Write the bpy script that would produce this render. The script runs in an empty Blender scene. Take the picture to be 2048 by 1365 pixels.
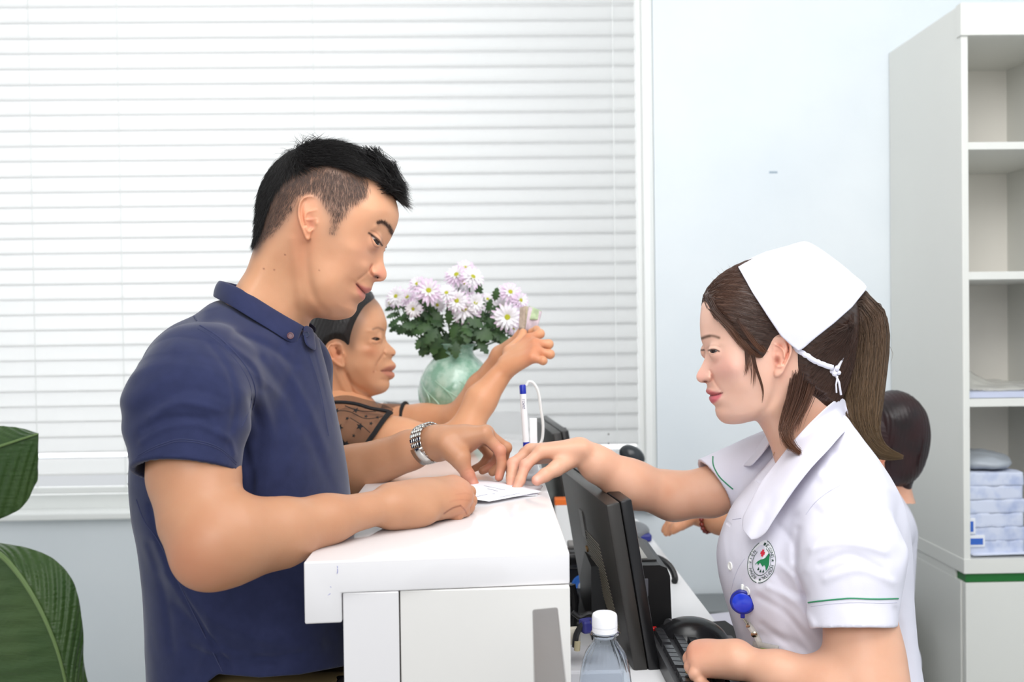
import bpy, bmesh, math, random
import numpy as np
from mathutils import Vector, Matrix
from mathutils.bvhtree import BVHTree
random.seed(7); np.random.seed(7)
SC = bpy.context.scene
COL = SC.collection
# ---------------------------------------------------------------- camera
FPX = 1991.0
YAW, PITCH, ROLL = math.radians(1.27), math.radians(0.95), math.radians(0.75)
CAM = np.array([0.0, 0.0, 1.30])
def _rot(ax, a):
    return np.array(Matrix.Rotation(a, 3, ax))
RC = _rot('Z', -YAW) @ _rot('X', math.pi/2 - PITCH) @ _rot('Z', -ROLL)
cam_data = bpy.data.cameras.new('camera')
cam_data.sensor_width = 36.0
cam_data.lens = FPX/2048*36.0
cam_data.clip_start = 0.02
cam_data.dof.use_dof = True
cam_data.dof.focus_distance = 1.38
cam_data.dof.aperture_fstop = 5.8
cam = bpy.data.objects.new('camera', cam_data); COL.objects.link(cam)
M4 = Matrix.Identity(4)
for _i in range(3):
    for _j in range(3): M4[_i][_j] = RC[_i, _j]
    M4[_i][3] = CAM[_i]
cam.matrix_world = M4
SC.camera = cam
def ray(px, py):
    return RC @ np.array([(px-1024)/FPX, -(py-682.5)/FPX, -1.0])
def P(px, py, Y):
    d = ray(px, py); return CAM + d*(Y-CAM[1])/d[1]
def Pz(px, py, z):
    d = ray(px, py); return CAM + d*(z-CAM[2])/d[2]
def PX(px, py, x):
    d = ray(px, py); return CAM + d*(x-CAM[0])/d[0]
def proj(p):
    q = RC.T @ (np.asarray(p, float)-CAM)
    return (1024 + FPX*q[0]/-q[2], 682.5 - FPX*q[1]/-q[2])
# ---------------------------------------------------------------- world, lights, exposure
SC.view_settings.view_transform = 'Standard'
SC.view_settings.look = 'None'
SC.view_settings.exposure = 0.03
SC.view_settings.gamma = 1.0
SC.view_settings.use_curve_mapping = False
wd = bpy.data.worlds.new('world'); SC.world = wd; wd.use_nodes = True
wd.node_tree.nodes['Background'].inputs[0].default_value = (0.93, 0.965, 1.0, 1)
wd.node_tree.nodes['Background'].inputs[1].default_value = 0.72
def area(name, loc, target, size, power, col=(1, 1, 1), sy=None):
    l = bpy.data.lights.new(name, 'AREA'); l.energy = power; l.color = col
    l.shape = 'RECTANGLE'; l.size = size; l.size_y = sy or size
    o = bpy.data.objects.new(name, l); COL.objects.link(o)
    o.location = loc
    o.rotation_euler = (Vector(target)-Vector(loc)).to_track_quat('-Z', 'Y').to_euler()
    return o
area('ceiling_light_front', (-0.15, -0.85, 2.45), (0.15, 1.8, 1.2), 1.8, 26, (1.0, 0.99, 0.98))
area('camera_flash', (-.22, -.35, 1.95), (0.15, 2.0, 1.15), .6, 4.5, (1.0, 0.99, 0.98))
area('rear_fill_light', (0.60, 1.0, 2.70), (0.95, 3.0, 1.0), 1.6, 37, (1.0, 1.0, 1.0))  # added fill, aimed to brighten the back wall, blinds and cabinet
area('window_daylight', (-1.2, 3.75, 1.8), (-1.2, 3.0, 1.7), 3.6, 29, (1.0, 1.0, 1.0), sy=2.0)
# ---------------------------------------------------------------- materials
def lin(c):
    o = []
    for v in c[:3]:
        v = v/255.0
        o.append(v/12.92 if v <= 0.04045 else ((v+0.055)/1.055)**2.4)
    return (*o, 1.0)
def mat(name, col=(200, 200, 200), rough=0.5, metal=0.0, sss=0.0, sssr=(1, .3, .15), spec=0.5,
        attr=None, noise=None, bump=None, trans=0.0, ior=1.45, coat=0.0, sheen=0.0, alpha=None, translucent=None):
    m = bpy.data.materials.new(name); m.use_nodes = True
    nt = m.node_tree; b = nt.nodes['Principled BSDF']
    b.inputs['Base Color'].default_value = lin(col)
    b.inputs['Roughness'].default_value = rough
    b.inputs['Metallic'].default_value = metal
    b.inputs['Specular IOR Level'].default_value = spec
    b.inputs['IOR'].default_value = ior
    if coat: b.inputs['Coat Weight'].default_value = coat; b.inputs['Coat Roughness'].default_value = .08
    if sheen: b.inputs['Sheen Weight'].default_value = sheen; b.inputs['Sheen Roughness'].default_value = .4
    if trans: b.inputs['Transmission Weight'].default_value = trans
    if sss:
        b.inputs['Subsurface Weight'].default_value = sss
        b.inputs['Subsurface Radius'].default_value = sssr
        b.inputs['Subsurface Scale'].default_value = 0.008
    src = None
    if attr:
        a = nt.nodes.new('ShaderNodeAttribute'); a.attribute_name = attr; src = a.outputs['Color']
    tc = None
    if noise or bump:
        tc = nt.nodes.new('ShaderNodeTexCoord')
    if noise:   # (scale, (rgb2), lo, hi, stretch)
        sc_, c2, lo, hi = noise[:4]
        mp = nt.nodes.new('ShaderNodeMapping'); nt.links.new(tc.outputs['Object'], mp.inputs[0])
        if len(noise) > 4: mp.inputs['Scale'].default_value = noise[4]
        n = nt.nodes.new('ShaderNodeTexNoise'); n.inputs['Scale'].default_value = sc_; n.inputs['Detail'].default_value = 4
        nt.links.new(mp.outputs[0], n.inputs['Vector'])
        r = nt.nodes.new('ShaderNodeMapRange'); r.inputs[1].default_value = lo; r.inputs[2].default_value = hi
        nt.links.new(n.outputs['Fac'], r.inputs[0])
        mx = nt.nodes.new('ShaderNodeMix'); mx.data_type = 'RGBA'
        nt.links.new(r.outputs[0], mx.inputs[0])
        if src is not None:
            nt.links.new(src, mx.inputs[6]); mx.blend_type = 'MULTIPLY'
        else: mx.inputs[6].default_value = lin(col)
        mx.inputs[7].default_value = lin(c2)
        src = mx.outputs[2]
    if src is not None: nt.links.new(src, b.inputs['Base Color'])
    if bump:    # (scale, strength, distance, [stretch])
        mp = nt.nodes.new('ShaderNodeMapping'); nt.links.new(tc.outputs['Object'], mp.inputs[0])
        if len(bump) > 3: mp.inputs['Scale'].default_value = bump[3]
        n = nt.nodes.new('ShaderNodeTexNoise'); n.inputs['Scale'].default_value = bump[0]; n.inputs['Detail'].default_value = 5
        nt.links.new(mp.outputs[0], n.inputs['Vector'])
        bp = nt.nodes.new('ShaderNodeBump'); bp.inputs['Strength'].default_value = bump[1]; bp.inputs['Distance'].default_value = bump[2]
        nt.links.new(n.outputs['Fac'], bp.inputs['Height']); nt.links.new(bp.outputs[0], b.inputs['Normal'])
    if alpha is not None: b.inputs['Alpha'].default_value = alpha
    if translucent:
        t = nt.nodes.new('ShaderNodeBsdfTranslucent'); t.inputs[0].default_value = lin(translucent[1])
        ms = nt.nodes.new('ShaderNodeMixShader'); ms.inputs[0].default_value = translucent[0]
        out = nt.nodes['Material Output']
        nt.links.new(b.outputs[0], ms.inputs[1]); nt.links.new(t.outputs[0], ms.inputs[2]); nt.links.new(ms.outputs[0], out.inputs[0])
    return m
# ---------------------------------------------------------------- object helpers
def mesh_obj(name, V, F, m=None, parent=None, smooth=True, col=None, kind=None, mi=None):
    me = bpy.data.meshes.new(name)
    V = np.asarray(V, float)
    if isinstance(F, np.ndarray) and F.ndim == 2:
        k = F.shape[1]
        me.vertices.add(len(V)); me.vertices.foreach_set('co', V.astype(np.float32).ravel())
        me.loops.add(F.size); me.loops.foreach_set('vertex_index', F.astype(np.int32).ravel())
        me.polygons.add(len(F)); me.polygons.foreach_set('loop_start', np.arange(0, F.size, k, dtype=np.int32))
        me.polygons.foreach_set('loop_total', np.full(len(F), k, dtype=np.int32))
        me.update(calc_edges=True); me.validate()
    else:
        me.from_pydata([tuple(v) for v in V], [], [tuple(int(i) for i in f) for f in F])
    if smooth: me.polygons.foreach_set('use_smooth', np.ones(len(me.polygons), dtype=bool))
    if m is not None:
        for q in (m if isinstance(m, (list, tuple)) else [m]): me.materials.append(q)
    if mi is not None: me.polygons.foreach_set('material_index', np.asarray(mi, dtype=np.int32))
    if col is not None:
        a = me.color_attributes.new('col', 'FLOAT_COLOR', 'POINT')
        c = np.ones((len(V), 4), np.float32); c[:, :3] = col
        a.data.foreach_set('color', c.ravel())
    me.update()
    o = bpy.data.objects.new(name, me); COL.objects.link(o)
    if parent is not None: attach(o, parent)
    if kind: o['kind'] = kind
    return o
def attach(o, parent):
    bpy.context.view_layer.update()
    o.parent = parent
    o.matrix_parent_inverse = parent.matrix_world.inverted()
def tag(o, label, cat, group=None, kind=None):
    o['label'] = label; o['category'] = cat
    if group: o['group'] = group
    if kind: o['kind'] = kind
    return o
def empty(name, loc, label=None, cat=None, group=None):
    o = bpy.data.objects.new(name, None); COL.objects.link(o); o.location = loc
    o.empty_display_size = .02
    bpy.context.view_layer.update()
    if label: tag(o, label, cat, group)
    return o
def copy_tree(o, parent=None, offset=None, M=None):
    c = o.copy(); COL.objects.link(c)
    if parent is not None: c.parent = parent
    for ch in list(o.children): copy_tree(ch, c)
    return c
class MB:
    "collects boxes, tubes and lathes into ONE mesh"
    def __init__(s): s.V = []; s.F = []; s.MI = []; s.mi = 0
    def add(s, V, F):
        b = len(s.V); s.V += [tuple(v) for v in V]; s.F += [tuple(int(i)+b for i in f) for f in F]; s.MI += [s.mi]*len(F); return s
    def box(s, c, d, R=None, bev=0.0, seg=2):
        bm = bmesh.new(); bmesh.ops.create_cube(bm, size=1.0)
        for v in bm.verts: v.co = Vector((v.co.x*d[0], v.co.y*d[1], v.co.z*d[2]))
        if bev > 0: bmesh.ops.bevel(bm, geom=list(bm.edges), offset=bev, segments=seg, profile=0.5, affect='EDGES', clamp_overlap=True)
        R_ = np.eye(3) if R is None else np.asarray(R)
        bm.verts.index_update()
        V = [R_ @ np.array(v.co) + np.asarray(c, float) for v in bm.verts]
        F = [[v.index for v in f.verts] for f in bm.faces]; bm.free()
        return s.add(V, F)
    def span(s, a, b, bev=0.0, seg=2):
        a = np.asarray(a, float); b = np.asarray(b, float)
        return s.box((a+b)/2, np.abs(b-a), None, bev, seg)
    def tube(s, pts, r, n=8, cap=True, closed=False):
        pts = [np.asarray(p, float) for p in pts]; N = len(pts)
        rr = [r]*N if np.isscalar(r) else list(r)
        T = []
        for i in range(N):
            a = pts[(i-1) % N] if (closed or i > 0) else pts[i]; b = pts[(i+1) % N] if (closed or i < N-1) else pts[i]
            t = b-a; T.append(t/(np.linalg.norm(t)+1e-12))
        up = np.array([0, 0, 1.0]) if abs(T[0][2]) < .9 else np.array([1.0, 0, 0])
        u = np.cross(T[0], up); u /= np.linalg.norm(u); V = []
        for i in range(N):
            u = u - T[i]*np.dot(u, T[i]); u /= (np.linalg.norm(u)+1e-12); w = np.cross(T[i], u)
            for k in range(n):
                a = 2*math.pi*k/n; V.append(pts[i]+rr[i]*(math.cos(a)*u+math.sin(a)*w))
        F = []
        M = N if closed else N-1
        for i in range(M):
            for k in range(n):
                j = (i+1) % N; F.append((i*n+k, i*n+(k+1) % n, j*n+(k+1) % n, j*n+k))
        if cap and not closed: F.append(tuple(range(n-1, -1, -1))); F.append(tuple((N-1)*n+k for k in range(n)))
        return s.add(V, F)
    def lathe(s, prof, c=(0, 0, 0), n=32, R=None, cap=True):
        R_ = np.eye(3) if R is None else np.asarray(R); c = np.asarray(c, float); V = []
        for (r, z) in prof:
            for k in range(n):
                a = 2*math.pi*k/n; V.append(c+R_ @ np.array([r*math.cos(a), r*math.sin(a), z]))
        F = []
        for i in range(len(prof)-1):
            for k in range(n): F.append((i*n+k, i*n+(k+1) % n, (i+1)*n+(k+1) % n, (i+1)*n+k))
        if cap:
            if prof[0][0] > 1e-5: F.append(tuple(range(n-1, -1, -1)))
            if prof[-1][0] > 1e-5: F.append(tuple((len(prof)-1)*n+k for k in range(n)))
        return s.add(V, F)
    def prism(s, poly, a, b):
        "poly: list of 3D points (planar), extruded by vector b-a"
        d = np.asarray(b, float)-np.asarray(a, float); n = len(poly)
        V = [np.asarray(p, float) for p in poly]+[np.asarray(p, float)+d for p in poly]
        F = [tuple(range(n-1, -1, -1)), tuple(range(n, 2*n))]+[(i, (i+1) % n, n+(i+1) % n, n+i) for i in range(n)]
        return s.add(V, F)
    def build(s, name, m, parent=None, smooth=False, kind=None):
        o = mesh_obj(name, s.V, s.F, m, parent, smooth=False, kind=kind, mi=s.MI if isinstance(m, (list, tuple)) else None)
        if smooth:
            o.data.polygons.foreach_set('use_smooth', np.ones(len(o.data.polygons), dtype=bool))
            try: o.data.set_sharp_from_angle(angle=math.radians(38))
            except Exception: pass
        bm = bmesh.new(); bm.from_mesh(o.data); bmesh.ops.recalc_face_normals(bm, faces=list(bm.faces)); bm.to_mesh(o.data); bm.free()
        return o
def rotz(a): return _rot('Z', a)
def frame(fwd, up):
    "columns: x = fwd, y = side, z = up"
    f = np.asarray(fwd, float); f = f/np.linalg.norm(f); u = np.asarray(up, float); u = u-f*np.dot(u, f); u /= np.linalg.norm(u)
    return np.stack([f, np.cross(u, f), u], 1)
# ---------------------------------------------------------------- implicit surfaces
def smin(a, b, k):
    if np.ndim(k) == 0 and k <= 0: return np.minimum(a, b)
    h = np.maximum(k-np.abs(a-b), 0.0)/k
    return np.minimum(a, b)-h*h*k*0.25
def smax(a, b, k): return -smin(-a, -b, k)
class Cone:      # tapered capsule; n/s flatten it along n
    def __init__(s, a, b, ra, rb, n=None, fl=1.0):
        s.a = np.asarray(a, float); s.b = np.asarray(b, float); s.ra = ra; s.rb = rb; s.fl = fl
        s.n = None if n is None else np.asarray(n, float)/np.linalg.norm(n)
    def __call__(s, p):
        q = p-s.a; ba = s.b-s.a
        if s.n is not None:
            q = q+np.outer(q @ s.n, s.n)*(1/s.fl-1); ba = ba+s.n*(ba @ s.n)*(1/s.fl-1)
        t = np.clip((q @ ba)/(ba @ ba+1e-12), 0, 1)
        return (np.sqrt(((q-t[:, None]*ba)**2).sum(1))-(s.ra+(s.rb-s.ra)*t))*(s.fl if s.n is not None else 1.0)
class Ell:
    def __init__(s, c, r, R=None):
        s.c = np.asarray(c, float); s.r = np.asarray(r, float); s.R = np.eye(3) if R is None else np.asarray(R)
    def __call__(s, p):
        q = (p-s.c) @ s.R
        k0 = np.sqrt(((q/s.r)**2).sum(1)); k1 = np.sqrt(((q/(s.r**2))**2).sum(1))+1e-9
        return k0*(k0-1)/k1
class Plane:     # negative on the side opposite to n
    def __init__(s, c, n): s.c = np.asarray(c, float); s.n = np.asarray(n, float)/np.linalg.norm(n)
    def __call__(s, p): return (p-s.c) @ s.n
class Fn:
    def __init__(s, f): s.f = f
    def __call__(s, p): return s.f(p)
class Field:
    "ops: list of (prim, k, mode) mode 'u' union, 's' subtract, 'i' intersect; prims culled per block"
    def __init__(s, ops, disp=None): s.ops = ops; s.disp = disp
    def __call__(s, p, sel=None):
        f = None
        for i, (pr, k, mode) in enumerate(s.ops):
            if sel is not None and not sel[i]: continue
            d = pr(p)
            if f is None: f = d if mode == 'u' else np.full(len(p), 1.0); 
            elif mode == 'u': f = smin(f, d, k)
            elif mode == 's': f = smax(f, -d, k)
            elif mode == 'i': f = smax(f, d, k)
        if f is None: f = np.full(len(p), 1.0)
        if s.disp is not None: f = f-s.disp(p)
        return f
    def select(s, c, hd):
        sel = []
        for pr, k, mode in s.ops:
            d = float(pr(c[None])[0])
            sel.append(mode == 'i' or d < hd*1.6+k+0.012)
        return sel
_CO = np.array([[i, j, k] for i in (0, 1) for j in (0, 1) for k in (0, 1)])
def surf(field, lo, hi, h, skip=None, refine=1, B=20):
    "block-sparse surface nets of field==0 inside the box lo..hi"
    lo = np.asarray(lo, float); hi = np.asarray(hi, float)
    nb = np.ceil((hi-lo)/(h*B)).astype(int)
    hd = h*B*0.5*math.sqrt(3)
    keys = []; pos = []; quads = []
    OFF = 100000
    ix = np.arange(-1, B+2)
    I, J, K = np.meshgrid(ix, ix, ix, indexing='ij'); n = len(ix)
    base = np.stack([I, J, K], -1).reshape(-1, 3)
    def key(c): return (c[:, 0]*4096+c[:, 1])*4096+c[:, 2]
    for bi in range(nb[0]):
        for bj in range(nb[1]):
            for bk in range(nb[2]):
                o = np.array([bi, bj, bk])*B
                c = lo+(o+B/2)*h
                if skip is not None and skip(c): continue
                sel = field.select(c, hd)
                if not any(x and op[2] == 'u' for x, op in zip(sel, field.ops)): continue
                fc = float(field(c[None], sel)[0])
                if abs(fc) > hd*1.5+0.01: continue
                f = field(lo+(base+o)*h, sel).reshape(n, n, n)
                s_ = f < 0
                if s_.all() or not s_.any(): continue
                fm = f
                m = n-1
                cnt = np.zeros((m, m, m), int); acc = np.zeros((m, m, m, 3))
                for ax in range(3):
                    sl0 = [slice(None)]*3; sl1 = [slice(None)]*3; sl0[ax] = slice(0, n-1); sl1[ax] = slice(1, n)
                    a = fm[tuple(sl0)]; b = fm[tuple(sl1)]
                    cr = (a < 0) != (b < 0)
                    t = np.where(cr, a/(np.where(cr, a-b, 1.0)), 0)
                    o1, o2 = [q for q in range(3) if q != ax]
                    for d1 in (0, 1):
                        for d2 in (0, 1):
                            ss = [slice(0, m)]*3; ss[o1] = slice(d1, d1+m); ss[o2] = slice(d2, d2+m)
                            cc = cr[tuple(ss)]; tt = t[tuple(ss)]
                            cnt += cc
                            v = np.zeros((m, m, m, 3)); v[..., ax] = tt; v[..., o1] = d1; v[..., o2] = d2
                            acc += v*cc[..., None]
                act = cnt > 0
                idx = np.argwhere(act)
                if len(idx) == 0: continue
                loc = acc[act]/cnt[act][:, None]
                cell = idx+o-1
                keys.append(key(cell+OFF % 4096*0+8)); pos.append(lo+(cell+loc)*h)
                # quads: owned edges have base node index 0..B-1  (array index 1..B)
                for ax in range(3):
                    o1 = (ax+1) % 3; o2 = (ax+2) % 3
                    sl0 = [slice(1, B+1)]*3; sl1 = [slice(1, B+1)]*3; sl1[ax] = slice(2, B+2)
                    a = s_[tuple(sl0)]; b = s_[tuple(sl1)]
                    e = np.argwhere(a != b)
                    if len(e) == 0: continue
                    inside = a[tuple(e.T)]
                    cb = e+o     # base cell (node idx, global)
                    q = []
                    for (d1, d2) in ((-1, -1), (0, -1), (0, 0), (-1, 0)):
                        cc = cb.copy(); cc[:, o1] += d1; cc[:, o2] += d2; q.append(key(cc+8))
                    q = np.stack(q, 1)
                    q[~inside] = q[~inside][:, ::-1]
                    quads.append(q)
    if not keys: return np.zeros((0, 3)), np.zeros((0, 4), int)
    keys = np.concatenate(keys); pos = np.concatenate(pos); quads = np.concatenate(quads)
    uk, ui = np.unique(keys, return_index=True); V = pos[ui]
    qi = np.searchsorted(uk, quads); qi = np.clip(qi, 0, len(uk)-1)
    ok = (uk[qi] == quads).all(1); F = qi[ok]
    for _ in range(refine): V = newton(field, V, h)
    return V, F
def grad(field, V, e):
    g = np.zeros_like(V)
    for a in range(3):
        d = np.zeros(3); d[a] = e
        g[:, a] = (fe(field, V+d)-fe(field, V-d))/(2*e)
    return g
def fe(field, V):
    "blockwise evaluation with culling"
    out = np.empty(len(V)); S = 0.05
    kb = np.floor(V/S).astype(int); kk = (kb[:, 0]*2048+kb[:, 1])*2048+kb[:, 2]
    od = np.argsort(kk, kind='stable'); ks = kk[od]
    st = np.flatnonzero(np.r_[True, ks[1:] != ks[:-1]]); en = np.r_[st[1:], len(ks)]
    for a, b in zip(st, en):
        ii = od[a:b]; c = (kb[ii[0]]+0.5)*S
        out[ii] = field(V[ii], field.select(c, S*0.87))
    return out
def newton(field, V, h):
    f = fe(field, V); g = grad(field, V, h*0.4); gn = (g**2).sum(1)
    st = np.clip(f/np.sqrt(gn+1e-9), -h*0.7, h*0.7)
    return V-g/np.sqrt(gn+1e-9)[:, None]*st[:, None]
def catmull(pts, closed=True, n=6):
    p = np.asarray(pts, float); N = len(p); out = []
    for i in range(N if closed else N-1):
        if closed: a, b, c, d = p[(i-1) % N], p[i], p[(i+1) % N], p[(i+2) % N]
        else: a, b, c, d = p[max(i-1, 0)], p[i], p[i+1], p[min(i+2, N-1)]
        for k in range(n):
            t = k/n
            out.append(0.5*((2*b)+(c-a)*t+(2*a-5*b+4*c-d)*t*t+(3*b-a-3*c+d)*t**3))
    if not closed: out.append(p[-1])
    return np.array(out)
def poly_sd(pl, X, Y):
    "signed distance to closed polygon, positive inside"
    x = X.ravel(); y = Y.ravel(); N = len(pl); d2 = np.full(x.shape, 1e18); ins = np.zeros(x.shape, bool)
    for i in range(N):
        ax, ay = pl[i]; bx, by = pl[(i+1) % N]; ex, ey = bx-ax, by-ay
        L = ex*ex+ey*ey
        if L < 1e-9: continue
        t = np.clip(((x-ax)*ex+(y-ay)*ey)/L, 0, 1)
        d2 = np.minimum(d2, (x-ax-t*ex)**2+(y-ay-t*ey)**2)
        if (ay > y[0]).all if False else True:
            c = ((ay > y) != (by > y))
            if c.any(): ins ^= c & (x < (bx-ax)*(y-ay)/(by-ay if by != ay else 1e-9)+ax)
    d = np.sqrt(d2); return np.where(ins, d, -d).reshape(X.shape)
def rbf(pts, vals, X, Y, pw=2.0, sm=25.0):
    "thin plate interpolation with affine part"
    p = np.asarray(pts, float); v = np.asarray(vals, float); n = len(p)
    def U(r2): return 0.5*r2*np.log(r2+1e-9)
    A = np.zeros((n+3, n+3)); A[:n, :n] = U(((p[:, None]-p[None])**2).sum(2)); A[:n, :n] += np.eye(n)*sm
    A[:n, n] = 1; A[:n, n+1:] = p; A[n, :n] = 1; A[n+1:, :n] = p.T
    w = np.linalg.solve(A, np.r_[v, 0, 0, 0])
    q = np.stack([X.ravel(), Y.ravel()], 1); out = np.zeros(len(q))
    for i in range(0, len(q), 20000):
        qq = q[i:i+20000]
        out[i:i+20000] = U(((qq[:, None]-p[None])**2).sum(2)) @ w[:n]+w[n]+qq @ w[n+1:]
    return out.reshape(X.shape)
def gblur(A, s):
    if s <= 0: return A
    r = int(3*s)+1; k = np.exp(-0.5*(np.arange(-r, r+1)/s)**2); k /= k.sum()
    B = np.pad(A, r, mode='edge')
    B = np.apply_along_axis(lambda m: np.convolve(m, k, 'valid'), 0, B)
    return np.apply_along_axis(lambda m: np.convolve(m, k, 'valid'), 1, B)
def seg_d(pl, X, Y):
    "distance to open polyline"
    d2 = np.full(X.shape, 1e18)
    for i in range(len(pl)-1):
        ax, ay = pl[i]; ex, ey = pl[i+1][0]-ax, pl[i+1][1]-ay; L = ex*ex+ey*ey+1e-9
        t = np.clip(((X-ax)*ex+(Y-ay)*ey)/L, 0, 1); d2 = np.minimum(d2, (X-ax-t*ex)**2+(Y-ay-t*ey)**2)
    return np.sqrt(d2)
class Relief:
    """a symmetric body (head, torso) given by its side outline and half-widths, all in picture-scaled
    units (1 unit = 1/scale m) in the sagittal plane through C with in-plane axes U (right), D (down), lateral axis L"""
    def __init__(s, outline, lm, Rm, C, c0, scale, U=(1, 0, 0), D=(0, 0, -1), L=(0, -1, 0), sm=25, blur=1.5, step=1.0,
                 details=(), asym=(), pad=24, dense=6, curv=None, lsc=1.0):
        s.C = np.asarray(C, float); s.c0 = np.asarray(c0, float); s.sc = scale
        s.U = np.asarray(U, float); s.D = np.asarray(D, float); s.L = np.asarray(L, float); s.step = step
        pl = catmull(outline, True, dense); s.pl = pl
        s.x0 = pl[:, 0].min()-pad; s.y0 = pl[:, 1].min()-pad
        nx = int((pl[:, 0].max()+pad-s.x0)/step)+2; ny = int((pl[:, 1].max()+pad-s.y0)/step)+2
        X, Y = np.meshgrid(s.x0+np.arange(nx)*step, s.y0+np.arange(ny)*step, indexing='ij'); s.X, s.Y = X, Y
        d = poly_sd(pl, X, Y); s.d = d
        W = np.maximum(rbf([q[:2] for q in lm], [q[2] for q in lm], X, Y, sm=sm), 4.0)*lsc
        for _ in range(2):     # landmarks are given as seen from the near side
            k = 1-np.clip(W, 0, 300)*np.sqrt(np.clip(d, 0, 40)/40)/FPX; X2 = 1024+(X-1024)/k; Y2 = 682.5+(Y-682.5)/k
            W = np.maximum(rbf([q[:2] for q in lm], [q[2] for q in lm], X2, Y2, sm=sm), 4.0)*lsc
        R = np.maximum(rbf([q[:2] for q in Rm], [q[2] for q in Rm], X, Y, sm=sm), 5.0)
        t = d/R; Q0 = np.where(t < 0, 2*t, np.where(t > 1, 1.0, 2*t-t*t))
        W = gblur(W, blur*1.6); Q = W*W*Q0
        Wd = np.zeros_like(W)
        Wn = np.sqrt(np.maximum(Q, 0)); k = 1-np.clip(Wn, 0, 300)/FPX; X2 = 1024+(X-1024)/k; Y2 = 682.5+(Y-682.5)/k
        for f in details: Wd += f(X2, Y2)
        Wc = np.sqrt(np.maximum(Q, 0))
        Q = np.where(Q > 0, np.sign(Wc+Wd)*(Wc+Wd)**2, Q) if len(details) else Q
        s.Q = gblur(Q, 0.55); s.W = np.sqrt(np.maximum(s.Q, 0))
        s.gx, s.gy = np.gradient(s.Q, step)
        s.Wasym = None
        if len(asym):
            s.Wasym = sum(f(X, Y) for f in asym)
    def uv(s, p):
        q = p-s.C; return q @ s.U*s.sc+s.c0[0], q @ s.D*s.sc+s.c0[1], q @ s.L*s.sc
    def samp(s, A, u, v):
        a = (u-s.x0)/s.step; b = (v-s.y0)/s.step
        a = np.clip(a, 0, A.shape[0]-1.001); b = np.clip(b, 0, A.shape[1]-1.001)
        i = a.astype(int); j = b.astype(int); fa = a-i; fb = b-j
        return (A[i, j]*(1-fa)*(1-fb)+A[i+1, j]*fa*(1-fb)+A[i, j+1]*(1-fa)*fb+A[i+1, j+1]*fa*fb)
    def __call__(s, p):
        u, v, l = s.uv(p)
        Q = s.samp(s.Q, u, v); gx = s.samp(s.gx, u, v); gy = s.samp(s.gy, u, v)
        uc = np.clip(u, s.x0, s.x0+s.step*(s.Q.shape[0]-1)); vc = np.clip(v, s.y0, s.y0+s.step*(s.Q.shape[1]-1))
        out = np.sqrt((u-uc)**2+(v-vc)**2)
        F = l*l-Q
        G = np.sqrt(4*l*l+gx*gx+gy*gy)+8.0
        f = F/G
        if s.Wasym is not None: f = f-np.where(l > 0, s.samp(s.Wasym, u, v), 0)*np.clip(l/20, 0, 1)
        return (f+out)/s.sc
    def pt(s, u, v, l): return s.C+s.U*((u-s.c0[0])/s.sc)+s.D*((v-s.c0[1])/s.sc)+s.L*(l/s.sc)
    def near(s, u, v, off=0.0):
        "point on the near side of the surface"
        w = float(s.samp(s.W, np.array([u], float), np.array([v], float))[0]); return s.pt(u, v, w+off*s.sc)
def gb(x, y, rx, ry, a, ang=0.0):
    ca, sa = math.cos(ang), math.sin(ang)
    return lambda X, Y: a*np.exp(-((((X-x)*ca+(Y-y)*sa)/rx)**2+((-(X-x)*sa+(Y-y)*ca)/ry)**2))
def st(pl, w, a):
    c = catmull(pl, False, 5) if len(pl) > 2 else np.asarray(pl, float)
    return lambda X, Y: a*np.exp(-(seg_d(c, X, Y)/w)**2)
def fold_noise(scale, amp, seed=0, stretch=(1, 1, 1)):
    rs = np.random.RandomState(seed); K = rs.normal(size=(7, 3))*scale*np.asarray(stretch); ph = rs.rand(7)*6.28
    K2 = rs.normal(size=(7, 3))*scale*0.45; ph2 = rs.rand(7)*6.28
    def f(p):
        w = sum(np.sin(p @ K2[i]+ph2[i]) for i in range(7))*0.5
        s_ = sum(np.sin(p @ K[i]+ph[i]+w*1.3) for i in range(7))/7
        return amp*s_
    return f
class StrokeMap:
    "soft folds drawn in picture px on the side of a garment that faces the camera"
    def __init__(s, strokes, ylim, step=2.0):
        A = np.concatenate([np.array(q[0], float) for q in strokes]); s.x0, s.y0 = A.min(0)-70; x1, y1 = A.max(0)+70; s.st = step; s.ylim = ylim
        X, Y = np.meshgrid(np.arange(s.x0, x1, step), np.arange(s.y0, y1, step), indexing='ij'); s.A = sum(st(q[0], q[1], q[2])(X, Y) for q in strokes)
        s.A[:2] = 0; s.A[-2:] = 0; s.A[:, :2] = 0; s.A[:, -2:] = 0
    def __call__(s, p):
        q = (p-CAM) @ RC; u = 1024+FPX*q[:, 0]/-q[:, 2]; v = 682.5-FPX*q[:, 1]/-q[:, 2]
        a = np.clip((u-s.x0)/s.st, 0, s.A.shape[0]-1.001); b = np.clip((v-s.y0)/s.st, 0, s.A.shape[1]-1.001); i = a.astype(int); j = b.astype(int); fa = a-i; fb = b-j; A = s.A
        w = np.clip((s.ylim-p[:, 1])/.05, 0, 1)
        return w*(A[i, j]*(1-fa)*(1-fb)+A[i+1, j]*fa*(1-fb)+A[i, j+1]*(1-fa)*fb+A[i+1, j+1]*fa*fb)/1500.0
def bvh_of(V, F): return BVHTree.FromPolygons([tuple(v) for v in V], [tuple(int(i) for i in f) for f in F])
def drape(bv, px, py, off=0.0):
    "first hit of the picture ray through px,py on a surface; the point lifted by off along the normal"
    d = Vector(ray(px, py)).normalized(); h = bv.ray_cast(Vector(CAM), d)
    if h[0] is None: return None
    nrm = h[1] if h[1].dot(d) < 0 else -h[1]
    return np.array(h[0]+nrm*off), np.array(nrm)
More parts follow.
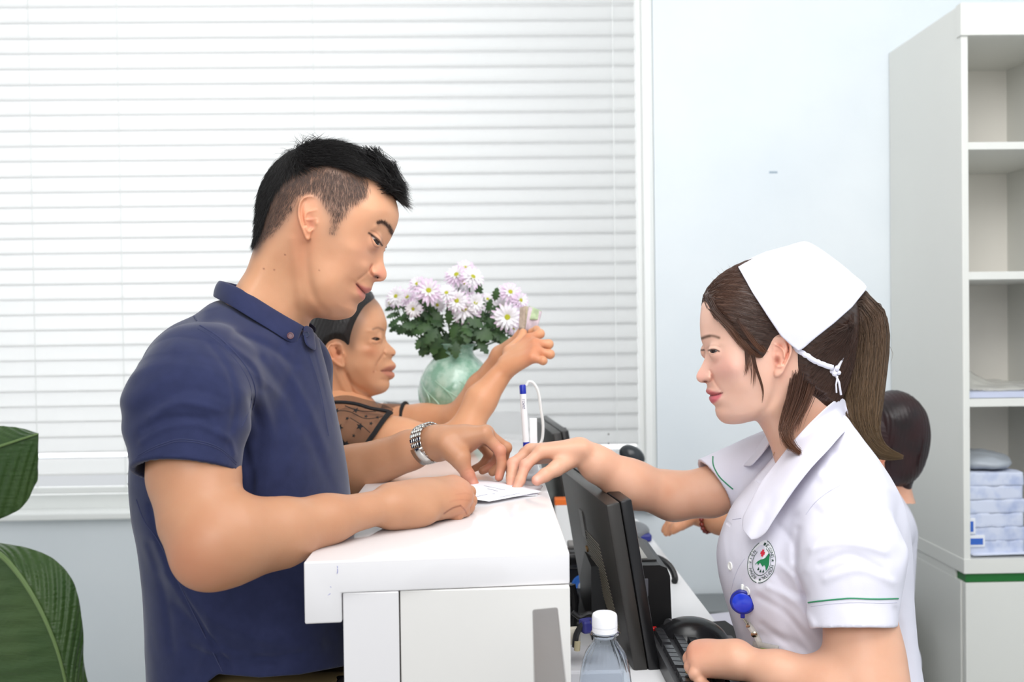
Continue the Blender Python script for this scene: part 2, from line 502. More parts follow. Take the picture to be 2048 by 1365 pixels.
def drape_tube(mb, bv, pl, r, off=None, n=6, dense=6, taper=False):
    pts = catmull(pl, False, dense) if len(pl) > 2 else np.linspace(pl[0], pl[1], 8)
    out = []
    for q in pts:
        h = drape(bv, q[0], q[1], r*0.3 if off is None else off)
        if h is None: continue
        if out and np.linalg.norm(out[-1]-h[0]) > .03: continue
        out.append(h[0])
    if len(out) > 2:
        o2 = [out[0]]+[(out[i-1]+2*out[i]+out[i+1])/4 for i in range(1, len(out)-1)]+[out[-1]]
        rr = r if not taper else [r*(.35+.65*math.sin(math.pi*i/(len(o2)-1))) for i in range(len(o2))]
        mb.tube(o2, rr, n)
    return out
def strands(S, name, m, parent, r=0.0004, n=3, tip=0.10):
    "S: list of (k,3) point arrays of equal length -> ONE mesh of thin tapered hairs"
    S = np.asarray(S, float); N, K, _ = S.shape
    T = np.gradient(S, axis=1); T /= (np.linalg.norm(T, axis=2, keepdims=True)+1e-9)
    ref = np.random.normal(size=(N, 1, 3)); u = np.cross(T, ref); u /= (np.linalg.norm(u, axis=2, keepdims=True)+1e-9); w = np.cross(T, u)
    rr = r*(np.minimum(1, np.linspace(0.8, 1.2, K))*np.clip(np.linspace(1, 0, K)*2.2, tip, 1))[None, :, None]*np.random.uniform(.7, 1.3, (N, 1, 1))
    V = np.stack([S+rr*(math.cos(2*math.pi*k/n)*u+math.sin(2*math.pi*k/n)*w) for k in range(n)], 2)   # N,K,n,3
    idx = np.arange(N*K*n).reshape(N, K, n)
    a = idx[:, :-1, :]; b = np.roll(a, -1, 2); c = idx[:, 1:, :]; d = np.roll(c, -1, 2)
    F = np.stack([a, b, d, c], -1).reshape(-1, 4)
    return mesh_obj(name, V.reshape(-1, 3), F, m, parent)

class EarRelief:
    "an ear: closed outline in picture px, tilted away from the head, with rim and inner folds"
    def __init__(s, F, outline, w, side, back, tilt=13.0, base=3.0, folds=(), thick=7.0, rim=3.2):
        s.F = F; s.sd = side; pl = catmull(outline, True, 6)
        x0, y0 = pl.min(0)-14; x1, y1 = pl.max(0)+14; s.x0, s.y0, s.step = x0, y0, .5
        X, Y = np.meshgrid(np.arange(x0, x1, .5), np.arange(y0, y1, .5), indexing='ij')
        d = poly_sd(pl, X, Y); d = gblur(d, 1.0); s.d = d
        (ax, ay), (bx, by) = back      # line from the front root to the rear rim: tilt grows along it
        t = np.clip(((X-ax)*(bx-ax)+(Y-ay)*(by-ay))/((bx-ax)**2+(by-ay)**2), 0, 1)
        H = w+base+tilt*t**.8+rim*np.exp(-((d-3.2)/2.6)**2)*(.35+.65*t)
        for f in folds: H = H+f(X, Y)
        s.H = gblur(H, .8); s.T = w+base+tilt*t**.8-thick; s.w = w
        s.g = np.gradient(s.H, .5)
    def sm(s, A, u, v):
        a = np.clip((u-s.x0)/s.step, 0, A.shape[0]-1.001); b = np.clip((v-s.y0)/s.step, 0, A.shape[1]-1.001)
        i = a.astype(int); j = b.astype(int); fa = a-i; fb = b-j
        return A[i, j]*(1-fa)*(1-fb)+A[i+1, j]*fa*(1-fb)+A[i, j+1]*(1-fa)*fb+A[i+1, j+1]*fa*fb
    def __call__(s, p):
        u, v, l = s.F.pic(p); l = s.sd*l
        uc = np.clip(u, s.x0, s.x0+s.step*(s.d.shape[0]-1)); vc = np.clip(v, s.y0, s.y0+s.step*(s.d.shape[1]-1))
        out = np.hypot(u-uc, v-vc)
        d = s.sm(s.d, u, v); H = s.sm(s.H, u, v); T = s.sm(s.T, u, v)
        gs = np.sqrt(1+s.sm(s.g[0], u, v)**2+s.sm(s.g[1], u, v)**2)
        a = (l-H)/gs; b = (T-l)
        f = smax(smax(a, -d, 3.5), b, 3.0)
        return (f+out)/s.F.sc
# ================================================================ the room
M_wall = mat('wall_paint', (228, 234, 238), .75, spec=.3, noise=(3, (222, 229, 234), .35, .7))
M_white = mat('white_paint', (240, 242, 240), .45)
M_blind = mat('blind_slat', (245, 246, 245), .5, translucent=(.62, (252, 252, 252)))
M_floor = mat('floor_tile', (205, 205, 200), .25, noise=(2, (190, 190, 186), .4, .6))
M_gloss = mat('white_lacquer', (226, 224, 226), .12, spec=.6, coat=.4)
M_end = mat('warm_white_laminate', (224, 222, 219), .35)
M_seam = mat('seam_dark', (70, 66, 62), .8)
M_cab = mat('cabinet_laminate', (228, 228, 222), .4, noise=(1.2, (222, 222, 217), .3, .7))
M_green = mat('green_trim', (22, 105, 40), .4)
M_black = mat('black_plastic', (24, 24, 26), .42)
M_dark = mat('dark_grey_plastic', (52, 52, 54), .38)
M_grey = mat('grey_plastic', (128, 126, 124), .45)
YW = 3.0
def S(mb, name, m, sm=False): return mb.build(name, m, None, smooth=sm, kind='structure')
S(MB().span((-3.2, -1.2, -.06), (2.6, YW+.12, 0)), 'floor', M_floor)
wb = MB()
wb.span((-3.2, YW, 0), (.502, YW+.12, .737)); wb.span((.502, YW, 0), (.851, YW+.12, 3.0))
wb.span((.851, YW+.003, 0), (2.6, YW+.12, 3.0)); wb.span((-3.2, YW, 2.72), (.502, YW+.12, 3.0))
S(wb, 'wall_back', M_wall)
S(MB().span((2.0, -1.2, 0), (2.1, YW, 3.0)), 'wall_right', M_wall)
S(MB().span((-3.2, -1.2, 3.0), (2.6, YW+.12, 3.06)), 'ceiling', M_white)
S(MB().span((-3.2, YW-.012, 0), (2.0, YW, .09), .003), 'baseboard_back', M_white)
# window: frame, sill and glass
wf = MB(); wf.span((.452, YW+.01, .737), (.502, YW+.1, 2.72), .003); wf.span((-3.2, YW+.05, .737), (.46, YW+.1, .80), .003)
wf.span((.466, YW-.012, .72), (.490, YW+.01, 2.74), .004)
for x in (-2.2, ): wf.span((x-.022, YW+.06, .8), (x+.022, YW+.1, 2.72), .003)
S(wf, 'window_1', M_white)
S(MB().span((-3.2, YW-.035, .737), (.500, YW+.05, .758), .005), 'trim_1', M_white)
M_glass = mat('window_glass', (255, 255, 255), .0, trans=1.0, ior=1.05)
g = MB().span((-3.19, YW+.078, .80), (.45, YW+.082, 2.72)).build('window_pane', M_glass, bpy.data.objects['window_1'])
# far daylight wall outside (a sunlit pale facade across the yard)
M_out = bpy.data.materials.new('daylight'); M_out.use_nodes = True
bn = M_out.node_tree.nodes['Principled BSDF']; bn.inputs['Base Color'].default_value = lin((240, 245, 250))
# blind
bl = empty('venetian_blind', (-.85, YW+.02, 2.66), 'white horizontal slat blind covering the window behind the people', 'blind')
sl = MB(); z0 = 2.64; pitch = .0458; k = 0; zs = []
zb = P(150, 905, YW+.01)[2]
i0 = 0
zz = zb+.0458*.5
zlist = []
while zz < 2.66: zlist.append((zz, .93 + (0.05*math.sin(len(zlist)*1.9)))); zz += .0458
zlist = [(zb-.020-.0458+.020, .80), (zb-.026-.0458-.0, .85)][:1]+zlist
for z, tilt in zlist:
    a = tilt*1.40; w = .0262; ca, sa = math.cos(a), math.sin(a); n = 6; V = []; F = []
    for j in range(n+1):
        t = -1+2*j/n; b = .0035*(1-t*t)
        y = YW+.018-(t*w*ca)+b*sa; zc = z+t*w*sa+b*ca
        y = YW+.018+(t*w*ca)-b*sa; zc = z+t*w*sa+b*ca*.5
        V += [(-3.0, y, zc), (.448, y, zc)]
    for j in range(n): F.append((2*j, 2*j+1, 2*j+3, 2*j+2))
    sl.add(V, F)
slo = sl.build('slats', M_blind, bl, smooth=True)
md = slo.modifiers.new('th', 'SOLIDIFY'); md.thickness = .0006
MB().span((-3.0, YW+.002, 2.655), (.448, YW+.045, 2.70), .003).build('head_rail', M_white, bl)
zr = P(150, 982, YW+.01)[2]
MB().span((-3.0, YW+.008, zr-.009), (.448, YW+.030, zr+.011), .004).build('bottom_rail', M_white, bl)
for px in (76, 252, 640, 1234):
    x = P(px, 900, YW)[0]
    t = MB().tube([(x, YW-.006, 2.66), (x, YW-.006, zr)], .0012, 6); t.build('ladder_cord', M_white, bl, smooth=True)
M_clip = mat('clip_brown', (90, 84, 76), .6)
for px, ys in ((257, (895, 913, 948, 969)), (1217, (869, 888))):
    for y in ys:
        q = P(px, y, YW-.008); MB().box(q, (.004, .004, .006), None, .001, 1).build('cord_clip', M_clip, bl)
# small grey mark on the wall
q = P(1545, 345, YW+.004)
tag(MB().box(q, (.030, .004, .006), None, .001, 1).build('wall_hook', mat('hook_grey', (150, 168, 182), .5)), 'small grey dash shaped hook on the pale blue wall', 'hook')
# ---------------------------------------------------------------- reception counter
ZC = 1.04
A0 = Pz(607, 1125, ZC); A1 = Pz(1139, 1105, ZC)
XL, XR = A0[0], A1[0]; YN = (A0[1]+A1[1])/2
ct = empty('reception_counter', ((XL+XR)/2, YN+.9, 0), 'glossy white reception counter the man leans his arms on', 'counter')
yl, yr = A0[1], A1[1]
def yy(x): return yl+(yr-yl)*(x-XL)/(XR-XL)
def prof_ext(mb, prof, y1, bev):
    bm = bmesh.new(); n = len(prof)
    v0 = [bm.verts.new((x, yy(x), z)) for x, z in prof]; v1 = [bm.verts.new((x, y1, z)) for x, z in prof]
    bm.faces.new(v0); bm.faces.new(v1[::-1])
    for i in range(n): bm.faces.new((v0[(i+1) % n], v0[i], v1[i], v1[(i+1) % n]))
    bmesh.ops.recalc_face_normals(bm, faces=list(bm.faces))
    bmesh.ops.bevel(bm, geom=list(bm.edges), offset=bev, segments=3, profile=.5, affect='EDGES')
    bm.verts.index_update(); mb.add([tuple(v.co) for v in bm.verts], [[v.index for v in f.verts] for f in bm.faces]); bm.free()
xp = XL+.0405; zs_ = ZC-.0365; zl = P(610, 1250, yl)[2]
t = MB(); prof_ext(t, [(XL, ZC), (XR, ZC), (XR, zs_), (xp, zs_), (xp, zl), (XL, zl)], YW-.03, .0022)
t.build('worktop', M_gloss, ct, smooth=True)
xs = P(799, 1200, YN)[0]
MB().span((xp+.001, yy(xp)+.004, 0), (xs-.0006, YW-.03, zs_-.0004), .001).build('front_panel', M_gloss, ct)
MB().span((xs+.0006, yy(xs)+.004, 0), (XR-.001, YW-.03, zs_-.0006), .001).build('end_panel', M_end, ct)
MB().span((xs-.002, yy(xs)+.006, .02), (xs+.002, YW-.1, zs_-.002)).build('dark_seam', M_seam, ct)
ink = MB(); rs = random.Random(3)
for (px, py, dx, dy) in [(675, 1139, -1, 9), (674, 1133, 1, 4), (655, 1192, 6, -4), (652, 1197, 4, -2), (625, 1214, 3, 5), (629, 1222, 4, -3), (647, 1231, 6, 4), (628, 1217, -3, 3), (648, 1162, 3, -3), (660, 1174, 2, 2)]:
    a = P(px, py, yl-.0001+(yr-yl)*.1); b = P(px+dx, py+dy, yl-.0001+(yr-yl)*.1)
    ink.tube([a, (a+b)/2+np.array([.0004, 0, .0003]), b], .00028, 5)
ink.build('ink_marks', mat('blue_ink', (110, 112, 190), .6), ct)
# ---------------------------------------------------------------- work desk behind the counter
ZD = .77
dk = empty('work_desk', (.24, 1.9, 0), 'low white desk behind the counter under the monitors', 'desk')
def desk_poly():
    x0, x1, y0, y1, r = XR+.002, .392, .75, 2.74, .10
    pts = [(x0, y0), (x1, y0)]
    for i in range(9):
        a = i/8*math.pi/2; pts.append((x1-r+r*math.cos(a), y1-r+r*math.sin(a)))
    pts.append((x0, y1)); return pts
pl_ = desk_poly()
bm = bmesh.new(); vs = [bm.verts.new((x, y, ZD)) for x, y in pl_]; f = bm.faces.new(vs)
r_ = bmesh.ops.extrude_face_region(bm, geom=[f]); 
for v in [e for e in r_['geom'] if isinstance(e, bmesh.types.BMVert)]: v.co.z -= .025
bmesh.ops.recalc_face_normals(bm, faces=list(bm.faces)); bm.verts.index_update()
t = MB().add([tuple(v.co) for v in bm.verts], [[v.index for v in f.verts] for f in bm.faces]); bm.free()
t.build('desktop', mat('desk_white', (236, 236, 238), .35), dk)
MB().span((XR+.003, .8, .0), (XR+.02, 2.7, ZD-.026), .001).build('back_panel', M_white, dk)
for y in (.8, 2.55): MB().span((XR+.02, y, 0), (.36, y+.025, ZD-.026), .001).build('leg', M_white, dk)
# ---------------------------------------------------------------- tall cabinet
YC = 2.54
cxl = P(1925, 600, YC)[0]; xr_ = 1.585; ztop = P(1925, 8, YC)[2]
def cz(y): return P(1935, y, YC)[2]
cb = empty('shelf_cabinet', ((cxl+xr_)/2, 2.77, 0), 'tall cream cabinet with open shelves and a green band against the wall', 'cabinet')
zb_ = cz(1148)
c = MB(); c.span((cxl, YC, zb_), (cxl+.0175, YW+.0, ztop), .001); c.build('side_panel', M_cab, cb)
MB().span((xr_-.0175, YC, zb_), (xr_, YW+.0, ztop), .001).build('side_panel', M_cab, cb)
MB().span((cxl+.0175, YW-.02, zb_), (xr_-.0175, YW-.002, ztop-.002)).build('back_panel', mat('cabinet_back', (242, 238, 230), .5), cb)
MB().span((cxl-.004, YC-.008, cz(72)), (xr_, YC+.02, ztop+.001), .001).build('header_board', M_cab, cb)
MB().span((cxl+.0175, YC+.02, cz(72)+.02), (xr_-.0175, YW-.02, ztop-.002)).build('top_board', M_cab, cb)
for a, b in ((284, 299), (544, 560), (799, 815)):
    MB().span((cxl+.0178, YC+.004, cz(b)), (xr_-.0178, YW-.021, cz(a)), .001).build('shelf', M_cab, cb)
MB().span((cxl-.002, YC-.004, cz(1148)), (xr_, YW-.021, cz(1119)), .001).build('bottom_board', M_cab, cb)
MB().span((cxl+.006, YC+.004, cz(1166)), (xr_, YC+.05, cz(1149)), .0).build('green_band', M_green, cb)
lw = MB().span((cxl, YC+.02, 0), (xr_, YW, cz(1166)), .001).span((cxl+.0005, YC+.051, cz(1166)-.001), (xr_, YW, zb_-.0003)).build('lower_carcass', M_cab, cb)
dr = MB().span((cxl+.004, YC+.0, .06), (xr_-.004, YC+.018, cz(1167)), .0015).build('door', M_cab, cb)
q = PX(2019, 123, xr_-.0176); MB().lathe([(0, 0), (.0035, 0), (.0035, .001), (0, .0012)], q, 12, _rot('Y', -math.pi/2)).build('screw_hole', mat('hole', (90, 85, 80), .6), cb)
# low box of pale boards by the back wall
q0 = P(1400, 1236, 2.9); q1 = P(1470, 1236, 2.9)
lb = empty('storage_chest', (q0[0]+.2, 2.8, 0), 'low white chest with a dark rim standing below the back wall', 'chest')
MB().span((q0[0]-.15, 2.72, .09), (q0[0]+.55, 2.98, q0[2]-.0), .004).build('body', M_white, lb)
MB().span((q0[0]-.16, 2.71, q0[2]), (q0[0]+.56, 2.985, q0[2]+.022), .004).build('rim', M_black, lb)
MB().span((q0[0]-.16, 2.80, q0[2]+.022), (q0[0]+.56, 2.985, q0[2]+.048), .004).build('lid', mat('lid_grey', (128, 132, 134), .5), lb)
# ================================================================ shared skin helpers
CU, CD, CL = RC[:, 0], -RC[:, 1], RC[:, 2]
def depth_of(p): return float(-(RC.T @ (np.asarray(p)-CAM))[2])
class Fr:
    "picture-parallel frame through the ray (px,py) at depth Y: (u,v,l) = picture px, l towards the camera in the same unit"
    def __init__(s, px, py, Y):
        s.c = (px, py); s.C = P(px, py, Y); s.sc = FPX/depth_of(s.C)
    def __call__(s, u, v, l=0.0):
        k = 1-abs(l)/FPX; u = 1024+(u-1024)*k; v = 682.5+(v-682.5)*k
        return s.C+CU*((u-s.c[0])/s.sc)+CD*((v-s.c[1])/s.sc)+CL*(l/s.sc)
    def pic(s, p):
        q = p-s.C; l = q @ CL*s.sc; k = 1-np.minimum(np.abs(l), 400)/FPX
        return 1024+(q @ CU*s.sc+s.c[0]-1024)/k, 682.5+(q @ CD*s.sc+s.c[1]-682.5)/k, l
    def box(s, u0, v0, u1, v1, ya, yb, m=.02):
        c = np.array([s(u, v, 0) for u in (u0, u1) for v in (v0, v1)]); lo = c.min(0)-m; hi = c.max(0)+m; lo[1] = ya; hi[1] = yb; return lo, hi
    def rel(s, *a, **k): return Relief(*a, C=s.C, c0=s.c, scale=s.sc, U=CU, D=CD, L=CL, **k)
def skin_mat(name, n2=(246, 236, 230), rough=.42):
    m = mat(name, (255, 255, 255), rough, sss=.18, attr='col', noise=(26, n2, .3, .9), bump=(420, .12, .0006), spec=.42)
    return m
def paint(base, items, u, v, l):
    "items: (kind, data, width, rgb, strength, minl) blended over the base colour, sRGB in, linear out"
    c = np.tile(np.array(base, float), (len(u), 1))
    for it in items:
        kind, data, w, rgb, a = it[:5]
        if kind == 'g': d = np.hypot((u-data[0])/data[2], (v-data[1])/data[3]); m = a*np.exp(-d*d)
        elif kind == 's':
            pl = catmull(data, False, 5) if len(data) > 2 else np.asarray(data, float); d = seg_d(pl, u, v); m = a*np.exp(-(d/w)**2)
        elif kind == 'p':
            pl = catmull(data, True, 4); d = poly_sd(pl, u, v); m = a/(1+np.exp(-np.clip(d/w, -30, 30)))
        if len(it) > 5: m = m*(np.abs(l) > it[5])
        c += m[:, None]*(np.array(rgb, float)-c)
    c = np.clip(c/255, 0, 1); return np.where(c <= .04045, c/12.92, ((c+.055)/1.055)**2.4)
def eye_geo(name, F, c, r, look, parent, iris=(40, 26, 20), s=1):
    "eyeball with a painted iris facing look (world dir)"
    look = np.asarray(look, float)/np.linalg.norm(look); ctr = F(*c); R = r/F.sc
    M = frame(look, CU if abs(look @ CU) < .9 else CD)
    V = []; Fc = []; C = []; nu, nv = 24, 32
    for i in range(nu+1):
        a = math.pi*i/nu
        for k in range(nv):
            b = 2*math.pi*k/nv
            p = np.array([math.cos(a), math.sin(a)*math.cos(b), math.sin(a)*math.sin(b)])
            V.append(ctr+M @ p*R*(1.0 if a > .5 else 1.0+.05*(1-(a/.5)**2)))
            C.append(lin((12, 8, 8))[:3] if a < .24 else lin(iris)[:3] if a < .56 else lin((186, 168, 158))[:3])  # eye white greyed: lid shadow is put into its colour
    for i in range(nu):
        for k in range(nv): Fc.append((i*nv+k, i*nv+(k+1) % nv, (i+1)*nv+(k+1) % nv, (i+1)*nv+k))
    return mesh_obj(name, V, Fc, M_eye, parent, col=np.array(C))
M_eye = mat('eye_surface', (255, 255, 255), .12, attr='col', spec=.6)
def vn_of(V, F):
    n = np.zeros_like(V); a = V[F[:, 0]]; b = V[F[:, 1]]; c = V[F[:, 2]]; d = V[F[:, 3]]
    fn = np.cross(c-a, d-b)
    for k in range(4): np.add.at(n, F[:, k], fn)
    return n/(np.linalg.norm(n, axis=1, keepdims=True)+1e-12)
def grow(field, roots, d0, flow, length, K=8, gap=0.0008, pull=.35, jitter=.12, drop=0.0, lift=None):
    "grow strands from roots; flow(p)->unit dirs; stays gap above field"
    N = len(roots); Pn = roots.copy(); D = d0.copy(); out = [Pn.copy()]
    J = np.random.normal(size=(N, 3))*jitter
    L = (np.asarray(length)*np.ones(N))[:, None]/(K-1)
    for k in range(K-1):
        fl = flow(Pn)+J; fl[:, 2] -= drop*k/K
        D = D*(1-pull)+fl*pull; D /= (np.linalg.norm(D, axis=1, keepdims=True)+1e-9)
        Pn = Pn+D*L
        f = fe(field, Pn); g = grad(field, Pn, .0008); g /= (np.linalg.norm(g, axis=1, keepdims=True)+1e-9)
        gp = gap if lift is None else lift*(k+1)/K
        pen = np.maximum(gp-f, 0)[:, None]; Pn = Pn+g*pen
        out.append(Pn.copy())
    return np.stack(out, 1)
def eye_cut(F, tri, lo, hi):
    pl = np.array(tri, float)
    def f(p):
        u, v, l = F.pic(p); l = np.abs(l)
        d = -poly_sd(pl, u, v); return np.maximum(d, np.maximum(lo-l, l-hi))/F.sc
    return Fn(f)
def M(u, v, Y): return P(u, v, Y)
def limb(pts, k=.02):
    "pts: (point, radius)"
    return [(Cone(pts[i][0], pts[i+1][0], pts[i][1], pts[i+1][1]), k, 'u') for i in range(len(pts)-1)]
def hand(wr, mcps, fingers, thumb, rw=.022, pk=.010, palm_r=.0125, up=(0, 0, 1), fk=.0035):
    """wr: wrist point; mcps: 4 knuckles (index..little); fingers: per finger [PIP, DIP, TIP]; thumb: [CMC, MCP, IP, TIP]"""
    o = []; wr = np.asarray(wr, float)
    w2 = [wr+(np.asarray(m)-np.mean(mcps, 0))*.45 for m in mcps]
    for i, m in enumerate(mcps): o.append((Cone(w2[i], m, palm_r*1.12, palm_r*(.92 if i < 3 else .86)), pk, 'u'))
    for i in range(3):
        o.append((Cone((w2[i]+w2[i+1])/2, (np.asarray(mcps[i])+mcps[i+1])/2-np.asarray(up)*.002, palm_r, palm_r*.8), pk, 'u'))
    fr = [.0088, .0090, .0085, .0076]
    for i, (m, f) in enumerate(zip(mcps, fingers)):
        ch = [np.asarray(m, float)]+[np.asarray(q, float) for q in f]; r = fr[i]; rs_ = [r*1.08, r*1.0, r*.90, r*.78]
        for j in range(3): o.append((Cone(ch[j], ch[j+1], rs_[j], rs_[j+1]), fk if j else .006, 'u'))
        o.append((Ell(ch[1], (r*1.06,)*3), .003, 'u'))
    t = [np.asarray(q, float) for q in thumb]
    for j, (a, b) in enumerate(((.0155, .0125), (.0122, .0103), (.0105, .0086))): o.append((Cone(t[j], t[j+1], a, b), .010 if j == 0 else .004, 'u'))
    return o
def arm_surf(ops, pts, h, pad=.075):
    a = np.array(pts); return surf(Field(ops), a.min(0)-pad, a.max(0)+pad, h)
def join(parts):
    V = []; F = []; n = 0
    for v, f in parts: V.append(v); F.append(f+n); n += len(v)
    return np.concatenate(V), np.concatenate(F)
def arm_paint(V, base, spots):
    c = np.tile(np.array(base, float), (len(V), 1))
    for (pt, r, rgb, a) in spots:
        d = np.linalg.norm(V-np.asarray(pt), axis=1)/r; c += (a*np.exp(-d*d))[:, None]*(np.array(rgb, float)-c)
    c = np.clip(c/255, 0, 1); return np.where(c <= .04045, c/12.92, ((c+.055)/1.055)**2.4)
def roots_in(V, F_, poly, n, Fr_, jitter=0, minl=None, vn=None):
    u, v, l_ = Fr_.pic(V)
    s_ = poly_sd(np.array(poly, float), u, v) > 0
    ii = np.flatnonzero(s_); ii = np.random.choice(ii, n); return V[ii]+np.random.normal(size=(n, 3))*.0007, vn[ii], u[ii], v[ii]
def tuft(F, root, tips, n, spread, r_, K=8, curl=.2):
    S_ = []
    for i in range(n):
        a = np.asarray(root(i)); b = np.asarray(tips(i)); c = (a+b)/2+np.random.normal(size=3)*spread; t = np.linspace(0, 1, K)[:, None]
        S_.append((1-t)**2*a+2*t*(1-t)*c+t*t*b)
    return S_
rnd = np.random.uniform
def button(pos, nrm, r, m, parent, name='button'):
    R = frame(np.cross(nrm, CD), nrm); mb = MB()
    mb.lathe([(0, .0006), (r*.55, .0006), (r*.62, .0011), (r*.9, .0013), (r, .0006), (r, -.0004), (0, -.0004)], pos, 20, R)
    return mb.build(name, m, parent, smooth=True)
# ================================================================ man at the counter
FM = Fr(650, 450, 1.42)
man_out = [(796, 418), (797.5, 432), (795, 446), (790.5, 458), (786, 468), (779, 482), (772, 493), (767.6, 503), (766.5, 515), (767.5, 526), (770, 535),
 (773, 545), (772.8, 554), (769, 560), (763, 563.2), (755.8, 563.6), (748.5, 564.6), (745.5, 570.5), (743.8, 576), (742, 581), (737, 585.5), (731.5, 588), (730.3, 592),
 (729, 597), (725, 602), (719.5, 605.5), (715.5, 609.5), (713.6, 615), (712, 622), (707, 629.5), (700, 635), (686, 639), (668, 640.5), (648, 638), (634, 636), (622, 640),
 (616, 652), (622, 676), (636, 706), (600, 740), (500, 740), (438, 690), (442, 620), (468, 588), (486, 560), (498, 540), (507, 515), (513, 495), (518, 470), (520, 440), (522, 405),
 (531, 368), (548, 337), (574, 312), (608, 296), (648, 290), (690, 296), (726, 314), (756, 340), (778, 368), (790, 396)]
W = [(600, 340, 92), (640, 400, 106), (585, 400, 104), (700, 380, 97), (745, 390, 84), (775, 410, 70), (650, 330, 94), (570, 460, 96), (560, 350, 92), (705, 330, 86), (745, 345, 72),
 (700, 480, 93), (735, 462, 80), (744, 472, 68), (758, 440, 74), (776, 440, 58), (752, 490, 52), (764, 478, 44), (772, 486, 26), (760, 500, 30), (765, 512, 15), (756, 515, 22), (742, 515, 46), (740, 535, 40), (747, 541, 25), (755, 548, 25),
 (766, 550, 15), (765, 530, 15), (752, 530, 20), (728, 520, 58), (710, 520, 76), (680, 555, 80), (716, 556, 50), (745, 566, 20), (737, 577, 22), (718, 570, 36), (728, 590, 24), (715, 598, 32), (705, 615, 34), (690, 600, 54), (680, 628, 44),
 (625, 560, 84), (650, 600, 74), (665, 620, 58), (636, 480, 95), (660, 520, 88), (620, 520, 87), (600, 560, 74), (560, 520, 80), (540, 570, 76), (600, 620, 60), (520, 600, 84), (570, 680, 70), (500, 650, 92), (460, 650, 100), (620, 660, 52), (625, 610, 72)]
Rm = [(640, 300, 95), (560, 340, 95), (525, 420, 90), (520, 490, 60), (720, 330, 85), (775, 380, 70), (790, 430, 48), (780, 470, 34), (766, 505, 12), (768, 530, 11), (770, 552, 12), (756, 560, 9), (744, 572, 14), (735, 585, 11),
 (727, 598, 11), (716, 610, 16), (705, 628, 26), (680, 638, 30), (650, 636, 24), (620, 645, 34), (630, 690, 40), (500, 550, 55), (470, 600, 60), (620, 450, 100), (540, 700, 60), (700, 540, 60)]
det = [gb(772, 455, 12, 7, 3.0, -.9), gb(757, 452, 16, 6, 4.0, -.6), gb(752, 470, 12, 7, -3.5, .7),        # brow ridge, socket
       gb(709, 500, 22, 14, 3.0, .5), gb(730, 540, 10, 20, 2.0), st([(742, 533), (733, 545), (724, 553), (716, 560)], 3.2, -3.2), # cheekbone, smile fold
       st([(743, 530), (740.5, 537), (741, 545), (744, 550)], 2.6, -6), gb(750, 545, 8.0, 8.5, 8.0, .5), gb(757, 556.5, 5, 2.6, -6, .3),   # alar, nostril
       st([(712.5, 568.5), (721, 578), (732, 589)], 1.5, -7.5), gb(728, 577, 11, 5, 3.2, .8), gb(721, 590, 10, 4.5, 4.2, .85), gb(711, 566, 4, 4, -2.5),
       gb(713, 606, 10, 5, -3.0, .6), gb(700, 622, 12, 12, 3.0),
       st([(612, 490), (614, 540), (628, 596), (652, 626)], 9, -3.0), st([(585, 480), (594, 560), (607, 640)], 9, 2.0),
       gb(655, 575, 30, 22, 2.5)]
head = FM.rel(man_out, W, Rm, sm=14, blur=1.3, details=det)
hw = 100
ops = [(head, 0, 'u')]
EYE_C = (743, 482, 44); EYE_R = 17.2
for sd in (1, -1):
    ops.append((Ell(FM(EYE_C[0], EYE_C[1], sd*EYE_C[2]), [18.8/FM.sc]*3), .006, 'u'))
man_eye = catmull([(741, 469), (749, 475.3), (756.5, 482.3), (760.8, 489.5), (756.8, 491), (752, 487), (746, 478)], True, 4)
ops.append((eye_cut(FM, man_eye, 40, 90), .0008, 's'))
EO = [(640, 432), (643, 413), (639, 399), (628, 391.5), (613, 391), (601, 399), (595.5, 413), (594.5, 430), (598, 446), (604, 462), (609, 475), (614.5, 481.5), (620, 478), (622, 468), (627, 460), (634, 452), (638, 443)]
EF = [gb(621, 409, 10, 9, -4.5, .3), st([(609, 402), (604, 415), (604, 432), (609, 450)], 3.0, -3.5), st([(610, 448), (610, 432), (616, 424), (632, 420)], 3.2, 3.2),
      gb(625, 434, 6, 5, -5), st([(614, 440), (622, 440), (632, 438)], 2.2, 2.2), gb(624, 450, 6, 7, -9.5), gb(634, 447, 4, 6, 4.0), gb(613, 474, 6, 7, -1.5), st([(611, 455), (617, 463), (624, 462)], 3, 2.0)]
for sd in (1, -1): ops.append((EarRelief(FM, EO, 94, sd, ((642, 430), (595, 425)), 15, 3, EF), .0035, 'u'))
ops.append((Ell(FM(753, 554.5, 12), (4.2/FM.sc, 2.8/FM.sc, 6/FM.sc), np.stack([CU, CD, CL], 1)), .0012, 's'))
ops.append((Ell(FM(753, 554.5, -12), (4.2/FM.sc, 2.8/FM.sc, 6/FM.sc), np.stack([CU, CD, CL], 1)), .0012, 's'))
MAN_HEAD = ops
# --- arms and hands (picture px, depth)
zc = ZC
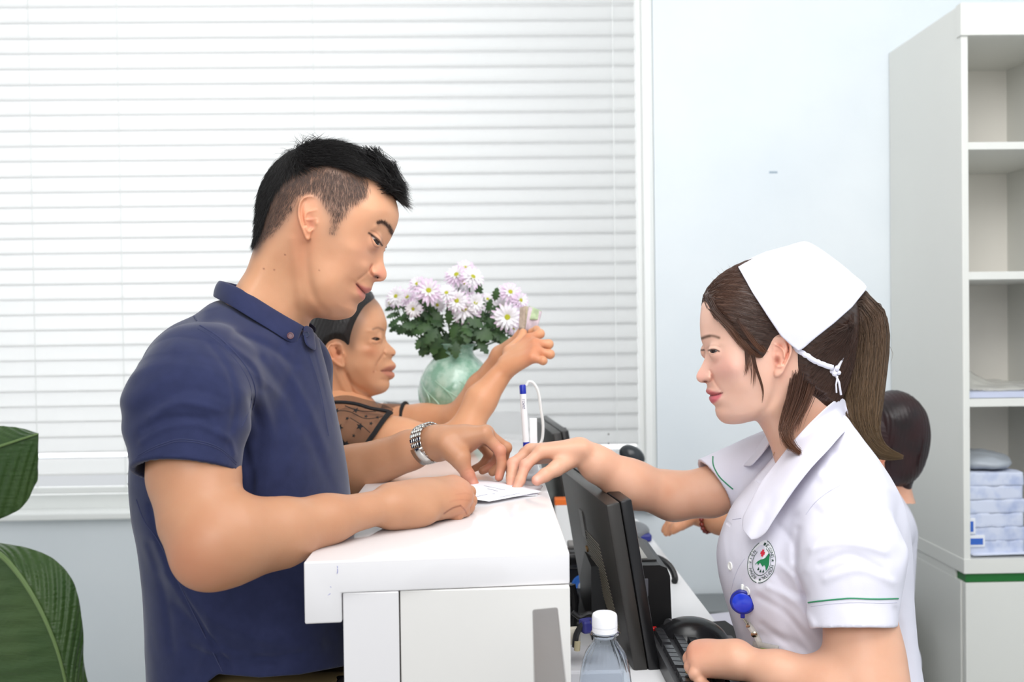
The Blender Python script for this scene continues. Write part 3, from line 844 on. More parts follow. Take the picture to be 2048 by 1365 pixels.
# near (right) arm: shoulder, elbow, wrist, loosely closed fist on the worktop
nsh = M(392, 770, 1.185); nel = M(402, 1090, 1.115)
arm_n = limb([(M(388, 790, 1.20), .050), (M(388, 860, 1.185), .050), (M(388, 950, 1.163), .049), (M(404, 1035, 1.138), .0455)], .02)
arm_n += limb([(M(407, 1040, 1.133), .0455), (M(426, 1090, 1.114), .0435)], .02)
arm_n += [(Cone(M(430, 1084, 1.113), M(470, 1079, 1.125), .042, .0445), .02, 'u'), (Cone(M(470, 1079, 1.125), M(560, 1066, 1.158), .0445, .0385), .02, 'u'),
          (Cone(M(560, 1066, 1.158), M(650, 1040, 1.20), .0385, .0305, n=(0, 0, 1), fl=.92), .02, 'u'), (Cone(M(650, 1040, 1.20), M(768, 1013, 1.262), .0305, .0255, n=(0, 0, 1), fl=.82), .02, 'u')]
arm_n += [(Ell(M(412, 1124, 1.108), (.026, .026, .023)), .03, 'u')]
wn = M(775, 1012, 1.265)
mc = [M(905, 972, 1.395), M(921, 982, 1.372), M(922, 996, 1.350), M(908, 1010, 1.330)]
arm_n += hand(wn+(M(800, 1010, 1.29)-wn)*.4, mc,
   [[M(938, 985, 1.405), M(936, 1006, 1.40), M(920, 1010, 1.39)], [M(940, 1002, 1.382), M(934, 1020, 1.372), M(914, 1018, 1.362)],
    [M(936, 1014, 1.362), M(928, 1027, 1.352), M(908, 1024, 1.345)], [M(926, 1022, 1.340), M(915, 1032, 1.332), M(897, 1028, 1.328)]],
   [M(815, 1000, 1.36), M(850, 985, 1.43), M(885, 990, 1.45), M(910, 1000, 1.45)], palm_r=.0165, pk=.014)
arm_n += [(Cone(M(790, 1014, 1.28), M(850, 1000, 1.33), .027, .026, n=(0, 0, 1), fl=.85), .02, 'u'), (Ell(M(826, 1026, 1.285), (.032, .02, .017)), .016, 'u'),
          (Ell(M(845, 975, 1.37), (.02, .016, .010)), .014, 'u')]
# far (left) arm with the watch, thumb and fingertips on the paper
arm_f = limb([(M(560, 800, 1.64), .050), (M(602, 955, 1.71), .045)], .02)
arm_f += [(Cone(M(602, 968, 1.71), M(705, 948, 1.685), .044, .0435), .03, 'u'), (Cone(M(705, 943, 1.685), M(820, 902, 1.65), .042, .032), .02, 'u'),
          (Cone(M(820, 900, 1.65), M(866, 886, 1.635), .031, .027), .012, 'u')]
wf_ = M(872, 888, 1.63)
mf = [M(968, 868, 1.60), M(972, 866, 1.635), M(966, 872, 1.665), M(952, 880, 1.69)]
arm_f += hand(wf_, mf,
   [[M(1000, 902, 1.60), M(1004, 930, 1.60), M(998, 955, 1.595)], [M(1012, 896, 1.64), M(1006, 925, 1.655), M(985, 945, 1.655)],
    [M(1000, 905, 1.675), M(985, 932, 1.685), M(965, 942, 1.68)], [M(978, 910, 1.70), M(965, 930, 1.70), M(948, 938, 1.69)]],
   [M(890, 890, 1.595), M(918, 920, 1.580), M(936, 950, 1.585), M(947, 968, 1.592)], palm_r=.0145, pk=.013)
arm_f += [(Cone(M(880, 888, 1.625), M(925, 882, 1.62), .026, .022), .02, 'u'), (Cone(M(895, 892, 1.605), M(922, 915, 1.588), .019, .015), .012, 'u')]
man_ops = MAN_HEAD+arm_n+arm_f
man_f = Field(man_ops)
V1, F1 = surf(Field(MAN_HEAD), *FM.box(440, 275, 805, 682, 1.26, 1.58), .0013)
V2, F2 = arm_surf(arm_n, [M(380, 800, 1.2), M(400, 1120, 1.11), M(945, 990, 1.41), M(910, 1035, 1.33)], .0016)
V3, F3 = arm_surf(arm_f, [M(600, 820, 1.62), M(600, 980, 1.68), M(1010, 870, 1.7), M(947, 968, 1.59)], .0016)
# torso, hips and legs of the body itself (under the clothes)
tor = [(Cone(FM(500, 790, 0), FM(480, 1000, 0), .10, .115, n=CU, fl=.8), .05, 'u'), (Cone(FM(480, 1000, 0), FM(520, 1300, 0), .115, .078, n=CU, fl=.85), .05, 'u'),
       (Cone(FM(440, 780, 120), FM(440, 780, -120), .05, .05), .04, 'u'), (Cone(FM(550, 640, 0), FM(510, 740, 0), .045, .07), .05, 'u')]
for sd in (1, -1):
    hp = FM(510, 1400, sd*80); kn = np.array([hp[0]+.03, hp[1]-sd*.01, .50]); an = np.array([hp[0]-.02, hp[1]-sd*.01, .09])
    tor += [(Cone(hp, kn, .065, .055), .04, 'u'), (Cone(kn, an, .053, .035), .02, 'u'), (Cone(an-[0, 0, .04], an+[.14, 0, -.055], .035, .026), .03, 'u')]
V4, F4 = surf(Field(tor), np.array([FM(300, 0, 0)[0]-.1, 1.1, .0]), np.array([FM(760, 0, 0)[0], 1.75, FM(0, 600, 0)[2]]), .006)
head_items = [
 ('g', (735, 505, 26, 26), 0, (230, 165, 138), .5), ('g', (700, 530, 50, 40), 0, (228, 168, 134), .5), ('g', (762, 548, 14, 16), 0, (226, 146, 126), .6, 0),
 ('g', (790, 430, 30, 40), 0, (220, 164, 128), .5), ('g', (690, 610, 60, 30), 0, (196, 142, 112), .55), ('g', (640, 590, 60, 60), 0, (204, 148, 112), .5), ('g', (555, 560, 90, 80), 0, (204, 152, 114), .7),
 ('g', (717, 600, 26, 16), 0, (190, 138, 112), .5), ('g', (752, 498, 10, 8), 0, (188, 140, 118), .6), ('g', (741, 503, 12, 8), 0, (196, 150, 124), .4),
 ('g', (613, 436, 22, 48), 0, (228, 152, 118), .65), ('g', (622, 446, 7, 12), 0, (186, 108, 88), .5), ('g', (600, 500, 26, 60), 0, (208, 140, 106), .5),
 ('p', [(713, 568.5), (722, 571), (733, 575), (742, 577), (742, 583), (736, 588), (730, 590), (721, 580)], 1.2, (178, 102, 98), .85),
 ('p', [(713.5, 570), (721, 580), (731, 590), (730, 599), (725, 600), (718, 590), (714, 580)], 1.2, (196, 118, 106), .75),
 ('s', [(712.5, 568.5), (721, 578), (732, 589)], 1.3, (92, 44, 42), .8),
 ('s', [(757, 446.5), (764, 445), (772, 448), (779, 456), (784, 466), (787, 472)], 4.2, (104, 80, 68), .7), ('s', [(768, 448), (779, 457), (786, 470)], 3.4, (80, 60, 52), .35),
 ('s', [(738, 466.5), (748, 473), (757, 480.5), (764, 491)], 1.9, (56, 36, 30), .95), ('s', [(741, 469.5), (744, 481), (749, 492.5), (757, 495)], 1.2, (150, 100, 84), .6),
 ('s', [(742, 461), (752, 465), (762, 476), (767, 488)], 1.6, (176, 124, 100), .5), ('s', [(742, 533), (733, 546), (717, 557)], 2.4, (188, 136, 106), .5), ('s', [(743, 530), (740, 538), (742, 548), (748, 553)], 1.5, (176, 106, 90), .5),
 ('g', (753, 554, 5, 3), 0, (70, 34, 28), .9), ('g', (570, 510, 1.4, 1.4), 0, (120, 66, 52), .9), ('g', (527.5, 538, 1.5, 1.5), 0, (110, 60, 48), .9), ('g', (548.5, 540, 1.4, 1.4), 0, (110, 60, 48), .9), ('g', (638.5, 541, 1.4, 1.4), 0, (140, 90, 66), .8),
 ('p', [(728, 358), (733, 376), (729, 391), (718, 401), (704, 412), (690, 428), (674, 450), (669, 466), (661, 464), (662, 440), (650, 418), (630, 392), (600, 396), (590, 420), (566, 450), (548, 470), (528, 486), (505, 500), (500, 300), (640, 250), (760, 320)], 5, (122, 96, 84), .68),
 ('p', [(741, 348), (722, 352), (690, 343), (650, 333), (612, 338), (576, 356), (550, 392), (536, 425), (526, 462), (508, 487), (500, 300), (640, 250), (800, 330), (806, 388), (792, 388), (770, 385), (752, 362)], 6, (24, 20, 19), .97)]
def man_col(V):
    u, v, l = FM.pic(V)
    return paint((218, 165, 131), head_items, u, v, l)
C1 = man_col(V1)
n2 = len(V2)+len(V3)
Va, Fa = join([(V1, F1), (V2, F2), (V3, F3), (V4, F4)])
Va_arm = np.concatenate([V2, V3, V4])
sp = [(m_, .018, (226, 140, 110), .45) for m_ in mc]+[(M(395, 1130, 1.09), .035, (198, 124, 96), .5), (M(908, 985, 1.345), .0022, (90, 50, 40), .9), (M(735, 940, 1.61), .004, (190, 110, 90), .6)]
sp += [(q, .016, (226, 144, 128), .55) for q in (M(1000, 902, 1.60), M(998, 955, 1.595), M(947, 968, 1.59), M(985, 932, 1.68), M(936, 950, 1.585), M(960, 900, 1.62))]+[(M(948, 967, 1.578), .0055, (236, 186, 170), .8)]
C2 = arm_paint(Va_arm, (190, 140, 108), sp)
def pic_strokes(C, V, Fr_, items):
    u, v, l = [np.array(x) for x in zip(*[(0, 0, 0)])]; q = (V-CAM) @ RC; u = 1024+FPX*q[:, 0]/-q[:, 2]; v = 682.5-FPX*q[:, 1]/-q[:, 2]
    for pl, w, rgb, a, ylim in items:
        d = seg_d(catmull(pl, False, 4) if len(pl) > 2 else np.array(pl, float), u, v); k = (a*np.exp(-(d/w)**2)*(V[:, 1] < ylim))[:, None]; C = C+k*(np.array(lin(rgb)[:3])-C)
    return C
C2 = pic_strokes(C2, Va_arm, FM, [([(888, 1028), (905, 1017), (921, 1012)], 1.6, (120, 66, 50), .8, 1.345), ([(921, 1012), (929, 1020), (934, 1030)], 1.3, (140, 80, 62), .7, 1.36), ([(900, 1004), (920, 1000), (940, 1002)], 1.5, (176, 116, 90), .5, 1.38),  # dark strokes paint the shade in creases between the curled fingers
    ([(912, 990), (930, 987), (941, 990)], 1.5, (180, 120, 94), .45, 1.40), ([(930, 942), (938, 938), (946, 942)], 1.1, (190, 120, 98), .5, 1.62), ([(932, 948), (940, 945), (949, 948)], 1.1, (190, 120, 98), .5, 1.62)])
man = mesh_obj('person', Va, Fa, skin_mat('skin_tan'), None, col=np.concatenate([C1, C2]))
tag(man, 'man in navy polo shirt leaning both forearms on the white counter', 'person')
for sd in (1, -1): eye_geo('eye', FM, (EYE_C[0], EYE_C[1], sd*EYE_C[2]), EYE_R, CU*.55+CD*.42+CL*.72*sd, man)
# hair -------------------------------------------------------------
M_hair_m = mat('black_hair', (20, 17, 17), .42, spec=.45)
FH = Field([(head, 0, 'u')])
vn1 = vn_of(V1, F1)
top_poly = [(738, 345), (722, 350), (690, 341), (652, 331), (612, 335), (574, 352), (549, 388), (535, 425), (525, 462), (508, 490), (500, 300), (640, 250), (800, 330), (800, 396), (790, 399), (776, 384), (758, 366)]
R_, N_, u_, v_ = roots_in(V1, F1, top_poly, 22000, FM, vn=vn1)
crown = FM(588, 300, 0)
def flow_m(p):
    u, v, l_ = FM.pic(p)
    t = 1/(1+np.exp(-(u-600)/22))           # 1 = front, 0 = back
    fx = t*.95-(1-t)*.18; fy = t*np.clip((u-640)/150, -.1, .75)+(1-t)*.95
    d = fx[:, None]*CU+fy[:, None]*CD
    return d
ln = np.interp(u_, [510, 560, 620, 700, 770, 800], [.014, .018, .026, .030, .030, .028])*np.random.uniform(.7, 1.15, len(u_))
lift = np.interp(u_, [510, 560, 620, 700, 770], [.003, .005, .0105, .011, .0125])[:, None][:, 0]
G = grow(FH, R_, N_*.8+flow_m(R_)*.5, flow_m, ln, K=7, pull=.45, jitter=.16, lift=None)
strands(G, 'hair', M_hair_m, man, r=.00023)
fade_poly = [(736, 358), (740, 374), (736, 392), (722, 404), (704, 416), (692, 432), (676, 456), (668, 474), (658, 466), (660, 438), (650, 414), (634, 388), (598, 394), (588, 420), (566, 448), (548, 470), (528, 486), (508, 502), (505, 480), (525, 460), (535, 425), (549, 388), (574, 352), (612, 335), (652, 331), (690, 341), (722, 350)]
R_, N_, u_, v_ = roots_in(V1, F1, fade_poly, 20000, FM, vn=vn1)
dfe = poly_sd(np.array(fade_poly, float), u_, v_); kp = np.random.rand(len(u_)) < np.clip(dfe/12, .12, 1); R_, N_, u_, v_ = R_[kp], N_[kp], u_[kp], v_[kp]
def flow_s(p):
    u, v, l_ = FM.pic(p); t = np.clip((u-560)/120, 0, 1); return (CD[None]*1.0+(t*.35-.35)[:, None]*CU[None])
G = grow(FH, R_, N_*.35+flow_s(R_)*.8, flow_s, np.interp(v_, [340, 470], [.0090, .0040])*np.random.uniform(.7, 1.2, len(u_)), K=4, pull=.3, jitter=.15)
strands(G, 'side_hair', mat('clipped_hair', (88, 72, 66), .5), man, r=.00010)
# loose tufts at the crown and the forelock
S_ = tuft(FM, lambda i: FM(rnd(586, 650), rnd(286, 300), rnd(-30, 40)), lambda i: FM(rnd(585, 665), rnd(262, 276), rnd(-50, 50)), 80, .004, 1)
S_ += tuft(FM, lambda i: FM(rnd(735, 792), rnd(318, 388), rnd(-50, 60)), lambda i: FM(rnd(778, 819), rnd(364, 394), rnd(-40, 50)), 1500, .003, 1)
S_ += tuft(FM, lambda i: FM(rnd(690, 760), rnd(290, 330), rnd(-60, 70)), lambda i: FM(rnd(745, 800), rnd(322, 374), rnd(-50, 60)), 1300, .003, 1)
strands(np.array(S_), 'forelock', M_hair_m, man, r=.0003)
# brow and lashes as fine hairs
bvh_m = bvh_of(V1, F1)
S_ = []
for i in range(330):
    t = rnd(0, 1); pl = catmull([(756, 447), (764, 445.5), (772, 448.5), (779, 456), (784, 466), (787, 473)], False, 8)
    q = pl[int(t*(len(pl)-1))]+np.random.normal(size=2)*np.array([2.4, 2.4])*(.45+.75*t); d = np.array([-.45, -.9])+np.random.normal(size=2)*.25
    a = drape(bvh_m, q[0], q[1], .0003); b = drape(bvh_m, q[0]+d[0]*5, q[1]+d[1]*5, .0009)
    if a is None or b is None or np.linalg.norm(a[0]-b[0]) > .012: continue
    t_ = np.linspace(0, 1, 4)[:, None]; S_.append(a[0]*(1-t_)+b[0]*t_)
for i in range(46):
    t = i/45; pl = catmull([(741, 468.5), (749, 474), (757, 481), (763.5, 490.5)], False, 12); q = pl[int(t*(len(pl)-1))]
    a = drape(bvh_m, q[0], q[1], .0005)
    if a is None: continue
    e = a[0]+CL*.001+(CU*.55+CD*.6)*.0045*rnd(.7, 1.1); t_ = np.linspace(0, 1, 4)[:, None]; S_.append(a[0]*(1-t_)+e*t_)
strands(np.array(S_), 'eyebrow', mat('brow_hair', (84, 64, 55), .5), man, r=.00012)
# polo shirt ---------------------------------------------------------
po = [(440, 602), (400, 628), (352, 652), (316, 686), (292, 735), (280, 800), (274, 880), (270, 960), (277, 1030), (290, 1100), (298, 1180), (307, 1280), (314, 1365), (318, 1450), (340, 1490),
      (690, 1490), (722, 1440), (722, 1330), (716, 1200), (707, 1080), (697, 990), (687, 920), (672, 840), (656, 760), (642, 705), (630, 668), (606, 655), (560, 628), (500, 600)]
pW = [(400, 700, 205), (350, 760, 195), (450, 640, 140), (500, 622, 112), (540, 650, 116), (590, 680, 96), (620, 700, 84), (480, 700, 165), (560, 740, 150), (620, 780, 125), (450, 850, 226), (600, 900, 200), (540, 900, 215),
      (350, 900, 205), (300, 900, 180), (450, 1050, 222), (600, 1050, 210), (680, 1000, 170), (400, 1200, 215), (550, 1200, 222), (680, 1200, 190), (500, 1350, 224), (600, 1400, 220), (400, 1400, 215), (330, 1200, 180), (420, 660, 150)]
pR = [(300, 700, 110), (280, 900, 120), (300, 1200, 120), (320, 1400, 110), (450, 620, 60), (560, 640, 40), (625, 690, 36), (650, 760, 60), (680, 900, 95), (700, 1100, 120), (715, 1350, 120), (500, 900, 150)]
pd = [st([(620, 712), (634, 760), (650, 830), (658, 872)], 3.2, 2.2), st([(627, 700), (645, 770), (664, 850)], 2.0, -2.4), st([(560, 700), (585, 800), (600, 900)], 16, -4), st([(540, 690), (520, 780), (516, 860)], 18, 4),
      st([(490, 930), (560, 900), (640, 930)], 20, -3), st([(480, 860), (500, 960), (500, 1000)], 9, -6), st([(300, 1010), (330, 1110), (400, 1240), (460, 1340)], 6, -4), st([(285, 1040), (350, 1150), (430, 1300)], 26, 5),
      st([(430, 1240), (520, 1280), (640, 1260)], 18, 5), st([(380, 1300), (480, 1325), (600, 1310)], 10, -5), st([(520, 1150), (600, 1230), (680, 1290)], 16, -5), st([(590, 720), (560, 800), (560, 860)], 12, -3), st([(640, 800), (600, 880), (560, 960)], 14, 3)]
shirt_r = FM.rel(po, pW, pR, sm=60, blur=3, details=pd, dense=4)
slv_a = M(372, 760, 1.215); slv_b = M(371, 948, 1.172)
def sleeve(a, b, r0, r1, fl=.92, n=CU):
    return Cone(a, b, r0, r1)
hemN = CD+CL*.43; hemN /= np.linalg.norm(hemN)
far_a = FM(470, 760, -185); far_b = M(592, 900, 1.645)
mstr = StrokeMap([([(282, 885), (330, 858), (395, 850), (452, 878)], 6, 2.6), ([(285, 860), (340, 836), (410, 838)], 6, -2.4), ([(300, 836), (360, 806), (440, 822)], 7, 2.4), ([(320, 806), (380, 780), (450, 800)], 8, -2.0), ([(436, 860), (460, 880), (470, 910)], 5, 2.4),
   ([(420, 690), (455, 740), (470, 800), (462, 860)], 7, -2.2), ([(502, 800), (520, 870), (505, 960), (488, 1000)], 9, -4), ([(525, 790), (545, 880), (530, 990)], 10, 3.2), ([(520, 720), (580, 800), (640, 920), (670, 985)], 12, -3.0), ([(555, 715), (610, 800), (655, 900)], 9, 2.8), ([(470, 668), (530, 690), (590, 730)], 8, -2.6), ([(460, 690), (510, 730), (525, 770)], 7, 2.6),
   ([(330, 1150), (420, 1230), (540, 1280), (640, 1290)], 14, 4), ([(350, 1210), (440, 1290), (560, 1325)], 10, -3.6), ([(560, 1160), (620, 1230), (690, 1262)], 12, -3.2), ([(300, 1090), (330, 1190), (345, 1300)], 9, -3), ([(400, 1180), (420, 1260), (400, 1340)], 10, 2.6), ([(520, 1150), (500, 1230), (520, 1310)], 14, -2.4), ([(360, 640), (400, 622), (436, 612)], 5, 2.0)], 1.38)
folds1 = fold_noise(38, .0011, 3, (1, 1, .5)); folds2 = fold_noise(75, .0005, 5, (1, 1, .6))
def nearsleeve(p):   # region selector: the near sleeve tube
    return Cone(M(382, 738, 1.225), M(371, 1000, 1.155), .085, .075)(p)
pc = M(371, 947, 1.158)
def shirt_field(p, sel=None):
    f = shirt_r(p)
    t1 = Cone(M(398, 748, 1.235), M(376, 815, 1.195), .056, .0675)(p); t2 = Cone(M(376, 815, 1.195), M(372, 975, 1.152), .0675, .0605)(p)
    slv = smin(t1, t2, .03)
    cut = (p-pc) @ hemN
    wr = .0016*np.sin(((p-pc) @ CD)*150+((p-pc) @ CU)*55+1.2*np.sin((p @ CU)*60))*np.clip(1-np.abs(cut+.06)/.05, 0, 1)
    slv = slv-wr
    slv_o = smax(slv, cut, .0015)
    inner = np.maximum(slv+.0066, -(cut+.022))
    far = Cone(far_a, far_b, .078, .060)(p); cf = (p-far_b) @ ((far_b-far_a)/np.linalg.norm(far_b-far_a))
    far = smax(far, cf, .002)
    f = smin(f, slv_o, (.0008+.028*np.clip((-cut)/.06, 0, 1)+.07*np.clip((-cut-.06)/.07, 0, 1)))
    f = np.minimum(f, 1e9)
    f = smin(f, far, .03)
    f = f-(folds1(p)+folds2(p)+mstr(p))
    # armhole hollow near the hem
    f = np.maximum(f, -np.maximum(inner, -(shirt_r(p)-.0005)))
    # bottom hem
    u, v, l_ = FM.pic(p)
    hem = np.interp(u, [300, 390, 436, 470, 520, 600, 690, 720], [1410, 1385, 1349, 1352, 1356, 1350, 1333, 1325])
    f = smax(f, (v-hem)/FM.sc, .002)
    return f
# opening at the neck so that the skin shows cleanly
SF = Field([(Fn(shirt_field), 0, 'u')])
V5, F5 = surf(SF, *FM.box(240, 590, 745, 1420, 1.06, 1.74), .0028)
M_polo = mat('navy_cotton', (41, 46, 76), .82, spec=.12, noise=(60, (45, 50, 82), .3, .7), bump=(900, .25, .0006), sheen=.25)
shirt = mesh_obj('polo_shirt', V5, F5, M_polo, man)
bvh_s = bvh_of(V5, F5)
M_thr = mat('navy_thread', (50, 55, 88), .8)
for pl, r in [([(400, 652), (439, 676), (482, 721), (506, 764), (509, 806), (490, 854), (478, 925)], .0011), ([(396, 658), (434, 682), (476, 727), (499, 768), (502, 808), (484, 854)], .0005),
              ([(276, 912), (300, 898), (331, 886), (361, 879), (409, 885), (445, 900), (473, 926)], .0005), ([(273, 917), (300, 902), (331, 890), (361, 883), (409, 889), (445, 904), (472, 930)], .0005),
              ([(273, 1000), (290, 1045), (318, 1084), (350, 1150), (385, 1223), (445, 1344)], .0008), ([(379, 619), (400, 652)], .0008), ([(372, 622), (394, 655)], .0005),
              ([(618, 709), (640, 780), (657, 872)], .0006), ([(436, 640), (520, 700), (560, 720)], .0), ([(447, 612), (500, 650), (560, 700)], .0)]:
    if r > 0:
        sm = MB(); drape_tube(sm, bvh_s, pl, r); sm.build('stitching', M_thr, shirt, smooth=True)
# collar
def mir(rows): return rows+[(u, v, -l) for u, v, l in rows[::-1]]
top = mir([(610, 648, 50), (600, 643, 62), (580, 632, 72), (552, 616, 80), (520, 596, 85), (495, 581, 84), (473, 569, 76), (452, 561, 56), (436, 557, 28)])
inn = [(u+3, v+18, l*.97) for u, v, l in top]
mid = mir([(602, 664, 68), (592, 660, 84), (570, 652, 96), (545, 636, 102), (513, 615, 107), (486, 597, 104), (462, 584, 92), (441, 574, 64), (426, 570, 30)])
bot = mir([(594, 690, 84), (583, 689, 98), (566, 678, 110), (545, 664, 118), (513, 645, 124), (484, 627, 122), (458, 611, 108), (434, 599, 70), (422, 592, 32)])
V = []; F = []
rows = [inn, top, mid, bot]; n = len(top)
for r_ in rows: V += [FM(*q) for q in r_]
for i in range(3):
    for j in range(n-1): F.append((i*n+j, i*n+j+1, (i+1)*n+j+1, (i+1)*n+j))
collar = mesh_obj('collar', V, F, M_polo, shirt)
md = collar.modifiers.new('th', 'SOLIDIFY'); md.thickness = .0026; md.offset = 0
md = collar.modifiers.new('ss', 'SUBSURF'); md.levels = 3; md.render_levels = 3
# placket top flap with buttons
V = []; F = []
A = [(606, 650, 56), (616, 652, 40), (626, 660, 20)]; B = [(604, 668, 72), (614, 674, 56), (628, 680, 30)]; C_ = [(608, 690, 82), (618, 700, 70), (633, 706, 36)]
for r_ in (A, B, C_): V += [FM(*q) for q in r_]
for i in range(2):
    for j in range(2): F.append((i*3+j, i*3+j+1, (i+1)*3+j+1, (i+1)*3+j))
pk_ = mesh_obj('placket', V, F, M_polo, shirt); md = pk_.modifiers.new('th', 'SOLIDIFY'); md.thickness = .003
md = pk_.modifiers.new('ss', 'SUBSURF'); md.levels = 2; md.render_levels = 2
M_btn = mat('button_brown', (88, 52, 62), .3)
button(FM(581.5, 672, 107)+CL*.0022, CL*.9+CU*.2+CD*-.2, .0048, M_btn, shirt)
button(FM(612, 669, 67)+CL*.0012, CL*.8+CU*.5, .0048, mat('button_navy', (48, 52, 76), .25), shirt)
# trousers, belt, shoes
tr_out = [(322, 1335), (330, 1320), (690, 1320), (704, 1340), (704, 1500), (690, 1600), (620, 1700), (420, 1700), (330, 1600), (312, 1480)]
tr = FM.rel(tr_out, [(500, 1350, 206), (600, 1400, 206), (400, 1400, 200), (500, 1600, 200), (640, 1350, 190), (360, 1350, 180)], [(500, 1400, 140), (350, 1400, 110), (680, 1400, 120), (500, 1600, 90)], sm=60, blur=2, dense=3)
def vcut(a, b):
    return Fn(lambda p: np.maximum(a-FM.pic(p)[1], FM.pic(p)[1]-b)/FM.sc)
tops = [(tr, 0, 'u')]
for sd in (1, -1):
    hp = FM(510, 1480, sd*110); kn = np.array([hp[0]+.03, hp[1]-sd*.01, .50]); an = np.array([hp[0]-.02, hp[1]-sd*.01, .07])
    tops += [(Cone(hp, kn, .105, .078), .05, 'u'), (Cone(kn, an, .078, .062), .03, 'u')]
tops.append((vcut(1344, 9999), 0, 'i')); tops.append((Plane((0, 0, .05), (0, 0, -1)), .002, 'i'))
V6, F6 = surf(Field(tops), np.array([FM(290, 1400, 0)[0]-.04, 1.13, .03]), np.array([FM(730, 1400, 0)[0]+.04, 1.70, FM(500, 1330, 0)[2]+.02]), .006)
trs = mesh_obj('trousers', V6, F6, mat('khaki_cloth', (120, 102, 66), .8), man)
V7, F7 = surf(Field([(Fn(lambda p: tr(p)-.0035), 0, 'u'), (vcut(1352, 1402), .002, 'i')]), *FM.box(290, 1335, 740, 1420, 1.13, 1.70), .004)
belt = mesh_obj('belt', V7, F7, mat('black_leather', (16, 16, 18), .22, spec=.6), trs)
bt = bvh_of(V7, F7); h_ = drape(bt, 598, 1358, .003)
if h_ is not None:
    R = frame(CU, h_[1]); MB().box(h_[0]+CD*.022, (.0115, .05, .004), np.stack([CU, -CD, CL], 1), .001, 2).build('belt_loop', mat('khaki_loop', (122, 104, 68), .8), trs)
for sd in (1, -1):
    an = np.array([FM(510, 0, 0)[0]+.0, FM(510, 1480, sd*110)[1]-sd*.01, .0])
    V8, F8 = surf(Field([(Cone(an+[-.05, 0, .045], an+[.16, 0, .035], .045, .036), .01, 'u'), (Plane((0, 0, .003), (0, 0, -1)), .002, 'i')]), an+[-.11, -.06, -.01], an+[.21, .06, .11], .006)
    mesh_obj('shoe', V8, F8, mat('shoe_leather', (22, 20, 20), .3), man)
# wrist watch
M_steel = mat('watch_steel', (205, 203, 198), .16, metal=1.0)
wc = M(858, 887, 1.637); wax = M(905, 872, 1.60)-M(820, 900, 1.655); wax /= np.linalg.norm(wax)
R = frame(wax, np.array([0, 0, 1.0]))   # x: along arm, y side, z up
watch = MB(); n = 24; ra, rb = .0325, .0320
for i in range(n):
    a = 2*math.pi*i/n; c = R @ np.array([0, ra*math.cos(a), rb*math.sin(a)]); nr = R @ np.array([0, math.cos(a), math.sin(a)]); 
    if -1.15 < a-2*math.pi*round((a-0)/(2*math.pi)) < -.0 and False: continue
    Rl = np.stack([wax, np.cross(nr, wax), nr], 1)
    for j, (o, w) in enumerate(((-.0092, .0056), (-.0041, .0042), (.0, .0032), (.0041, .0042), (.0092, .0056))):
        watch.box(wc+c+wax*o+nr*(.0004 if j in (1, 3) else 0), (w*.94, .0072, .0030), Rl, .0007, 1)
wb_ = watch.build('wrist_watch', M_steel, man, smooth=True)
cl_ = MB(); pts = []
for side in (-1, 1):
    pass
V = []; F = []; nseg = 10
sideA = math.atan2(-.75, 1.0)
for k in range(nseg+1):
    a = -.15-1.05*k/nseg
    # near side is where the y axis points away from the camera, pick the sign
    for w in (-.0118, .0118):
        sg = 1 if (R[:, 1] @ CL) > 0 else -1
        V.append(wc+R @ np.array([w, sg*(ra+.0026)*math.cos(a), (rb+.0026)*math.sin(a)]))
for k in range(nseg): F.append((2*k, 2*k+1, 2*k+3, 2*k+2))
co = mesh_obj('clasp', V, F, M_steel, wb_); md = co.modifiers.new('t', 'SOLIDIFY'); md.thickness = .0016; md.offset = 0
cs = MB(); cs.lathe([(0, .0), (.0185, 0), (.0195, .002), (.0195, .0065), (.017, .008), (0, .0082)], wc+(R[:, 1]*(-1 if (R[:, 1] @ CL) > 0 else 1))*(ra-.001), 32, np.stack([wax, np.cross(R[:, 1]*(-1 if (R[:, 1] @ CL) > 0 else 1), wax), R[:, 1]*(-1 if (R[:, 1] @ CL) > 0 else 1)], 1))
cs.build('case', M_steel, wb_, smooth=True)
# ================================================================ nurse reaching over the counter
FN = Fr(1560, 700, 1.47)
N = M
nprof = [(1406, 606), (1402, 624), (1400.5, 645), (1401, 662), (1402.6, 678), (1407, 692), (1411, 704), (1411, 712), (1408, 722), (1402, 734), (1395.4, 745.6), (1392.8, 754), (1395.2, 761.5), (1402, 766),
 (1409, 766.3), (1413.5, 768.5), (1414.6, 774), (1413.2, 779), (1412.4, 783), (1415, 787.5), (1420.5, 791.3), (1419.3, 796), (1420.3, 802), (1424, 807.5), (1430.6, 814), (1431.4, 823.5), (1435.5, 835), (1445, 845),
 (1458, 849), (1476, 848.5), (1495, 844.5), (1508, 842), (1518, 847), (1527, 861), (1536, 880), (1546, 906), (1556, 940), (1575, 975), (1640, 960), (1684, 920), (1688, 870), (1680, 835), (1674, 800), (1682, 765),
 (1692, 720), (1702, 670), (1704, 625), (1694, 582), (1668, 548), (1622, 524), (1572, 516), (1522, 522), (1480, 536), (1446, 556), (1423, 580)]
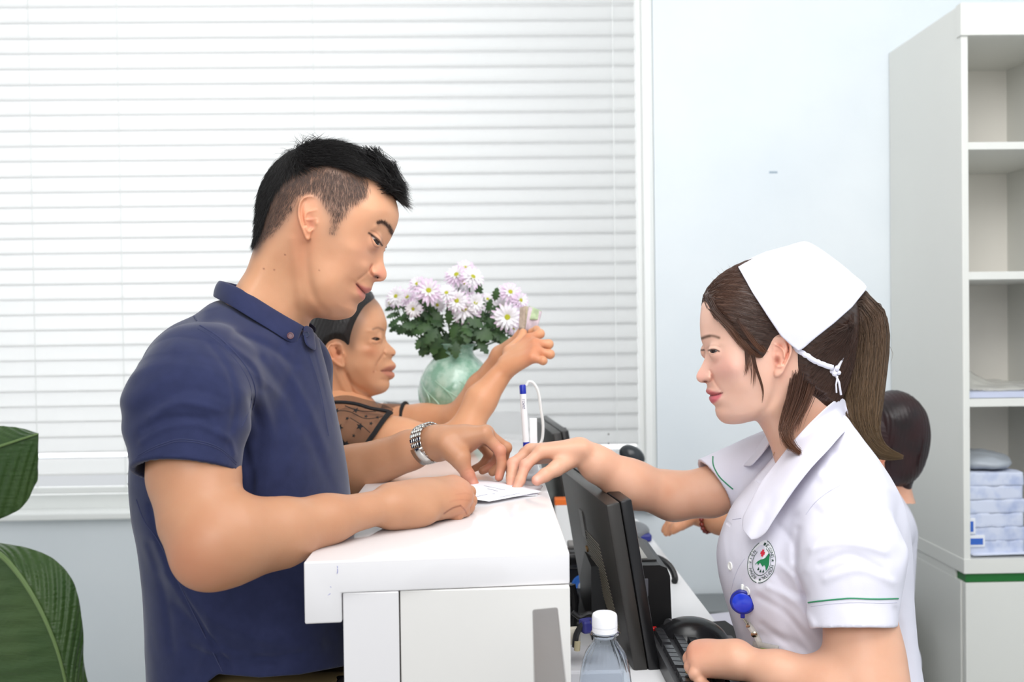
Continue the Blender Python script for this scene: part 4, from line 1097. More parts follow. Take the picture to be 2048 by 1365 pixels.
nW = [(1560, 560, 92), (1540, 610, 98), (1610, 620, 100), (1480, 590, 86), (1440, 610, 70), (1420, 640, 56), (1650, 600, 94), (1640, 690, 92), (1600, 740, 86), (1580, 690, 93), (1500, 690, 86), (1480, 650, 84), (1530, 740, 86),
 (1445, 680, 68), (1440, 702, 64), (1425, 660, 56), (1408, 672, 38), (1425, 706, 48), (1412, 700, 24), (1414, 712, 16), (1420, 722, 32), (1436, 722, 56), (1456, 732, 72), (1480, 740, 80), (1430, 740, 44), (1424, 758, 27), (1416, 755, 24), (1404, 745, 14),
 (1402, 758, 14), (1411, 735, 18), (1421, 775, 22), (1441, 789, 36), (1418, 785, 18), (1424, 798, 21), (1436, 806, 28), (1440, 825, 30), (1456, 806, 48), (1460, 838, 38), (1490, 790, 68), (1500, 825, 62), (1520, 790, 76), (1530, 820, 68),
 (1480, 770, 72), (1555, 790, 72), (1560, 850, 50), (1580, 820, 58), (1600, 800, 64), (1640, 790, 62), (1640, 850, 56), (1600, 900, 56), (1570, 930, 52), (1660, 900, 66), (1545, 770, 80)]
nR = [(1560, 530, 95), (1640, 560, 90), (1690, 650, 85), (1680, 760, 50), (1440, 580, 60), (1408, 630, 44), (1404, 670, 30), (1412, 706, 12), (1406, 730, 11), (1398, 752, 11), (1408, 764, 9), (1416, 775, 14), (1414, 784, 11),
 (1421, 797, 11), (1432, 815, 15), (1440, 838, 24), (1470, 846, 26), (1505, 842, 24), (1530, 868, 32), (1550, 920, 36), (1660, 880, 44), (1540, 680, 100), (1600, 860, 46), (1480, 740, 60)]
nd = [gb(1413, 672, 10, 6, 2.5), gb(1432, 688, 14, 6, 3.0), gb(1428, 712, 14, 5, 1.6), gb(1465, 740, 26, 18, 4.0), st([(1424, 752), (1431, 765), (1440, 778), (1446, 786)], 3.5, -2.8),
      st([(1421, 742), (1425, 750), (1425, 758), (1420, 764)], 2.4, -5.5), gb(1416, 756, 7.5, 7.5, 7.0), gb(1410, 764, 4, 2.2, -4),
      st([(1443, 787), (1433, 790.3), (1420, 791.8)], 1.4, -6.5), gb(1419, 785.5, 9, 4.0, 3.6), gb(1424, 798, 9, 5, 4.6), gb(1443, 790, 3.5, 4, -3.0), gb(1434, 814, 8, 5, -3), gb(1445, 834, 12, 10, 3),
      st([(1556, 760), (1545, 800), (1520, 836), (1500, 846)], 9, -3.5), st([(1600, 770), (1590, 830), (1565, 910)], 9, 2.5), gb(1490, 780, 26, 22, 3.0)]
nhead = FN.rel(nprof, nW, nR, sm=14, blur=1.2, details=nd)
NE = (1435, 703.5, 40); NER = 16.6
nops = [(nhead, 0, 'u')]
for sd in (1, -1): nops.append((Ell(FN(NE[0], NE[1], sd*NE[2]), [18.0/FN.sc]*3), .006, 'u'))
neye = catmull([(1435, 702.5), (1430, 700.6), (1424, 700.2), (1418.5, 701.8), (1420.5, 705), (1425, 706.3), (1430.5, 705.3)], True, 4)
nops.append((eye_cut(FN, neye, 36, 90), .0008, 's'))
nEO = [(1545, 700), (1544, 686), (1549, 677), (1559, 672.5), (1571, 674), (1580, 682), (1584, 695), (1583, 709), (1577, 724), (1571, 737), (1565, 748), (1557, 754), (1550, 753.5), (1548, 744), (1550, 732), (1547, 718)]
nEF = [gb(1564, 690, 9, 9, -6), st([(1573, 683), (1577, 697), (1574, 714), (1567, 728)], 2.8, -5.5), st([(1569, 716), (1567, 702), (1560, 694), (1552, 690)], 2.6, 4.5), gb(1556, 705, 6, 5, -5),
       gb(1553, 721, 5, 8, -9.5), gb(1545, 717, 4, 6, 4.0), st([(1568, 722), (1562, 733), (1555, 733)], 3, 2.5), gb(1558, 746, 6, 5, 1.0)]
for sd in (1, -1): nops.append((EarRelief(FN, nEO, 87, sd, ((1545, 700), (1584, 695)), 15, 3, nEF, rim=3.0), .0035, 'u'))
for sd in (1, -1): nops.append((Ell(FN(1411.5, 764, sd*11), (3.4/FN.sc, 2.2/FN.sc, 5.5/FN.sc), np.stack([CU, CD, CL], 1)), .0012, 's'))
Vn1, Fn1 = surf(Field(nops), *FN.box(1385, 505, 1715, 985, 1.36, 1.60), .0013)
nitems = [
 ('g', (1450, 735, 34, 26), 0, (240, 176, 164), .55), ('g', (1400, 752, 12, 12), 0, (238, 176, 162), .6), ('g', (1425, 640, 40, 40), 0, (244, 208, 190), .4), ('g', (1560, 715, 20, 42), 0, (238, 166, 142), .6),
 ('g', (1554, 722, 5, 9), 0, (150, 74, 58), .75), ('s', [(1573, 685), (1577, 699), (1573, 715)], 2.5, (214, 132, 110), .6), ('g', (1560, 692, 6, 6), 0, (204, 122, 100), .5), ('g', (1590, 850, 60, 70), 0, (226, 176, 146), .7), ('g', (1540, 830, 40, 30), 0, (226, 180, 156), .5),  # ear hollow and folds darkened: recess shade painted into the skin colour
 ('p', [(1412.5, 781), (1418, 780), (1428, 784), (1443, 787.5), (1431, 791.5), (1420, 792), (1412, 786)], 1.0, (188, 94, 100), .82),
 ('p', [(1420, 791.5), (1431, 791), (1443, 788.5), (1436, 800), (1426, 807), (1419, 804), (1417, 797)], 1.0, (206, 98, 112), .85),
 ('s', [(1445, 786.5), (1433, 790.5), (1420, 791.8)], 1.1, (104, 44, 48), .8),
 ('s', [(1402, 678), (1409, 675), (1419, 672), (1429, 673), (1438, 676)], 2.5, (104, 78, 64), .75), ('s', [(1402, 678), (1410, 675), (1419, 673)], 2.6, (70, 50, 42), .5),
 ('s', [(1438, 703), (1431, 699.8), (1424, 699.3), (1417, 701.4)], 1.5, (46, 32, 27), .95), ('s', [(1437, 702.5), (1431, 706), (1425, 708), (1420, 706)], 1.1, (150, 104, 90), .55),
 ('s', [(1440, 694), (1430, 691), (1420, 692), (1413, 697)], 1.4, (204, 156, 136), .5), ('s', [(1424, 752), (1431, 765), (1440, 779)], 2.2, (212, 158, 142), .5), ('g', (1410, 764, 4.5, 2.2), 0, (110, 56, 48), .9),
 ('s', [(1422, 744), (1425, 752), (1424, 760), (1417, 765)], 1.4, (206, 140, 124), .5)]
un_, vn_, ln_ = FN.pic(Vn1)
Cn1 = paint((236, 192, 172), nitems, un_, vn_, ln_)
# arms
an = limb([(N(1706, 1060, 1.325), .046), (N(1712, 1190, 1.297), .0445), (N(1726, 1290, 1.272), .0445), (N(1733, 1340, 1.262), .0450), (N(1745, 1395, 1.245), .042)], .02)
an += [(Cone(N(1740, 1400, 1.245), N(1660, 1385, 1.265), .040, .040), .03, 'u'), (Cone(N(1660, 1385, 1.265), N(1560, 1350, 1.30), .040, .030), .02, 'u'), (Cone(N(1560, 1350, 1.30), N(1480, 1322, 1.335), .030, .0225, n=(0, 0, 1), fl=.9), .015, 'u')]
wN = N(1472, 1318, 1.34)
mN = [N(1405, 1305, 1.405), N(1396, 1303, 1.385), N(1396, 1317, 1.365), N(1404, 1333, 1.35)]
an += hand(wN, mN, [[N(1392, 1322, 1.41), N(1398, 1345, 1.41), N(1402, 1360, 1.41)], [N(1380, 1318, 1.39), N(1386, 1340, 1.39), N(1398, 1352, 1.39)],
    [N(1382, 1334, 1.365), N(1390, 1352, 1.36), N(1402, 1360, 1.36)], [N(1390, 1348, 1.345), N(1400, 1364, 1.34), N(1412, 1370, 1.34)]],
    [N(1450, 1318, 1.39), N(1425, 1330, 1.43), N(1405, 1350, 1.44), N(1395, 1365, 1.44)], palm_r=.0150, pk=.013)
an += [(Ell(N(1430, 1304, 1.385), (.030, .022, .012)), .014, 'u'), (Cone(N(1475, 1322, 1.34), N(1430, 1322, 1.36), .021, .020), .015, 'u')]
af = limb([(N(1500, 950, 1.61), .042), (N(1420, 985, 1.62), .0375), (N(1350, 994, 1.625), .0365)], .02)
af += [(Cone(N(1345, 992, 1.625), N(1262, 969, 1.61), .0355, .0365), .025, 'u'), (Cone(N(1262, 969, 1.61), N(1195, 929, 1.60), .0365, .0275), .02, 'u'), (Cone(N(1195, 929, 1.60), N(1162, 903, 1.60), .0275, .0215), .015, 'u')]
wF = N(1155, 901, 1.60)
mF = [N(1082, 904, 1.575), N(1060, 902, 1.600), N(1052, 908, 1.625), N(1052, 918, 1.648)]
af += hand(wF, mF, [[N(1051, 931, 1.560), N(1040, 962, 1.548), N(1031, 980, 1.542)], [N(1026, 928, 1.590), N(1023, 958, 1.570), N(1021, 975, 1.562)],
    [N(1022, 936, 1.62), N(1022, 955, 1.61), N(1024, 968, 1.60)], [N(1026, 940, 1.65), N(1026, 955, 1.64), N(1030, 965, 1.63)]],
    [N(1142, 918, 1.585), N(1112, 938, 1.560), N(1090, 951, 1.545), N(1074, 961, 1.538)], palm_r=.0118, pk=.012)
Vn2, Fn2 = arm_surf(an, [N(1712, 1060, 1.33), N(1745, 1400, 1.24), N(1375, 1300, 1.44), N(1400, 1385, 1.36)], .0016)
Vn3, Fn3 = arm_surf(af, [N(1500, 940, 1.61), N(1350, 1000, 1.625), N(1020, 900, 1.66), N(1035, 978, 1.54)], .0015)
pel = np.array([FN(1680, 0, 0)[0], 1.47, .54])
nt = [(Cone(FN(1640, 960, 0), FN(1640, 1150, 0), .07, .085), .05, 'u'), (Cone(FN(1640, 1150, 0), pel+[0, 0, .05], .085, .11), .05, 'u'), (Cone(FN(1680, 990, 90), FN(1680, 990, -90), .045, .045), .04, 'u')]
for sd in (1, -1):
    kn = np.array([.25, 1.47+sd*.09, .50]); ft = np.array([.27, 1.47+sd*.09, .08])
    nt += [(Cone(pel+[0, sd*.08, 0], kn, .08, .05), .04, 'u'), (Cone(kn, ft, .05, .035), .03, 'u'), (Cone(ft-[0, 0, .04], ft+[-.12, 0, -.055], .03, .022), .03, 'u')]
Vn4, Fn4 = surf(Field(nt), np.array([.0, 1.22, 0]), np.array([.85, 1.72, FN(0, 930, 0)[2]]), .007)
Va, Fa = join([(Vn1, Fn1), (Vn2, Fn2), (Vn3, Fn3), (Vn4, Fn4)])
spn = [(q, .013, (240, 168, 156), .5) for q in (N(1031, 982, 1.54), N(1021, 977, 1.56), N(1072, 962, 1.535), N(1051, 931, 1.56), N(1026, 928, 1.59))]+[(N(1073, 958, 1.527), .0055, (246, 208, 200), .8), (N(1334, 985, 1.59), .012, (206, 142, 108), .5)]
spn += [(N(1396, 1306, 1.37), .03, (222, 150, 126), .6), (N(1612, 1345, 1.26), .0018, (120, 60, 44), .8)]
Cn2 = arm_paint(np.concatenate([Vn2, Vn3, Vn4]), (220, 171, 144), spn)
nurse = mesh_obj('person', Va, Fa, skin_mat('skin_fair'), None, col=np.concatenate([Cn1, Cn2]))
tag(nurse, 'nurse in white uniform and white cloth cap reaching one hand to the paper', 'person')
for sd in (1, -1): eye_geo('eye', FN, (NE[0], NE[1], sd*NE[2]), NER, -CU*.62+CD*.12+CL*.75*sd, nurse, iris=(44, 28, 22))
# hair shell, combed back under the cap
M_hair_n = mat('brown_hair', (255, 255, 255), .36, attr='col', spec=.5)
hp_ = catmull([(1395, 606), (1408, 603), (1424, 628), (1443, 648), (1464, 667), (1484, 687), (1496, 706), (1512, 716), (1524, 719), (1533, 709), (1543, 690), (1552, 677), (1566, 670), (1580, 680), (1592, 700),
               (1594, 735), (1600, 768), (1616, 787), (1634, 800), (1656, 817), (1684, 815), (1720, 760), (1740, 640), (1700, 540), (1600, 480), (1480, 500), (1410, 560)], True, 3)
class PolyMap:
    def __init__(s, F, pl, step=2.0, pad=30, blur=1.0):
        s.F = F; x0, y0 = np.min(pl, 0)-pad; x1, y1 = np.max(pl, 0)+pad; s.x0, s.y0, s.step = x0, y0, step
        X, Y = np.meshgrid(np.arange(x0, x1, step), np.arange(y0, y1, step), indexing='ij'); s.A = gblur(poly_sd(np.array(pl), X, Y), blur)
    def __call__(s, p):
        u, v, l = s.F.pic(p); return s.at(u, v)
    def at(s, u, v):
        a = np.clip((u-s.x0)/s.step, 0, s.A.shape[0]-1.001); b = np.clip((v-s.y0)/s.step, 0, s.A.shape[1]-1.001)
        i = a.astype(int); j = b.astype(int); fa = a-i; fb = b-j; A = s.A
        return A[i, j]*(1-fa)*(1-fb)+A[i+1, j]*fa*(1-fb)+A[i, j+1]*(1-fa)*fb+A[i+1, j+1]*fa*fb
hm = PolyMap(FN, hp_)
def nflow_uv(u, v):
    "combing direction: from the hairline back and down to the tie"
    tx, ty = 1700-u, 650-v
    n_ = np.hypot(tx, ty)+1e-6; dx, dy = tx/n_, ty/n_
    w = np.clip((u-1400)/200, 0, 1)
    dx = dx*.8+.2; dy = dy+(.35*(1-w)*np.clip((v-560)/100, -.3, 1))
    n_ = np.hypot(dx, dy); return dx/n_, dy/n_
def nhair(p):
    d = hm(p); off = np.clip(d*.45-1.0, -2.5, 8.0)
    q = p-FN.C; u = q @ CU*FN.sc; v = q @ CD*FN.sc; l = q @ CL*FN.sc
    g = .45*np.sin(.45*(v*.95-u*.28)+.02*u+1.5*np.sin(u*.03+l*.05))+.25*np.sin(.8*(v+.0*u)-.3*u+l*.2)
    return nhead(p)-(off+g*np.clip(off/5, 0, 1)*.8)/FN.sc
def nhair0(p): return nhead(p)-np.clip(hm(p)*.45-1.0, -2.5, 8.0)/FN.sc
Vh, Fh = surf(Field([(Fn(nhair), 0, 'u'), (Fn(lambda p: -(hm(p)+1.0)/FN.sc), .001, 'i')]), *FN.box(1390, 495, 1725, 830, 1.36, 1.60), .002)
def haircol(V, tip=None):
    q = V-FN.C; u = q @ CU*FN.sc; v = q @ CD*FN.sc
    s_ = .5+.5*np.sin(.9*(v*.95-u*.28)+2*np.sin(u*.05)); a = np.array(lin((52, 36, 30))[:3]); b = np.array(lin((96, 66, 50))[:3])
    f = np.clip((1500-(u+1560))/110, 0, 1)*.6
    k = np.clip(s_*.5*(.5+f)+f*.35, 0, 1)[:, None]; return a*(1-k)+b*k
nh = mesh_obj('hair', Vh, Fh, M_hair_n, nurse, col=haircol(Vh))
# fine combed strands on the shell
vnh = vn_of(Vh, Fh)
uu, vv, _l = FN.pic(Vh); dd = hm.at(uu, vv)
cm0 = PolyMap(FN, np.array([(1486, 534), (1573, 480), (1612, 470), (1740, 560), (1732, 580), (1704, 615), (1668, 647), (1630, 677), (1607, 697), (1597, 703), (1578, 688), (1565, 671.5), (1540, 631), (1512, 586)], float), step=1.0, blur=.5)
ii = np.flatnonzero((dd > 1.5) & (uu < 1708) & (cm0.at(uu, vv) < -7) & ~((uu > 1484) & (uu < 1602) & (vv > 660))); ii = np.random.choice(ii, 7000)
def nflow(p):
    u, v, _l = FN.pic(p); dx, dy = nflow_uv(u, v); return dx[:, None]*CU+dy[:, None]*CD
FNH = Field([(Fn(nhair), 0, 'u')])
G = grow(FNH, Vh[ii], nflow(Vh[ii]), nflow, np.random.uniform(.025, .05, len(ii)), K=7, gap=.0004, pull=.6, jitter=.10)
def strand_obj(S_, name, m, parent, r, ca, cb, n=3, varc=.25):
    o = strands(S_, name, m, parent, r=r, n=n); S_ = np.asarray(S_); NN, K, _ = S_.shape
    t = np.linspace(0, 1, K)[None, :, None]; c = (np.array(lin(ca)[:3])*(1-t)+np.array(lin(cb)[:3])*t)*np.random.uniform(1-varc, 1+varc, (NN, 1, 1))
    c = np.broadcast_to(c[:, :, None, :], (NN, K, n, 3)).reshape(-1, 3)
    a = o.data.color_attributes.new('col', 'FLOAT_COLOR', 'POINT'); cc = np.ones((len(c), 4), np.float32); cc[:, :3] = c; a.data.foreach_set('color', cc.ravel()); return o
strand_obj(G, 'hair_strands', M_hair_n, nh, .00032, (74, 50, 39), (62, 42, 34))
# ponytail
pc_ = catmull([(1688, 640, 40), (1718, 622, 44), (1733, 655, 45), (1735, 700, 44), (1728, 760, 44), (1722, 812, 44), (1726, 855, 36), (1745, 890, 24), (1772, 908, 14), (1800, 914, 6)], False, 4)
cores = []
for i in range(3, len(pc_)-12):
    a, b = pc_[i], pc_[i+1]
    cores.append((Cone(FN(a[0], a[1], 10), FN(b[0], b[1], 10), a[2]*.55/FN.sc, b[2]*.55/FN.sc, n=CL, fl=.72), .01, 'u'))
ptd = lambda p: .0005*np.sin((p @ CU)*700+5*np.sin((p @ CD)*22)+(p @ CL)*500)
Vp, Fp = surf(Field(cores, ptd), *FN.box(1650, 560, 1815, 935, 1.38, 1.58), .0022)
pt_ = mesh_obj('ponytail', Vp, Fp, M_hair_n, nurse, col=np.tile(np.array(lin((40, 28, 23))[:3]), (len(Vp), 1)))
S_ = []
Tn = np.linspace(0, 1, 16)
for i in range(4200):
    a = rnd(0, 2*math.pi); rr = math.sqrt(rnd(.25, 1)); e = rnd(.82, 1.04); tw = rnd(-.8, .8); ph = rnd(0, 6.28)
    pts = []
    for t in Tn*e:
        x = t*(len(pc_)-1); k = min(int(x), len(pc_)-2); f = x-k; c = pc_[k]*(1-f)+pc_[k+1]*f if x < len(pc_)-1 else pc_[-1]+(pc_[-1]-pc_[-2])*(x-len(pc_)+1)
        tg = pc_[min(k+1, len(pc_)-1)]-pc_[max(k-1, 0)]; tg = tg[:2]/np.linalg.norm(tg[:2]); nn = np.array([-tg[1], tg[0]])
        aa = a+tw*t+.15*math.sin(ph+5*t); R_c = c[2]*rr*(1 if t < .8 else 1+.25*(t-.8))
        pts.append(FN(c[0]+nn[0]*R_c*math.cos(aa), c[1]+nn[1]*R_c*math.cos(aa), 10+R_c*.74*math.sin(aa)))
    S_.append(pts)
strand_obj(S_, 'ponytail_strands', M_hair_n, pt_, .00042, (70, 50, 40), (112, 90, 64), varc=.4)
# loose locks
def lock(ctrl, n, w, wt, lw):
    out = []
    for i in range(n):
        o = np.random.normal(size=2); ol = np.random.normal(); e = rnd(.8, 1.05); pts = []
        c = catmull([tuple(q) for q in ctrl], False, 6)
        for t in np.linspace(0, 1, 14)*e:
            x = min(t, 1)*(len(c)-1); k = min(int(x), len(c)-2); f = x-k; p = c[k]*(1-f)+c[k+1]*f
            ww = w*(1-t)+wt*t; pts.append(FN(p[0]+o[0]*ww, p[1]+o[1]*ww*.5, p[2]+ol*lw))
        out.append(pts)
    return out
L1 = lock([(1606, 694, 86), (1602, 738, 82), (1592, 790, 80), (1578, 830, 78), (1572, 862, 84), (1582, 890, 112), (1602, 908, 148), (1624, 921, 172)], 190, 9, 3.5, 3)
L1 += lock([(1616, 698, 86), (1616, 744, 80), (1606, 790, 74), (1592, 825, 76), (1576, 858, 84), (1574, 886, 100), (1582, 902, 128)], 190, 10, 3.5, 3)
L1 += lock([(1614, 720, 82), (1622, 760, 76), (1612, 800, 76), (1598, 838, 78), (1592, 865, 84)], 80, 9, 5, 3)
L1 += lock([(1506, 706, 92), (1512, 735, 94), (1522, 765, 92), (1526, 785, 88), (1524, 806, 84)], 22, 2.0, .8, 1)
L1 += lock([(1494, 700, 92), (1496, 730, 94), (1492, 752, 92)], 14, 2.5, 3, 1) + lock([(1500, 706, 92), (1506, 740, 94), (1504, 775, 90)], 12, 2.5, 3, 1)
L1 += lock([(1422, 618, 60), (1442, 640, 76), (1462, 660, 84), (1476, 680, 88), (1484, 694, 90)], 40, 3, 3, 1)
L1 += lock([(1430, 600, 50), (1450, 640, 70), (1476, 676, 84), (1500, 704, 92), (1522, 716, 92)], 140, 5, 3, 1)
L1 += lock([(1480, 640, 92), (1500, 672, 96), (1520, 698, 97), (1532, 706, 97)], 60, 5, 3, 1)
strand_obj(L1, 'loose_hair', M_hair_n, nh, .00040, (66, 44, 35), (112, 74, 54))
L2 = []
for i in range(26):
    xa = rnd(1413, 1480); a = (xa, float(np.interp(xa, [1412, 1429, 1448, 1474, 1485], [600, 570, 555, 544, 540]))); b = (a[0]+rnd(-14, 6), a[1]-rnd(8, 22)); L2.append([FN(a[0]*(1-t)+b[0]*t+3*math.sin(3*t), a[1]*(1-t)+b[1]*t, 0) for t in np.linspace(0, 1, 8)])
L3 = [[FN(*(np.array(catmull([(1770, 680), (1783, 700), (1785, 715), (1776, 735)], False, 4))[int(t*11)]), 10) for t in np.linspace(0, 1, 8)]]
strand_obj(L2, 'flyaway_hair', M_hair_n, nh, .00016, (90, 66, 50), (120, 90, 70)); strand_obj(L3, 'hair_wisp', M_hair_n, pt_, .00022, (90, 66, 50), (120, 90, 70))
# cap ------------------------------------------------------------------
M_cloth = mat('white_cotton', (224, 223, 235), .75, spec=.25, bump=(700, .15, .0005), sheen=.1)
cpo = [(1440, 600), (1476, 536), (1522, 516.5), (1573, 493), (1600, 484.5), (1612, 483.5), (1628, 491), (1650, 507), (1688, 541), (1728, 573), (1748, 640), (1710, 720), (1610, 760), (1500, 720), (1440, 660)]
cW = [(1500, 560, 88), (1560, 600, 108), (1610, 650, 110), (1660, 610, 106), (1700, 590, 84), (1600, 540, 88), (1560, 520, 66), (1612, 500, 40), (1640, 530, 70), (1600, 690, 104), (1565, 660, 106), (1540, 640, 108)]
cR = [(1540, 520, 46), (1610, 490, 34), (1670, 530, 46), (1720, 580, 60), (1600, 600, 60)]
cd_ = [st([(1594, 505), (1600, 525), (1607, 548)], 4.5, -7), st([(1606, 498), (1612, 520), (1610, 550), (1618, 580)], 4, 4), st([(1612, 545), (1622, 580), (1632, 620), (1634, 650), (1617, 688)], 2.0, -2.5),
       st([(1616, 560), (1640, 555), (1655, 568)], 7, 2.5), gb(1625, 590, 8, 6, 3), gb(1622, 612, 7, 5, 2.5), st([(1540, 600), (1580, 640)], 14, 2), st([(1650, 560), (1700, 575)], 10, 2.5)]
capr = FN.rel(cpo, cW, cR, sm=20, blur=1.5, details=cd_)
capp = [(1476, 534), (1573, 480), (1612, 470), (1740, 560), (1732, 580), (1704, 615), (1668, 647), (1630, 677), (1607, 697), (1597, 703), (1578, 688), (1561, 671.5), (1534, 631), (1505, 586)]
cm = PolyMap(FN, np.array(capp, float), step=1.0, blur=.5)
Vc, Fc = surf(Field([(capr, 0, 'u'), (Fn(lambda p: nhead(p)-8.0/FN.sc-.0056), .010, 'u'), (Fn(lambda p: -cm(p)/FN.sc), .0012, 'i'), (Fn(lambda p: nhair0(p)+.0015), .0, 's')]), *FN.box(1465, 475, 1742, 712, 1.355, 1.60), .0017)
cap = mesh_obj('nurse_cap', Vc, Fc, M_cloth, nurse)
def ribbon(pts, w, name, m, parent, th=.0012, nrm=None):
    "pts: world points, nrm: per point normals; flat band of width w"
    pts = np.array(pts); T = np.gradient(pts, axis=0); T /= np.linalg.norm(T, axis=1, keepdims=True); V = []; F = []
    ww = w if np.ndim(w) else [w]*len(pts)
    for i, p in enumerate(pts):
        n_ = CL if nrm is None else nrm[i]; s_ = np.cross(n_, T[i]); s_ /= np.linalg.norm(s_); V += [p-s_*ww[i]/2, p+s_*ww[i]/2]
    for i in range(len(pts)-1): F.append((2*i, 2*i+1, 2*i+3, 2*i+2))
    o = mesh_obj(name, V, F, m, parent); md = o.modifiers.new('t', 'SOLIDIFY'); md.thickness = th; md.offset = 0; return o
bvh_h = bvh_of(Vh, Fh)
def drape_pts(bv, pl, off, dense=6):
    o = [drape(bv, x, y, off) for x, y in catmull(pl, False, dense)]; o = [h for h in o if h is not None]; return [h[0] for h in o], [h[1] for h in o]
pp, nn = drape_pts(bvh_h, [(1590, 690), (1602, 703), (1622, 717), (1645, 729), (1664, 735)], .0036)
ribbon(pp, .0075, 'cap_tie', M_cloth, cap, nrm=[CL*.9+n_*.3 for n_ in nn])
pp, nn = drape_pts(bvh_h, [(1580, 681), (1588, 690), (1594, 700), (1600, 705)], .0030)
ribbon(pp, .0045, 'cap_tie', M_cloth, cap, nrm=[CL for n_ in nn])
kb = MB(); 
for (a, b, c, r) in [(1664, 742, 82, 5.5), (1672, 738, 82, 5.5), (1668, 748, 84, 5), (1675, 747, 80, 4.5)]: kb.lathe([(0, -r), (r*.7, -r*.7), (r, 0), (r*.7, r*.7), (0, r)], (0, 0, 0), 14)
kv = MB()
for (a, b, c, r) in [(1664, 742, 84, 6), (1673, 737, 84, 6), (1669, 748, 86, 5.5), (1677, 746, 82, 5)]:
    R0 = r/FN.sc; kv.lathe([(0.0001, -R0), (R0*.7, -R0*.7), (R0, 0), (R0*.7, R0*.7), (0.0001, R0)], FN(a, b, c), 14)
kv.tube([FN(1672, 752, 84), FN(1678, 765, 86), FN(1680, 778, 84), FN(1682, 790, 80)], .0016, 7)
kv.tube([FN(1674, 740, 84), FN(1680, 725, 82), FN(1685, 716, 78), FN(1688, 712, 70)], .0026, 7)
kv.tube([FN(1675, 752, 84), FN(1672, 770, 86), FN(1673, 786, 84)], .0012, 7)
kv.build('tie_knot', M_cloth, cap, smooth=True)
# uniform ---------------------------------------------------------------
uo = [(1548, 925), (1522, 955), (1494, 988), (1468, 1022), (1449, 1062), (1438, 1104), (1440, 1150), (1452, 1198), (1466, 1245), (1478, 1292), (1486, 1345), (1490, 1500), (1500, 1640), (1820, 1640), (1832, 1500),
      (1827, 1365), (1816, 1275), (1806, 1180), (1800, 1085), (1790, 1015), (1770, 962), (1744, 918), (1714, 876), (1694, 846), (1674, 824), (1630, 850), (1585, 885)]
uW = [(1700, 960, 190), (1740, 990, 185), (1650, 915, 150), (1600, 915, 106), (1560, 950, 92), (1600, 990, 160), (1560, 1060, 165), (1500, 1110, 138), (1470, 1100, 112), (1600, 1150, 184), (1740, 1150, 188), (1600, 1320, 158), (1750, 1340, 160), (1500, 1300, 126),
      (1660, 870, 100), (1690, 880, 120), (1520, 1020, 130), (1480, 1180, 128), (1640, 1500, 170)]
uR = [(1540, 940, 30), (1480, 1020, 50), (1445, 1100, 60), (1470, 1250, 70), (1490, 1400, 80), (1820, 1300, 90), (1790, 1080, 90), (1730, 920, 60), (1680, 850, 30), (1620, 870, 30), (1620, 1100, 120)]
ud = [gb(1500, 1130, 50, 50, 10), st([(1466, 1225), (1478, 1180), (1486, 1140), (1500, 1120)], 3, -2.5), st([(1590, 1040), (1560, 1120), (1570, 1220), (1600, 1300)], 16, -7), st([(1510, 1180), (1580, 1230), (1650, 1290)], 12, 4), st([(1520, 1270), (1590, 1290), (1640, 1330)], 10, -5),
      st([(1550, 1150), (1580, 1180), (1630, 1200)], 8, -4), st([(1480, 1300), (1490, 1250), (1480, 1210)], 6, -3), st([(1640, 940), (1660, 1000), (1620, 1040)], 10, -3), gb(1540, 1010, 26, 40, -4, .6)]
uni = FN.rel(uo, uW, uR, sm=50, blur=2.5, details=ud, dense=4)
nstr = StrokeMap([([(1625, 1100), (1690, 1085), (1770, 1105)], 8, 3.2), ([(1640, 1130), (1700, 1110), (1760, 1140)], 8, -3.2), ([(1650, 1160), (1720, 1140), (1785, 1165)], 8, 2.8), ([(1640, 1010), (1690, 990), (1740, 1000)], 9, 2.6), ([(1596, 1060), (1590, 1130), (1610, 1195)], 7, -3.6), ([(1668, 905), (1710, 950), (1735, 1010)], 9, -2.6),
   ([(1640, 950), (1670, 985), (1650, 1020)], 9, 3), ([(1520, 1195), (1570, 1225), (1615, 1280), (1640, 1320)], 8, -4.5), ([(1535, 1175), (1590, 1205), (1625, 1250)], 8, 4), ([(1525, 1250), (1570, 1285), (1600, 1320)], 7, -3.4), ([(1560, 1130), (1590, 1165), (1600, 1200)], 7, 3.2), ([(1478, 1225), (1486, 1260), (1480, 1300)], 5, -3), ([(1660, 1060), (1630, 1090), (1612, 1140)], 8, 2.6),
   ([(1790, 1220), (1805, 1290), (1800, 1350)], 7, -3), ([(1555, 1050), (1585, 1085), (1590, 1120)], 8, -3)], 1.46)
ufold = fold_noise(45, .0010, 11, (1, 1, .6)); ufold2 = fold_noise(95, .0005, 12)
nc = N(1708, 1256, 1.268); nN = np.cross(ray(1708, 1256), CU); nN = nN/np.linalg.norm(nN); nN = nN if nN @ CD > 0 else -nN
fa0 = N(1545, 925, 1.585); fb0 = N(1418, 972, 1.615); fN = -CU*.86+CD*.50+CL*.12; fN /= np.linalg.norm(fN); fc = N(1428, 968, 1.612)
vm = PolyMap(FN, np.array([(1480, 850), (1640, 850), (1600, 880), (1575, 905), (1552, 928), (1532, 956), (1522, 968), (1515, 966), (1500, 960), (1490, 930)], float), step=1.0, blur=.8)
